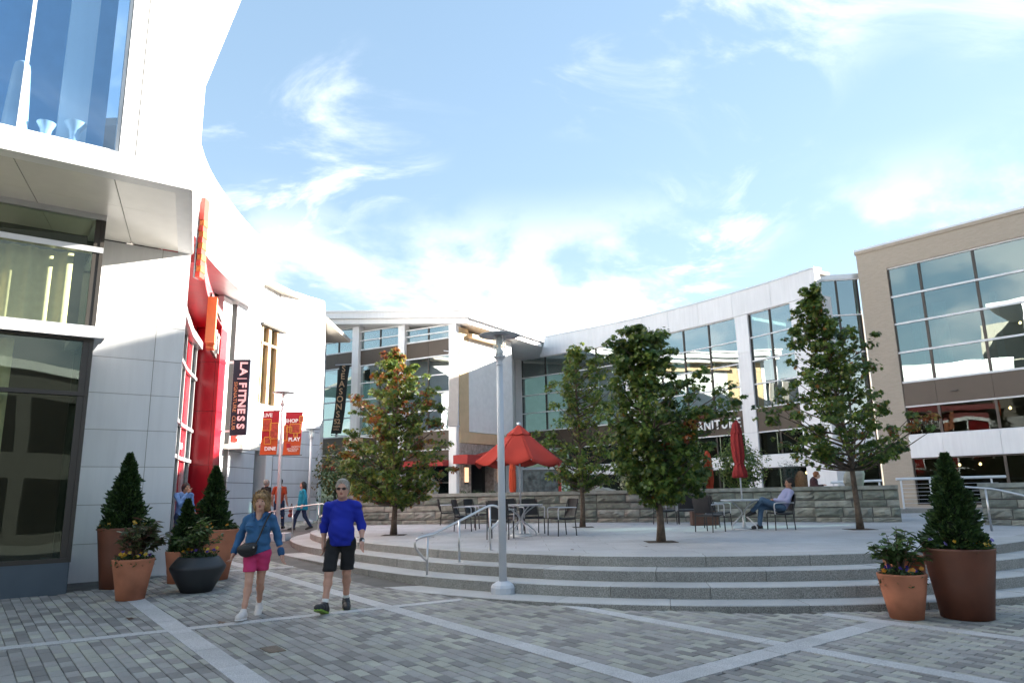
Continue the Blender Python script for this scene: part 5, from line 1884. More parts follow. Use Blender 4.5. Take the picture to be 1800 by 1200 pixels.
for i, (x, s) in enumerate(((-2.35, 'left'), (-1.75, 'middle'), (-1.1, 'right'))):
    bush((x, 34.0, 1.50), (0.26, 0.26, 0.26), 260, 0.08, DG, s + ' clipped dark ball in front of the stone restaurant piers', group='clipped balls by the restaurant entry')


# ------------------------------------------------------------------ planters
def pot(x, y, z, prof, mat, label, group='planters on the plaza', name='planter'):
    t = thing(name, label, 'planter', (x, y, z), group)
    h = prof[-1][1]
    R1 = prof[-1][0]
    pr_ = [(0.02, 0.0)] + prof + [(R1 + 0.004, h - 0.012), (R1 - 0.035, h - 0.004), (R1 - 0.045, h - 0.06)]
    pr_ = [(0.02, 0.0)] + prof + [(R1 - 0.012, h + 0.006), (R1 - 0.035, h), (R1 - 0.045, h - 0.07), (0.02, h - 0.075)]
    MB().lathe((x, y, z), pr_, 40).build('pot', mat, t, True)
    MB().lathe((x, y, z), [(0.02, h - 0.08), (R1 - 0.05, h - 0.06), (R1 - 0.06, h - 0.045), (0.02, h - 0.02)], 20).build('soil', m_soil, t)
    return t


def spruce(x, y, z, h, r, label):
    t = thing('dwarf_spruce', label, 'conifer', (x, y, z), 'cone shaped dwarf spruces in planters')
    n = int(5200 * (h * r / 0.42))
    u = rng.uniform(0, 1, n) ** 1.35
    a = rng.uniform(0, 2 * PI, n)
    lump = 1 + 0.16 * np.sin(3 * a + 9 * u + x) + 0.14 * np.sin(7 * a - 16 * u + y) + 0.12 * np.sin(31 * u + 2 * a + x)
    rr = (r * (1 - u) ** 0.82 + 0.018) * lump * rng.uniform(0.70, 1.08, n) * np.where(rng.uniform(size=n) < 0.03, 1.16, 1.0)
    p = np.stack([x + rr * np.cos(a), y + rr * np.sin(a), z + 0.02 + h * u], 1)
    out_ = np.stack([np.cos(a), np.sin(a), np.full(n, 0.55)], 1) + rng.normal(0, 0.35, (n, 3))
    side = np.cross(out_, rng.normal(size=(n, 3)))
    tint = pick([(0.026, 0.056, 0.018), (0.042, 0.082, 0.024), (0.065, 0.112, 0.032)], n)
    leaf_mesh('foliage', p, rng.uniform(0.05, 0.085, n), tint, side, [(-0.16, -0.5), (0.16, -0.5), (0.24, 0.0), (0.0, 0.55), (-0.24, 0.0)], m_leaf, t, 0.1, axis=out_)
    nf = 0
    MB().tube([(x, y, z - 0.08), (x, y, z + h * 0.9)], [0.03, 0.006], 6).build('stem', m_bark, t)
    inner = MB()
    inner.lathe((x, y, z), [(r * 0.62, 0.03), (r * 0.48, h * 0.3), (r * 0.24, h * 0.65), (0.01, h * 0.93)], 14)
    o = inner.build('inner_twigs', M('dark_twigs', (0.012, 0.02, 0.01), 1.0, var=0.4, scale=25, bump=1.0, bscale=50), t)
    return t


def pansies(x, y, z, r, label, r_in=0.0, cols=((0.75, 0.42, 0.03), (0.10, 0.06, 0.30), (0.80, 0.55, 0.08)), nfl=16, hang=0.0):
    t = thing('pansies', label, 'flowers', (x, y, z), 'pansies planted in the pots')
    n = 520
    a = rng.uniform(0, 2 * PI, n)
    rr = np.sqrt(rng.uniform((r_in / r) ** 2, 1, n)) * (r + 0.02)
    p = np.stack([x + rr * np.cos(a), y + rr * np.sin(a), z + rng.uniform(-0.03, 0.09, n) - hang * (rr > r * 0.9) * rng.uniform(0, 1, n)], 1)
    leaf_mesh('foliage', p, rng.uniform(0.045, 0.075, n), pick(DG + [(0.05, 0.10, 0.03)], n), rng.normal(0, 0.6, (n, 3)) + np.array([0, 0, 1.0]), OVAL, m_leaf, t, 0.2)
    PET = [(0.5 * math.cos(k * 2 * PI / 10) * (1 if k % 2 == 0 else 0.72), 0.5 * math.sin(k * 2 * PI / 10) * (1 if k % 2 == 0 else 0.72)) for k in range(10)]
    for i in range(nfl):
        a = rng.uniform(0, 2 * PI) if i % 3 else rng.uniform(PI, 2 * PI)
        q = math.sqrt(rng.uniform((r_in / r) ** 2, 1.0)) * r * 1.02
        c = cols[i % len(cols)]
        leaf_mesh('blossom', np.array([[x + q * math.cos(a), y + q * math.sin(a), z + rng.uniform(0.06, 0.14)]]), np.array([rng.uniform(0.055, 0.075)]), np.array([c]), np.array([[rng.normal(0, 0.3), -0.9, 0.6]]), PET, m_leaf, t, 0.12, kind=None)
    return t


def leafy(x, y, z, h, w, label, pal, n=420, leaf=0.13, seed=1):
    t = thing('leafy_shrub', label, 'shrub', (x, y, z), 'broad leaved shrubs in planters')
    rg = np.random.default_rng(seed)
    mb = MB()
    pos, nr_, ax = [], [], []
    for s in range(20):
        a = rg.uniform(0, 2 * PI)
        q = rg.uniform(0.15, 1.0) * w
        tip = np.array([x + q * math.cos(a), y + q * 0.8 * math.sin(a), z + h * rg.uniform(0.5, 1.0) * (1 - 0.35 * (q / w) ** 2)])
        b = np.array([x + 0.04 * math.cos(a), y + 0.04 * math.sin(a), z - 0.06])
        mid = b * 0.5 + tip * 0.5 + np.array([-0.02 * math.cos(a), -0.02 * math.sin(a), 0.06])
        P = catmull3([tuple(b), tuple(mid), tuple(tip)], 5)
        mb.tube(P, [0.008 * (1 - i / len(P)) + 0.002 for i in range(len(P))], 5)
        m = n // 20
        for k in range(m):
            f = 0.45 + 0.55 * (k + rg.uniform()) / m
            pp_ = np.array(P[min(len(P) - 1, int(f * (len(P) - 1)))]) + rg.normal(0, 0.025, 3)
            o_ = np.array([math.cos(a), math.sin(a), -0.1]) * 0.5 + rg.normal(0, 0.7, 3)
            o_[2] -= 0.35
            o_ /= np.linalg.norm(o_)
            pos.append(pp_ + o_ * leaf * 0.45)
            ax.append(o_)
            nr_.append(np.array([0, 0, 1.0]) + rg.normal(0, 0.35, 3))
    mb.build('stem', m_bark, t)
    leaf_mesh('foliage', np.array(pos), leaf * rg.uniform(0.7, 1.2, len(pos)), pick(pal, len(pos)), np.array(nr_), OVAL, m_leaf, t, 0.3, axis=np.array(ax))


LG = [(0.085, 0.14, 0.04), (0.13, 0.20, 0.055), (0.07, 0.11, 0.035)]
LR = [(0.10, 0.12, 0.05), (0.14, 0.155, 0.07), (0.13, 0.07, 0.045), (0.07, 0.085, 0.035)]
g_ = gz
# right pair
zz = g_(4.83, 9.35)
pot(4.83, 9.35, zz, [(0.19, 0.0), (0.245, 0.28), (0.285, 0.51), (0.287, 0.53)], m_terra, 'small terracotta planter at the foot of the stairs, right')
pansies(4.83, 9.35, zz + 0.50, 0.26, 'orange and violet pansies in the right terracotta planter', 0.0, hang=0.12, cols=((0.75, 0.30, 0.03), (0.07, 0.04, 0.28), (0.09, 0.05, 0.33)))
leafy(4.83, 9.40, zz + 0.52, 0.62, 0.42, 'green broad leaved shrub in the right terracotta planter', LG, 460, 0.12, 3)
zz = g_(5.58, 9.35)
pot(5.58, 9.35, zz, [(0.29, 0.0), (0.345, 0.40), (0.405, 0.81), (0.407, 0.83)], m_potb, 'large dark brown tapered planter at the foot of the stairs, right')
pansies(5.58, 9.35, zz + 0.80, 0.38, 'yellow and lilac pansies round the right spruce', 0.25, cols=((0.8, 0.45, 0.04), (0.30, 0.24, 0.62), (0.8, 0.5, 0.06)), nfl=20)
spruce(5.58, 9.35, zz + 0.83, 1.16, 0.32, 'dwarf spruce in the large brown planter on the right')
zz = g_(5.22, 10.0)
pot(5.22, 10.0, zz, [(0.17, 0.0), (0.22, 0.30), (0.26, 0.64), (0.262, 0.66)], m_terra, 'terracotta planter tucked behind the right pair of planters')
# left group
zz = g_(-6.82, 12.75)
pot(-6.82, 12.75, zz, [(0.29, 0.0), (0.34, 0.45), (0.40, 0.97), (0.402, 0.99)], m_potb, 'tall dark brown planter against the near white wall')
spruce(-6.82, 12.75, zz + 0.98, 1.27, 0.33, 'dwarf spruce in the tall brown planter by the near white wall')
pansies(-6.82, 12.75, zz + 0.96, 0.38, 'yellow pansies round the spruce by the near white wall', 0.22, cols=((0.8, 0.45, 0.04), (0.8, 0.5, 0.1)), nfl=10)
zz = g_(-5.95, 11.5)
pot(-5.95, 11.5, zz, [(0.20, 0.0), (0.25, 0.30), (0.305, 0.58), (0.308, 0.60)], m_terra, 'terracotta planter standing nearest the dark glass bay')
pansies(-5.95, 11.5, zz + 0.57, 0.29, 'orange and violet pansies in the left terracotta planter', hang=0.05)
leafy(-5.9, 11.52, zz + 0.60, 0.66, 0.48, 'drooping reddish green shrub in the left terracotta planter', LR, 520, 0.14, 5)
zz = g_(-5.24, 12.2)
pot(-5.24, 12.2, zz, [(0.24, 0.0), (0.33, 0.16), (0.43, 0.36), (0.435, 0.39), (0.42, 0.42), (0.34, 0.52), (0.31, 0.55)], m_potk, 'black bowl planter with sharp sloping shoulders')
pansies(-5.24, 12.2, zz + 0.54, 0.29, 'yellow and violet pansies in the black bowl planter', nfl=20)
leafy(-5.24, 12.22, zz + 0.56, 0.62, 0.42, 'green shrub growing from the black bowl planter', LG, 520, 0.12, 8)
zz = g_(-5.55, 13.6)
pot(-5.55, 13.6, zz, [(0.25, 0.0), (0.32, 0.40), (0.40, 0.86), (0.403, 0.88)], m_terra, 'large terracotta planter behind the black bowl planter')
spruce(-5.62, 13.6, zz + 0.87, 1.15, 0.30, 'dwarf spruce in the large terracotta planter behind the black bowl')
pansies(-5.55, 13.6, zz + 0.86, 0.38, 'yellow pansies in the large terracotta planter behind the black bowl', 0.2, cols=((0.8, 0.45, 0.04), (0.8, 0.35, 0.05)), nfl=12)
zz = g_(-6.0, 13.2)
pot(-6.0, 13.2, zz, [(0.18, 0.0), (0.21, 0.25), (0.25, 0.52), (0.252, 0.54)], m_terra, 'small terracotta planter half hidden behind the black bowl planter')
spruce(-5.95, 13.25, zz + 0.53, 0.90, 0.24, 'smaller dwarf spruce half hidden behind the black bowl shrub')
# fallen leaf bits
for i, (x, y, s) in enumerate(((-5.1, 9.9, 'brown fallen leaf near the plinth of the glass bay'), (-3.75, 9.55, 'dark fallen leaf on the pavers left of the woman'))):
    o = leaf_mesh('fallen_leaf', np.array([gp(x, y, 0.012)]), np.array([0.14]), np.array([[0.10, 0.05, 0.025]]), np.array([[0.1, -0.1, 1.0]]), LOBE, m_leaf, None, 0.15, kind=None)
    tag(o, s, 'leaf')


# ------------------------------------------------------------------ people: each body and each garment is one continuous surface grown from a distance field
def _caps(P, a, b, ra, rb):
    a, b = np.asarray(a, float), np.asarray(b, float)
    ab = b - a
    t = np.clip(((P - a) @ ab) / (ab @ ab + 1e-9), 0, 1)
    return np.linalg.norm(P - a - t[..., None] * ab, axis=-1) - (ra + (rb - ra) * t)


def _ell(P, c, r):
    q = P - np.asarray(c, float)
    r = np.asarray(r, float)
    k0 = np.linalg.norm(q / r, axis=-1)
    k1 = np.linalg.norm(q / (r * r), axis=-1) + 1e-9
    return k0 * (k0 - 1) / k1


def _pd(P, p):
    return _caps(P, *p[1:]) if p[0] == 'c' else _ell(P, *p[1:])


def _bb(p):
    if p[0] == 'c':
        a, b = np.array(p[1], float), np.array(p[2], float)
        r = max(p[3], p[4])
        return np.minimum(a, b) - r, np.maximum(a, b) + r
    c, r = np.array(p[1], float), np.array(p[2], float)
    return c - r, c + r


def grow(prims, h=0.009, k=0.03, cuts=(), subs=(), wr=0.0, smooth=1, seed=0):
    lo = np.min([_bb(p)[0] for p in prims], 0) - 0.05
    hi = np.max([_bb(p)[1] for p in prims], 0) + 0.05
    n = np.ceil((hi - lo) / h).astype(int) + 1
    D_ = np.full(n, 0.2)
    ax = [lo[i] + h * np.arange(n[i]) for i in range(3)]

    def box_of(p, mg):
        b0, b1 = _bb(p)
        i0 = np.maximum(((b0 - mg - lo) / h).astype(int), 0)
        i1 = np.minimum(((b1 + mg - lo) / h).astype(int) + 2, n)
        sl = tuple(slice(i0[i], i1[i]) for i in range(3))
        G = np.stack(np.meshgrid(ax[0][sl[0]], ax[1][sl[1]], ax[2][sl[2]], indexing='ij'), -1)
        return sl, G
    for p in prims:
        kk = p[-1]['k'] if isinstance(p[-1], dict) else k
        pq = p[:-1] if isinstance(p[-1], dict) else p
        sl, G = box_of(pq, 0.06)
        d = _pd(G, pq)
        cur = D_[sl]
        hh = np.maximum(kk - np.abs(cur - d), 0) / kk
        D_[sl] = np.minimum(cur, d) - hh * hh * kk * 0.25
    if wr:
        X_, Y_, Z_ = np.meshgrid(*ax, indexing='ij')
        D_ += wr * (np.sin(31 * X_ + 17 * Z_ + 3 * np.sin(9 * Z_ + seed)) * np.sin(23 * Y_ - 27 * Z_ + seed) + 0.6 * np.sin(55 * Z_ + 28 * X_ - 20 * Y_ + seed * 2))
    for p in subs:
        sl, G = box_of(p, 0.02)
        D_[sl] = np.maximum(D_[sl], -_pd(G, p))
    for (nx, ny, nz, off) in cuts:      # keep n.p < off
        X_, Y_, Z_ = np.meshgrid(*ax, indexing='ij')
        D_ = np.maximum(D_, nx * X_ + ny * Y_ + nz * Z_ - off)
    # surface nets
    ins = D_ < 0
    C8 = [(i, j, l) for i in (0, 1) for j in (0, 1) for l in (0, 1)]
    m = n - 1
    cnt = np.zeros(m, int)
    for (i, j, l) in C8:
        cnt += ins[i:i + m[0], j:j + m[1], l:l + m[2]]
    act = (cnt > 0) & (cnt < 8)
    idx = np.argwhere(act)
    vid = np.full(m, -1)
    vid[act] = np.arange(len(idx))
    vals = np.stack([D_[idx[:, 0] + i, idx[:, 1] + j, idx[:, 2] + l] for (i, j, l) in C8], 1)
    acc = np.zeros((len(idx), 3))
    num = np.zeros(len(idx))
    for a in range(8):
        for b in range(a + 1, 8):
            if sum(x != y for x, y in zip(C8[a], C8[b])) != 1:
                continue
            va, vb = vals[:, a], vals[:, b]
            cr = (va < 0) != (vb < 0)
            t = np.where(cr, va / np.where(cr, va - vb, 1), 0)
            p = np.array(C8[a]) + t[:, None] * (np.array(C8[b]) - np.array(C8[a]))
            acc += p * cr[:, None]
            num += cr
    V_ = lo + (idx + acc / num[:, None]) * h
    F = []
    for axis in range(3):
        o1, o2 = [(1, 2), (2, 0), (0, 1)][axis]
        s0 = [slice(None)] * 3
        s1_ = [slice(None)] * 3
        s0[axis] = slice(0, -1)
        s1_[axis] = slice(1, None)
        A_, B_ = ins[tuple(s0)], ins[tuple(s1_)]
        e = np.argwhere(A_ != B_)
        e = e[(e[:, o1] > 0) & (e[:, o2] > 0) & (e[:, o1] < m[o1]) & (e[:, o2] < m[o2])]
        if not len(e):
            continue
        d1 = np.zeros(3, int)
        d2 = np.zeros(3, int)
        d1[o1] = 1
        d2[o2] = 1
        q = np.stack([vid[tuple((e - d1 - d2).T)], vid[tuple((e - d2).T)], vid[tuple(e.T)], vid[tuple((e - d1).T)]], 1)
        fl = ~A_[tuple(e.T)]
        q[fl] = q[fl][:, ::-1]
        F.append(q)
    F = np.concatenate(F)
    F = F[(F >= 0).all(1)]
    # a little relaxing
    for _ in range(smooth):
        s = np.zeros_like(V_)
        c = np.zeros(len(V_))
        for a, b in ((0, 1), (1, 2), (2, 3), (3, 0)):
            np.add.at(s, F[:, a], V_[F[:, b]])
            np.add.at(s, F[:, b], V_[F[:, a]])
            np.add.at(c, F[:, a], 1)
            np.add.at(c, F[:, b], 1)
        V_ = 0.5 * V_ + 0.5 * s / np.maximum(c, 1)[:, None]
    return V_, F


def grown(name, mat, parent, prims, **kw):
    V_, F = grow(prims, **kw)
    me = bpy.data.meshes.new(name)
    me.vertices.add(len(V_))
    me.vertices.foreach_set('co', V_.ravel())
    me.loops.add(F.size)
    me.loops.foreach_set('vertex_index', F.ravel().astype(np.int32))
    me.polygons.add(len(F))
    me.polygons.foreach_set('loop_start', np.arange(len(F)) * 4)
    me.polygons.foreach_set('use_smooth', np.ones(len(F), bool))
    me.update()
    me.validate()
    me.materials.append(mat)
    o = bpy.data.objects.new(name, me)
    col.objects.link(o)
    o.parent = parent
    return o


def A3(*p):
    return np.array(p, float)


def lerp3(a, b, t):
    return np.asarray(a) + (np.asarray(b) - np.asarray(a)) * t


m_skin = M('skin', (0.50, 0.27, 0.19), 0.55, var=0.05, scale=20)
m_skin2 = M('skin_pale', (0.56, 0.36, 0.27), 0.55, var=0.05, scale=20)
m_skind = M('skin_tan', (0.30, 0.16, 0.10), 0.55, var=0.05, scale=20)
m_eye = M('eye_dark', (0.03, 0.02, 0.018), 0.3)
m_lip = M('lip', (0.30, 0.09, 0.075), 0.5)
m_hgrey = M('grey_hair', (0.34, 0.31, 0.27), 0.8, var=0.35, scale=60, bump=0.8, bscale=120)
m_hblond = M('blond_hair', (0.30, 0.175, 0.075), 0.7, var=0.5, scale=45, bump=0.9, bscale=110)
m_hblack = M('black_hair', (0.012, 0.010, 0.009), 0.6, var=0.2, scale=40, bump=0.5, bscale=100)
m_hred = M('auburn_hair', (0.22, 0.08, 0.03), 0.7, var=0.2)


def hand(w, e, side, fwd=(0, -1, 0), curl=0.35, s=1.0):
    """palm, four unequal bent fingers and a thumb, continuing the forearm e->w"""
    w, e = np.asarray(w), np.asarray(e)
    d = (w - e) / np.linalg.norm(w - e)
    lat = np.array(fwd, float)
    lat -= d * (lat @ d)
    lat /= np.linalg.norm(lat)
    inn = np.cross(d, lat) * side
    pr = []
    pc = w + d * 0.055 * s
    pr.append(('c', tuple(w), tuple(w + d * 0.03 * s), 0.026 * s, 0.027 * s))
    for q in (-0.026, -0.009, 0.009, 0.026):
        pr.append(('c', tuple(w + d * 0.02 * s + lat * q * 0.6 * s), tuple(w + d * 0.09 * s + lat * q * s), 0.016 * s, 0.013 * s, {'k': 0.02}))
    for q, ln in ((0.029, 0.070), (0.010, 0.080), (-0.010, 0.074), (-0.029, 0.058)):
        a = w + d * 0.09 * s + lat * q * s
        b = a + (d * (1 - curl * 0.4) + inn * curl * 0.8) * ln * 0.5 * s
        c = b + (d * (1 - curl) + inn * curl * 1.4) * ln * 0.5 * s
        pr.append(('c', tuple(a), tuple(b), 0.0095 * s, 0.0090 * s, {'k': 0.006}))
        pr.append(('c', tuple(b), tuple(c), 0.0090 * s, 0.0075 * s, {'k': 0.006}))
    a = w + d * 0.025 * s + lat * 0.022 * s
    b = a + (d * 0.7 + lat * 0.75 + inn * 0.2) * 0.042 * s
    c = b + (d * 1.0 + lat * 0.15 + inn * 0.25) * 0.034 * s
    pr.append(('c', tuple(a), tuple(b), 0.014 * s, 0.011 * s, {'k': 0.012}))
    pr.append(('c', tuple(b), tuple(c), 0.011 * s, 0.009 * s, {'k': 0.006}))
    return pr


def head_prims(c, s=1.0):
    x, y, z = c
    P = lambda dx, dy, dz: (x + dx * s, y + dy * s, z + dz * s)
    return [('e', P(0, 0.012, 0.025), (0.077 * s, 0.096 * s, 0.100 * s)),
            ('e', P(0, -0.028, -0.045), (0.060 * s, 0.064 * s, 0.078 * s), {'k': 0.04}),
            ('e', P(0, -0.062, -0.095), (0.030 * s, 0.026 * s, 0.022 * s), {'k': 0.03}),
            ('c', P(0, -0.086, 0.012), P(0, -0.108, -0.030), 0.009 * s, 0.016 * s, {'k': 0.012}),
            ('e', P(-0.034, -0.078, 0.030), (0.026 * s, 0.012 * s, 0.008 * s), {'k': 0.012}),
            ('e', P(0.034, -0.078, 0.030), (0.026 * s, 0.012 * s, 0.008 * s), {'k': 0.012}),
            ('e', P(-0.040, -0.062, -0.030), (0.024 * s, 0.020 * s, 0.024 * s), {'k': 0.02}),
            ('e', P(0.040, -0.062, -0.030), (0.024 * s, 0.020 * s, 0.024 * s), {'k': 0.02}),
            ('e', P(-0.078, 0.012, -0.010), (0.010 * s, 0.022 * s, 0.032 * s), {'k': 0.008}),
            ('e', P(0.078, 0.012, -0.010), (0.010 * s, 0.022 * s, 0.032 * s), {'k': 0.008})]


def face_parts(parent, c, s=1.0, glasses=False):
    x, y, z = c
    for sd in (-1, 1):
        if glasses:
            MB().lathe((0, 0, 0), [(0.004, -0.004), (0.024, -0.003), (0.025, 0.003), (0.004, 0.004)], 14)
            v, f = [], []
            for k in range(14):
                a = 2 * PI * k / 14
                for d in (0, 0.006):
                    v.append((x + (sd * 0.034 + 0.027 * math.cos(a) + 0) * s, y + (-0.098 + d + abs(0.027 * math.cos(a) + 0.034) * 0.25 * 0.5) * s, z + (0.006 + 0.018 * math.sin(a)) * s))
            f = [tuple(range(0, 28, 2)), tuple(range(1, 28, 2))[::-1]] + [(2 * k, 2 * k + 1, (2 * k + 3) % 28, (2 * k + 2) % 28) for k in range(14)]
            o = link_mesh('lens', v, f, m_eye)
            o.parent = parent
            o = MB().tube([(x + sd * 0.058 * s, y - 0.088 * s, z + 0.012 * s), (x + sd * 0.080 * s, y - 0.02 * s, z + 0.008 * s), (x + sd * 0.082 * s, y + 0.02 * s, z + 0.0 * s)], 0.0035, 5).build('temple', m_eye)
            o.parent = parent
        else:
            o = MB().lathe((x + sd * 0.031 * s, y - 0.077 * s, z + 0.010 * s), [(0.002, -0.007), (0.010, -0.004), (0.013, 0.0), (0.010, 0.005), (0.002, 0.007)], 10).build('eye', m_eye, None, True)
            o.parent = parent
    if glasses:
        o = MB().tube([(x - 0.012 * s, y - 0.100 * s, z + 0.012 * s), (x + 0.012 * s, y - 0.100 * s, z + 0.012 * s)], 0.004, 5).build('bridge', m_eye)
        o.parent = parent
    o = grown('mouth', m_lip, parent, [('c', (x - 0.020 * s, y - 0.079 * s, z - 0.060 * s), (x, y - 0.086 * s, z - 0.059 * s), 0.006, 0.008), ('c', (x, y - 0.086 * s, z - 0.059 * s), (x + 0.020 * s, y - 0.079 * s, z - 0.060 * s), 0.008, 0.006)], h=0.004)


def arm_prims(sh, el, wr, g=1.0):
    return [('c', sh, lerp3(sh, el, 0.35), 0.055 * g, 0.050 * g), ('c', lerp3(sh, el, 0.3), el, 0.050 * g, 0.040 * g), ('c', el, lerp3(el, wr, 0.35), 0.041 * g, 0.041 * g), ('c', lerp3(el, wr, 0.35), wr, 0.041 * g, 0.026 * g)]


def leg_prims(hp, kn, an, g=1.0):
    kn, an = A3(*kn), A3(*an)
    calf = lerp3(kn, an, 0.3) + A3(0, 0.018, 0)
    return [('c', hp, lerp3(hp, kn, 0.5), 0.088 * g, 0.076 * g), ('c', lerp3(hp, kn, 0.5), kn, 0.074 * g, 0.053 * g), ('c', kn, calf, 0.050 * g, 0.054 * g), ('c', calf, lerp3(kn, an, 0.75), 0.053 * g, 0.036 * g), ('c', lerp3(kn, an, 0.75), an, 0.036 * g, 0.033 * g)]


def shoe(name, mat, sole, parent, an, heel_to_toe, up_, s=1.0):
    """an = ankle; direction of the foot; pitch through its z"""
    an = A3(*an)
    d = A3(*heel_to_toe)
    d /= np.linalg.norm(d)
    u = A3(*up_)
    u -= d * (u @ d)
    u /= np.linalg.norm(u)
    w = np.cross(d, u)
    he = an - u * 0.045 * s - d * 0.035 * s
    ba = an - u * 0.055 * s + d * 0.12 * s
    to = an - u * 0.060 * s + d * 0.175 * s
    pr = [('c', an + u * 0.01, he, 0.040 * s, 0.038 * s), ('c', he, an + d * 0.05 * s - u * 0.035 * s, 0.038 * s, 0.040 * s), ('c', an + d * 0.05 * s - u * 0.035 * s, ba, 0.041 * s, 0.036 * s), ('c', ba, to, 0.036 * s, 0.030 * s), ('c', ba + w * 0.014 * s, to + w * 0.008 * s, 0.030 * s, 0.026 * s), ('c', ba - w * 0.014 * s, to - w * 0.008 * s, 0.030 * s, 0.026 * s)]
    bottom = an - u * 0.088 * s
    o = grown(name, mat, parent, pr, h=0.007, k=0.03, cuts=[(-u[0], -u[1], -u[2], -(u @ bottom))])
    v, f = [], []
    out_ = [(-0.075, 0.030), (-0.03, 0.040), (0.05, 0.036), (0.12, 0.046), (0.17, 0.042), (0.202, 0.022), (0.202, -0.018), (0.17, -0.040), (0.12, -0.045), (0.05, -0.036), (-0.03, -0.040), (-0.075, -0.030)]
    for (a, b) in out_:
        for k in (-0.094, -0.074):
            v.append(tuple(an + d * a * s + w * b * s + u * k * s))
    nn = len(out_)
    f = [tuple(range(0, 2 * nn, 2)), tuple(range(1, 2 * nn, 2))[::-1]] + [(2 * k, (2 * k + 2) % (2 * nn), (2 * k + 3) % (2 * nn), 2 * k + 1) for k in range(nn)]
    so = link_mesh('sole', v, f, sole)
    so.parent = o
    return o


def person_root(label, loc, rz):
    t = thing('person', label, 'person', loc, 'people on the plaza')
    t.rotation_euler.z = rz
    return t


def strands(parent, hc, r, n, pal, ln, zlow, bob):
    """short locks lying over the hair"""
    d = rng.normal(size=(n * 4, 3))
    d /= np.linalg.norm(d, axis=1, keepdims=True)
    face = (d[:, 1] < -0.35) & (d[:, 2] < (0.42 if bob else 0.55))
    keep_ = ~face & (d[:, 2] > (-0.75 if bob else -0.45))
    d = d[keep_][:n]
    m_ = len(d)
    p_ = np.array([hc[0], hc[1] + 0.022, hc[2] + 0.036]) + d * np.array(r) * rng.uniform(0.97, 1.05, (m_, 1))
    if bob:
        p_[:, 2] -= 0.02 * (d[:, 2] < 0)
    ax_ = np.array([0, 0, -1.0]) + d * np.array([0.25, 0.25, 0]) + np.array([[0.25, -0.1, 0]]) * (d[:, 2:3] > 0.3) + rng.normal(0, 0.25, (m_, 3))
    if not bob:
        ax_ = np.array([0, 0.8, -0.5]) + rng.normal(0, 0.4, (m_, 3))
    o = leaf_mesh('locks', p_, ln * rng.uniform(0.6, 1.2, m_), pick(pal, m_), d + rng.normal(0, 0.15, (m_, 3)), [(-0.07, -0.5), (0.07, -0.5), (0.09, 0.0), (0.0, 0.5), (-0.09, 0.0)], m_leaf, None, 0.1, axis=ax_)
    o.parent = parent


# --- man in blue walking towards us
gm = gz(-2.45, 10.35)
p = person_root('man in royal blue shirt, black shorts and sunglasses walking towards us', (-2.45, 10.35, gm), rad(4))
hc = (0.0, -0.045, 1.635)
shR, elR, wrR = A3(-0.190, 0.005, 1.395), A3(-0.262, 0.075, 1.12), A3(-0.250, 0.02, 0.875)
shL, elL, wrL = A3(0.190, 0.005, 1.395), A3(0.270, 0.04, 1.125), A3(0.300, -0.115, 0.905)
hpR, knR, anR = A3(-0.105, 0.0, 0.91), A3(-0.135, -0.15, 0.50), A3(-0.160, -0.23, 0.115)
hpL, knL, anL = A3(0.100, 0.0, 0.91), A3(0.075, 0.05, 0.49), A3(0.055, 0.20, 0.125)
skin = head_prims(hc, 1.06) + [('c', (0, 0.015, 1.40), (0, -0.02, 1.56), 0.066, 0.062, {'k': 0.04}), ('e', (0, 0.0, 1.24), (0.15, 0.10, 0.18)), ('e', (0, -0.01, 1.02), (0.15, 0.11, 0.16)), ('c', shR, shL, 0.04, 0.04)]
skin += arm_prims(shR, elR, wrR, 0.86) + arm_prims(shL, elL, wrL, 0.86) + leg_prims(hpR, knR, anR, 1.05) + leg_prims(hpL, knL, anL, 1.05)
skin += hand(wrR, elR, 1, (0.2, -1, 0), 0.45) + hand(wrL, elL, -1, (-0.3, -1, 0), 0.2)
grown('body', m_skin, p, skin, h=0.0085, k=0.03)
face_parts(p, hc, 1.06, True)
grown('hair', m_hgrey, p, [('e', (hc[0], hc[1] + 0.022, hc[2] + 0.038), (0.094, 0.110, 0.106)), ('e', (hc[0], hc[1] + 0.05, hc[2] - 0.02), (0.090, 0.078, 0.085)), ('e', (hc[0], hc[1] - 0.035, hc[2] + 0.118), (0.066, 0.050, 0.030))], h=0.008, wr=0.0015, subs=[('e', (hc[0], hc[1] - 0.120, hc[2] - 0.035), (0.084, 0.108, 0.128))])
strands(p, hc, (0.097, 0.112, 0.112), 500, [(0.40, 0.37, 0.32), (0.28, 0.26, 0.23), (0.52, 0.50, 0.45)], 0.045, 0.0, False)
m_blue = M('royal_blue_jersey', (0.004, 0.016, 0.30), 0.85, var=0.06, scale=8, bump=0.15, bscale=150)
shirt = [('e', (0, 0.0, 1.27), (0.182, 0.128, 0.20)), ('e', (0, -0.042, 1.06), (0.182, 0.158, 0.21)), ('e', (0, -0.01, 0.91), (0.182, 0.145, 0.15)), ('c', (-0.055, 0.012, 1.445), shR, 0.055, 0.068), ('c', (0.055, 0.012, 1.445), shL, 0.055, 0.068), ('c', (0, 0.01, 1.40), (0, 0.0, 1.47), 0.09, 0.070)]
shirt += [('c', shR, elR, 0.069, 0.060), ('c', elR, lerp3(elR, wrR, 0.22), 0.060, 0.056), ('c', shL, elL, 0.069, 0.060), ('c', elL, lerp3(elL, wrL, 0.20), 0.056, 0.053)]
grown('shirt', m_blue, p, shirt, h=0.008, k=0.04, wr=0.0055, cuts=[(0, 0, -1, -0.865), (0, -0.25, 1, 1.492)], seed=1)
m_bsh = M('black_shorts', (0.010, 0.010, 0.011), 0.9, var=0.1)
hemR, hemL = lerp3(hpR, knR, 0.86), lerp3(hpL, knL, 0.86)
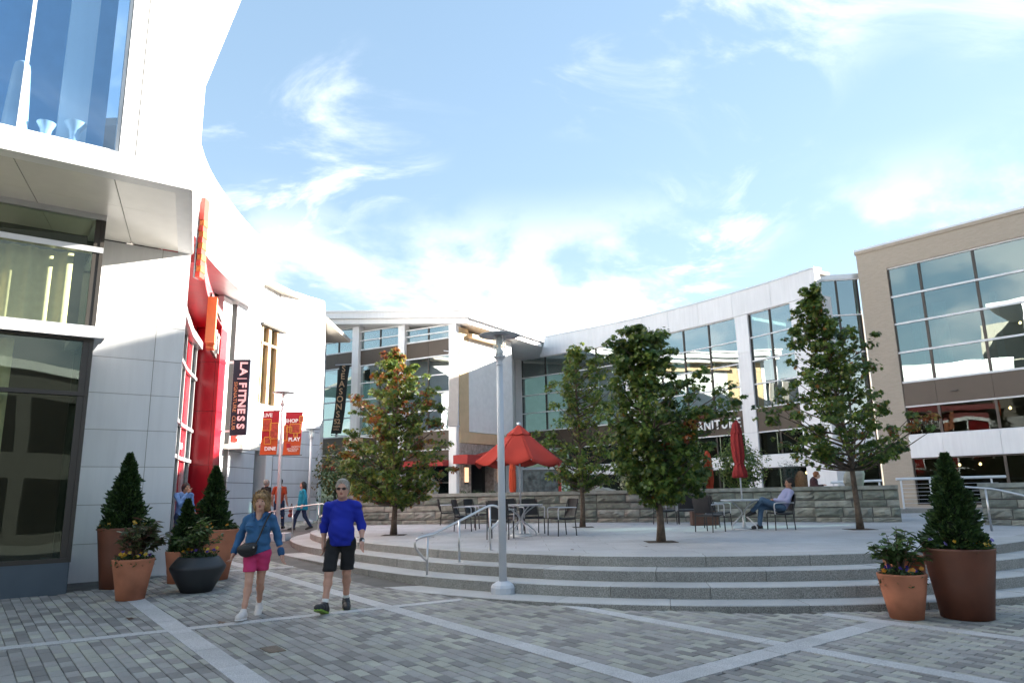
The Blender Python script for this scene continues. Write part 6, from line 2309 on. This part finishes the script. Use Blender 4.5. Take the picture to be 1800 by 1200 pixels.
grown('shorts', m_bsh, p, [('e', (0, 0.0, 0.93), (0.172, 0.132, 0.12)), ('c', hpR, hemR, 0.105, 0.092), ('c', hpL, hemL, 0.105, 0.092)], h=0.008, k=0.02, wr=0.005, cuts=[(0, 0, -1, -0.535)], seed=2)
m_sock = M('white_sock', (0.68, 0.68, 0.66), 0.9)
m_snk = M('black_sneaker', (0.014, 0.016, 0.018), 0.6, var=0.3, scale=25)
m_lime = M('lime_sole', (0.16, 0.30, 0.02), 0.5)
for an, kn in ((anR, knR), (anL, knL)):
    grown('sock', m_sock, p, [('c', an, lerp3(an, kn, 0.16), 0.044, 0.044)], h=0.008)
shoe('shoe', m_snk, m_lime, p, anR, (-0.25, -0.92, 0.30), (0, 0.3, 1), 1.22)
shoe('shoe', m_snk, m_lime, p, anL, (0.22, -0.97, -0.12), (0, -0.1, 1), 1.22)
o = grown('watch', m_blackm, p, [('c', lerp3(wrL, elL, 0.07), lerp3(wrL, elL, 0.15), 0.036, 0.037)], h=0.006)
o = grown('watch', m_alu, p, [('e', tuple(lerp3(wrL, elL, 0.11) + A3(0.02, -0.03, 0.0)), (0.018, 0.014, 0.020))], h=0.005)

# --- woman in denim shirt and pink shorts
gw = gz(-3.5, 9.95)
p = person_root('woman in denim shirt and pink shorts with a black shoulder bag walking towards us', (-3.5, 9.98, gw), rad(6))
hc = (0.03, -0.03, 1.485)
shR, elR, wrR = A3(-0.150, 0.005, 1.262), A3(-0.245, 0.03, 1.02), A3(-0.285, -0.075, 0.825)
shL, elL, wrL = A3(0.175, 0.01, 1.262), A3(0.255, 0.06, 1.01), A3(0.320, 0.02, 0.785)
hpR, knR, anR = A3(-0.075, 0.0, 0.82), A3(-0.055, -0.13, 0.455), A3(-0.085, -0.20, 0.095)
hpL, knL, anL = A3(0.085, 0.0, 0.82), A3(-0.01, 0.07, 0.44), A3(-0.035, 0.27, 0.13)
hpL = A3(0.09, 0.0, 0.82)
knL = A3(0.045, 0.07, 0.44)
anL = A3(0.0, 0.27, 0.13)
skin = head_prims(hc, 1.0) + [('c', (0.016, -0.045, 1.36), (0.014, -0.090, 1.20), 0.048, 0.032, {'k': 0.03}), ('c', (0.015, 0.015, 1.26), (0.03, -0.01, 1.42), 0.058, 0.052, {'k': 0.04}), ('e', (0.01, -0.005, 1.14), (0.145, 0.105, 0.17)), ('e', (0.01, -0.01, 0.92), (0.15, 0.115, 0.15)), ('c', shR, shL, 0.045, 0.045)]
skin += arm_prims(shR, elR, wrR, 0.74) + arm_prims(shL, elL, wrL, 0.74) + leg_prims(hpR, knR, anR, 0.90) + leg_prims(hpL, knL, anL, 0.90)
skin += hand(wrR, elR, 1, (0.3, -1, 0), 0.55, 0.95) + hand(wrL, elL, -1, (-0.2, -1, 0), 0.35, 0.95)
grown('body', m_skin, p, skin, h=0.0085, k=0.03)
face_parts(p, hc, 1.0)
grown('hair', m_hblond, p, [('e', (hc[0], hc[1] + 0.022, hc[2] + 0.040), (0.108, 0.118, 0.106)), ('e', (hc[0] - 0.068, hc[1] + 0.015, hc[2] - 0.03), (0.044, 0.075, 0.100)), ('e', (hc[0] + 0.072, hc[1] + 0.02, hc[2] - 0.03), (0.052, 0.080, 0.100)), ('e', (hc[0], hc[1] + 0.065, hc[2] - 0.02), (0.10, 0.07, 0.10)), ('e', (hc[0], hc[1] - 0.070, hc[2] + 0.075), (0.080, 0.042, 0.040))],
      h=0.008, wr=0.002, subs=[('e', (hc[0], hc[1] - 0.112, hc[2] - 0.036), (0.064, 0.092, 0.090))], seed=4)
m_denim = M('denim_shirt', (0.035, 0.115, 0.24), 0.9, var=0.14, scale=7, bump=0.25, bscale=160)
m_denimd = M('denim_seam', (0.022, 0.075, 0.17), 0.9, var=0.1)
shirt = [('e', (0.01, -0.010, 1.16), (0.165, 0.125, 0.16)), ('e', (0.01, -0.02, 0.98), (0.165, 0.138, 0.19)), ('e', (0.01, -0.01, 0.85), (0.175, 0.135, 0.12)), ('e', (-0.075, -0.105, 1.145), (0.075, 0.055, 0.075)), ('e', (0.09, -0.105, 1.145), (0.075, 0.055, 0.075)), ('c', (-0.035, 0.012, 1.318), shR, 0.042, 0.050), ('c', (0.065, 0.012, 1.318), shL, 0.042, 0.050), ('c', (0.01, 0.015, 1.27), (0.02, 0.01, 1.330), 0.078, 0.064)]
shirt += [('c', shR, elR, 0.057, 0.050), ('c', elR, lerp3(elR, wrR, 0.9), 0.050, 0.038), ('c', shL, elL, 0.057, 0.050), ('c', elL, lerp3(elL, wrL, 0.9), 0.050, 0.038)]
grown('shirt', m_denim, p, shirt, h=0.008, k=0.03, wr=0.0065, cuts=[(0.35, 0, -1, -0.800)], subs=[('c', (0.022, -0.120, 1.40), (0.018, -0.155, 1.195), 0.080, 0.014)], seed=5)
for sd in (-1, 1):
    grown('collar', m_denimd, p, [('c', (0.02 + sd * 0.068, 0.01, 1.35), (0.02 + sd * 0.072, -0.075, 1.315), 0.020, 0.020), ('c', (0.02 + sd * 0.072, -0.075, 1.315), (0.02 + sd * 0.050, -0.140, 1.245), 0.019, 0.012)], h=0.008)
    grown('pocket_flap', m_denimd, p, [('c', (0.01 + sd * 0.088 - 0.045, -0.160, 1.172), (0.01 + sd * 0.088 + 0.045, -0.160, 1.172), 0.010, 0.010)], h=0.006)
    w_, e_ = (wrR, elR) if sd < 0 else (wrL, elL)
    grown('cuff', m_denimd, p, [('c', lerp3(w_, e_, 0.08), lerp3(w_, e_, 0.24), 0.046, 0.048)], h=0.008)
m_pink = M('pink_shorts', (0.50, 0.035, 0.13), 0.9, var=0.08)
grown('shorts', m_pink, p, [('e', (0.01, 0.0, 0.82), (0.160, 0.125, 0.11)), ('c', hpR, lerp3(hpR, knR, 0.64), 0.100, 0.086), ('c', hpL, lerp3(hpL, knL, 0.64), 0.100, 0.086)], h=0.008, k=0.015, wr=0.003, cuts=[(0, 0, -1, -0.585)], seed=6)
m_canvas = M('white_canvas', (0.62, 0.58, 0.55), 0.85)
shoe('shoe', m_canvas, m_ceram, p, anR, (-0.08, -0.98, 0.10), (0, 0.1, 1), 1.03)
shoe('shoe', m_canvas, m_ceram, p, anL, (0.05, -0.85, -0.52), (0, -0.5, 1), 1.03)
pw = p
bag = thing('shoulder_bag', 'black shoulder bag hanging at the hip of the woman in denim', 'bag', (-3.5, 9.98, gw))
bag.rotation_euler.z = rad(6)
strands(pw, hc, (0.112, 0.120, 0.112), 900, [(0.34, 0.20, 0.08), (0.20, 0.11, 0.045), (0.46, 0.31, 0.15)], 0.10, -0.10, True)
m_bag = M('black_leather', (0.012, 0.012, 0.013), 0.45)
grown('bag_body', m_bag, bag, [('e', (-0.085, -0.185, 0.865), (0.125, 0.055, 0.090)), ('c', (-0.17, -0.185, 0.88), (0.0, -0.19, 0.92), 0.045, 0.045)], h=0.008, wr=0.002)
grown('flap', m_bag, bag, [('e', (-0.085, -0.222, 0.885), (0.105, 0.030, 0.055))], h=0.007)
o = MB().tube(catmull3([(0.165, 0.02, 1.352), (0.150, -0.085, 1.30), (0.115, -0.175, 1.18), (0.070, -0.190, 1.05), (0.025, -0.195, 0.95), (0.0, -0.195, 0.90)], 4), 0.012, 6).build('strap', m_bag)
o.parent = bag
o = MB().tube(catmull3([(0.165, 0.02, 1.352), (0.10, 0.13, 1.24), (-0.05, 0.17, 1.05), (-0.195, 0.06, 0.93), (-0.20, -0.12, 0.90), (-0.17, -0.185, 0.89)], 4), 0.012, 6).build('strap', m_bag)
o.parent = bag
o = MB().lathe((0.01, -0.245, 0.905), [(0.002, -0.012), (0.012, -0.008), (0.012, 0.008), (0.002, 0.012)], 10).build('buckle', m_steel)
o.parent = bag
_ = None


# --- generic distant walker
def walker(label, loc, rz, H, skinm, hairm, top, pants, shoes, J=None, sleeve=0.5, long_hair=False, tunic=0.0, h=0.014, bald=False, shorts=1.0, girth=1.0, hunch=0.0):
    s = H / 1.75
    p = person_root(label, loc, rz)
    j = dict(shR=(-0.18, 0, 1.40), elR=(-0.24, 0.05, 1.14), wrR=(-0.26, -0.05, 0.90), shL=(0.18, 0, 1.40), elL=(0.24, 0.05, 1.14), wrL=(0.26, -0.05, 0.90), hpR=(-0.095, 0, 0.92), knR=(-0.10, -0.12, 0.51), anR=(-0.10, -0.18, 0.10), hpL=(0.095, 0, 0.92), knL=(0.10, 0.04, 0.50), anL=(0.10, 0.22, 0.13), head=(0, -0.02, 1.62))
    if J:
        j.update(J)
    j = {k: A3(*v) * s for k, v in j.items()}
    hc = tuple(j['head'])
    ch = (j['shR'] + j['shL']) / 2
    pv = (j['hpR'] + j['hpL']) / 2
    mid = lerp3(pv, ch, 0.55)
    sk = head_prims(hc, s) + [('c', ch, tuple(A3(*hc) + A3(0, 0.01, -0.07) * s), 0.06 * s, 0.055 * s, {'k': 0.04}), ('c', pv, mid, 0.12 * s, 0.12 * s), ('c', mid, ch, 0.12 * s, 0.10 * s), ('c', j['shR'], j['shL'], 0.05 * s, 0.05 * s)]
    for a in 'RL':
        sk += arm_prims(j['sh' + a], j['el' + a], j['wr' + a], s * (0.78 if sleeve > 0.5 else 0.95)) + leg_prims(j['hp' + a], j['kn' + a], j['an' + a], s * 0.82) + hand(j['wr' + a], j['el' + a], 1 if a == 'R' else -1, (0, -1, 0), 0.4, s)
    grown('body', skinm, p, sk, h=h * 0.8)
    face_parts(p, hc, s)
    hp = [('e', (hc[0], hc[1] + 0.025 * s, hc[2] + 0.036 * s), (0.092 * s, 0.108 * s, 0.104 * s)), ('e', (hc[0], hc[1] + 0.05 * s, hc[2] - 0.02 * s), (0.088 * s, 0.075 * s, 0.085 * s))]
    if long_hair:
        hp += [('c', (hc[0], hc[1] + 0.06 * s, hc[2]), (hc[0] + 0.02, hc[1] + 0.11 * s, hc[2] - 0.38 * s), 0.09 * s, 0.05 * s), ('e', (hc[0] - 0.07 * s, hc[1] + 0.03, hc[2] - 0.06 * s), (0.04 * s, 0.06 * s, 0.12 * s)), ('e', (hc[0] + 0.07 * s, hc[1] + 0.03, hc[2] - 0.06 * s), (0.04 * s, 0.06 * s, 0.12 * s))]
    grown('hair', hairm, p, hp, h=0.011, wr=0.003, subs=[('e', (hc[0], hc[1] - 0.125 * s, hc[2] - 0.03 * s), (0.085 * s, 0.11 * s, 0.12 * s))] + ([('e', (hc[0], hc[1] - 0.01, hc[2] + 0.12 * s), (0.075 * s, 0.10 * s, 0.075 * s))] if bald else []))
    g = girth
    hem = pv[2] - (0.04 + tunic) * s
    tp = [('c', pv - A3(0, 0, tunic * s), mid, (0.155 + 0.3 * tunic) * s * g, 0.150 * s * g), ('c', mid, lerp3(mid, ch, 0.75), 0.150 * s * g, 0.135 * s), ('c', ch + A3(-0.04, 0, 0.035) * s, j['shR'], 0.058 * s, 0.056 * s), ('c', ch + A3(0.04, 0, 0.035) * s, j['shL'], 0.058 * s, 0.056 * s), ('c', ch, ch + A3(0, 0, 0.04) * s, 0.08 * s, 0.065 * s)]
    for a in 'RL':
        S, E, W = j['sh' + a], j['el' + a], j['wr' + a]
        if sleeve <= 0.5:
            tp += [('c', S, lerp3(S, E, sleeve * 2), 0.064 * s, 0.062 * s)]
        else:
            tp += [('c', S, E, 0.062 * s, 0.054 * s), ('c', E, lerp3(E, W, (sleeve - 0.5) * 2), 0.053 * s, 0.042 * s)]
    grown('top', top, p, tp, h=h, k=0.035, wr=0.004, cuts=[(0, 0, -1, -hem)])
    pp_ = [('c', pv, pv + A3(0, 0, 0.06) * s, 0.14 * s * g, 0.13 * s * g)]
    for a in 'RL':
        pp_ += [('c', j['hp' + a], j['kn' + a], 0.096 * s, 0.070 * s), ('c', j['kn' + a], lerp3(j['kn' + a], j['an' + a], shorts), 0.068 * s, 0.055 * s)]
    grown('trousers', pants, p, pp_, h=h, k=0.04, wr=0.003)
    for a in 'RL':
        shoe('shoe', shoes, shoes, p, tuple(j['an' + a]), (0, -1, 0.0 if a == 'R' else -0.25), (0, 0, 1), s)
    return p


m_orange_s = M('rust_shirt', (0.34, 0.055, 0.018), 0.9)
m_jean = M('dark_jeans', (0.018, 0.035, 0.085), 0.9)
m_blk = M('black_shirt', (0.012, 0.012, 0.013), 0.9)
m_khaki = M('khaki', (0.16, 0.13, 0.105), 0.9)
m_teal = M('turquoise_tunic', (0.01, 0.27, 0.40), 0.85)
m_lblue = M('pale_blue_jacket', (0.13, 0.24, 0.48), 0.85, var=0.15, scale=14)
m_lav = M('lavender_sweater', (0.32, 0.34, 0.52), 0.9)
m_den2 = M('blue_jeans', (0.05, 0.10, 0.17), 0.9, var=0.15)
m_shoe = M('dark_shoe', (0.02, 0.018, 0.018), 0.5)
walker('man in rust orange shirt and jeans walking away behind the banner post', (-8.55, 26.4, gz(-8.55, 26.4)), rad(180), 1.78, m_skin, m_hblack, m_orange_s, m_jean, m_shoe, sleeve=0.33)
walker('balding man in black shirt and khaki trousers walking away to the door', (-9.15, 26.7, gz(-9.15, 26.7)), rad(150), 1.76, m_skin, m_hgrey, m_blk, m_khaki, m_shoe, sleeve=0.33, bald=True)
walker('woman in turquoise tunic with long dark hair walking to the left', (-7.5, 25.7, gz(-7.5, 25.7)), rad(-62), 1.66, m_skin2, m_hblack, m_teal, m_jean, m_shoe, sleeve=0.92, long_hair=True, tunic=0.16,
       J=dict(knR=(-0.09, -0.20, 0.52), anR=(-0.08, -0.28, 0.10), knL=(0.09, 0.08, 0.50), anL=(0.09, 0.30, 0.14), wrR=(-0.25, -0.10, 0.92)))
hb = thing('handbag', 'red brown handbag carried by the woman in turquoise', 'bag', (-7.85, 25.6, 0.9))
grown('bag_body', M('red_leather', (0.22, 0.03, 0.02), 0.5), hb, [('c', (-0.02, -0.11, 0.06), (0.02, 0.11, 0.06), 0.065, 0.065), ('c', (-0.02, -0.09, 0.22), (0.02, 0.09, 0.22), 0.045, 0.045)], h=0.012, k=0.1)
o = MB().tube(catmull3([(0, -0.08, 0.25), (0, -0.06, 0.40), (0, 0.0, 0.46), (0, 0.06, 0.40), (0, 0.08, 0.25)], 4), 0.012, 6).build('strap', m_potb)
o.parent = hb
walker('man in pale blue jacket bowing his head beside the red doors', (-8.18, 17.9, gz(-8.18, 17.9)), rad(60), 1.74, m_skind, m_hblack, m_lblue, m_jean, m_shoe, sleeve=0.95,
       J=dict(head=(0, -0.11, 1.59), shR=(-0.2, -0.03, 1.42), elR=(-0.22, -0.22, 1.22), wrR=(-0.06, -0.26, 1.48), shL=(0.2, -0.03, 1.42), elL=(0.24, -0.05, 1.15), wrL=(0.2, -0.2, 1.0), knL=(0.1, -0.02, 0.5), anL=(0.1, 0.03, 0.1), knR=(-0.1, -0.02, 0.5), anR=(-0.1, 0.03, 0.1)))
walker('red haired person in dark clothes looking down behind the garden wall', (9.72, 23.6, TZ), rad(75), 1.56, m_skin2, m_hred, M('plaid_dark', (0.05, 0.02, 0.025), 0.9, var=0.5, scale=20), m_jean, m_shoe, sleeve=0.95,
       J=dict(head=(0, -0.13, 1.57), elR=(-0.24, -0.1, 1.15), wrR=(-0.08, -0.3, 1.2), elL=(0.24, -0.1, 1.15), wrL=(0.08, -0.3, 1.2), knL=(0.1, -0.02, 0.5), anL=(0.1, 0.03, 0.1), knR=(-0.1, -0.02, 0.5), anR=(-0.1, 0.03, 0.1)))
wv = thing('woven_urn', 'brown woven urn in the shop window behind the garden wall', 'urn', (9.98, 25.3, TZ))
MB().lathe((9.98, 25.3, TZ), [(0.12, 0.0), (0.16, 0.6), (0.20, 1.0), (0.22, 1.2), (0.19, 1.4), (0.10, 1.55), (0.02, 1.58)], 18).build('body', M('wicker', (0.15, 0.085, 0.04), 0.9, var=0.5, scale=30, bump=1.0, bscale=45), wv, True)
MB().lathe((9.98, 25.3, TZ), [(0.13, -0.001), (0.14, 0.03), (0.125, 0.05)], 18).build('foot', m_potb, wv)
# seated man, facing left, leaning back with crossed legs
walker('man in lavender sweater and jeans leaning back in a cafe chair', (6.62, 18.3, TZ), rad(-88), 1.76, m_skind, m_hblack, m_lav, m_den2, m_shoe, sleeve=0.98, h=0.012,
       J=dict(head=(0.0, 0.30, 1.12), shR=(-0.18, 0.25, 0.90), shL=(0.18, 0.25, 0.90), elR=(-0.27, 0.10, 0.70), wrR=(-0.12, -0.14, 0.70), elL=(0.27, 0.10, 0.70), wrL=(0.10, -0.16, 0.72),
              hpR=(-0.10, 0.02, 0.53), hpL=(0.10, 0.02, 0.53), knR=(-0.12, -0.42, 0.56), anR=(-0.12, -0.50, 0.12), knL=(0.06, -0.44, 0.72), anL=(-0.20, -0.62, 0.46)))

# haze of scattered fallen specks on the terrace
for i, (x, y) in enumerate(((-2.0, 17.8), (-3.9, 18.2), (-2.5, 19.6), (2.4, 13.6), (1.0, 13.2))):
    o = leaf_mesh('fallen_leaf', np.array([(x, y, TZ + 0.012)]), np.array([0.09]), np.array([[0.09, 0.05, 0.025]]), np.array([[0.1, -0.1, 1.0]]), LOBE, m_leaf, None, 0.15, kind=None)
    tag(o, ('fallen leaf on the terrace in front of the orange maple', 'fallen leaf on the terrace left of the orange maple trunk', 'fallen leaf on the terrace behind the orange maple trunk', 'fallen leaf on the terrace beside the dark oak trunk', 'fallen leaf at the terrace edge left of the dark oak')[i], 'leaf', 'fallen leaves on the terrace')
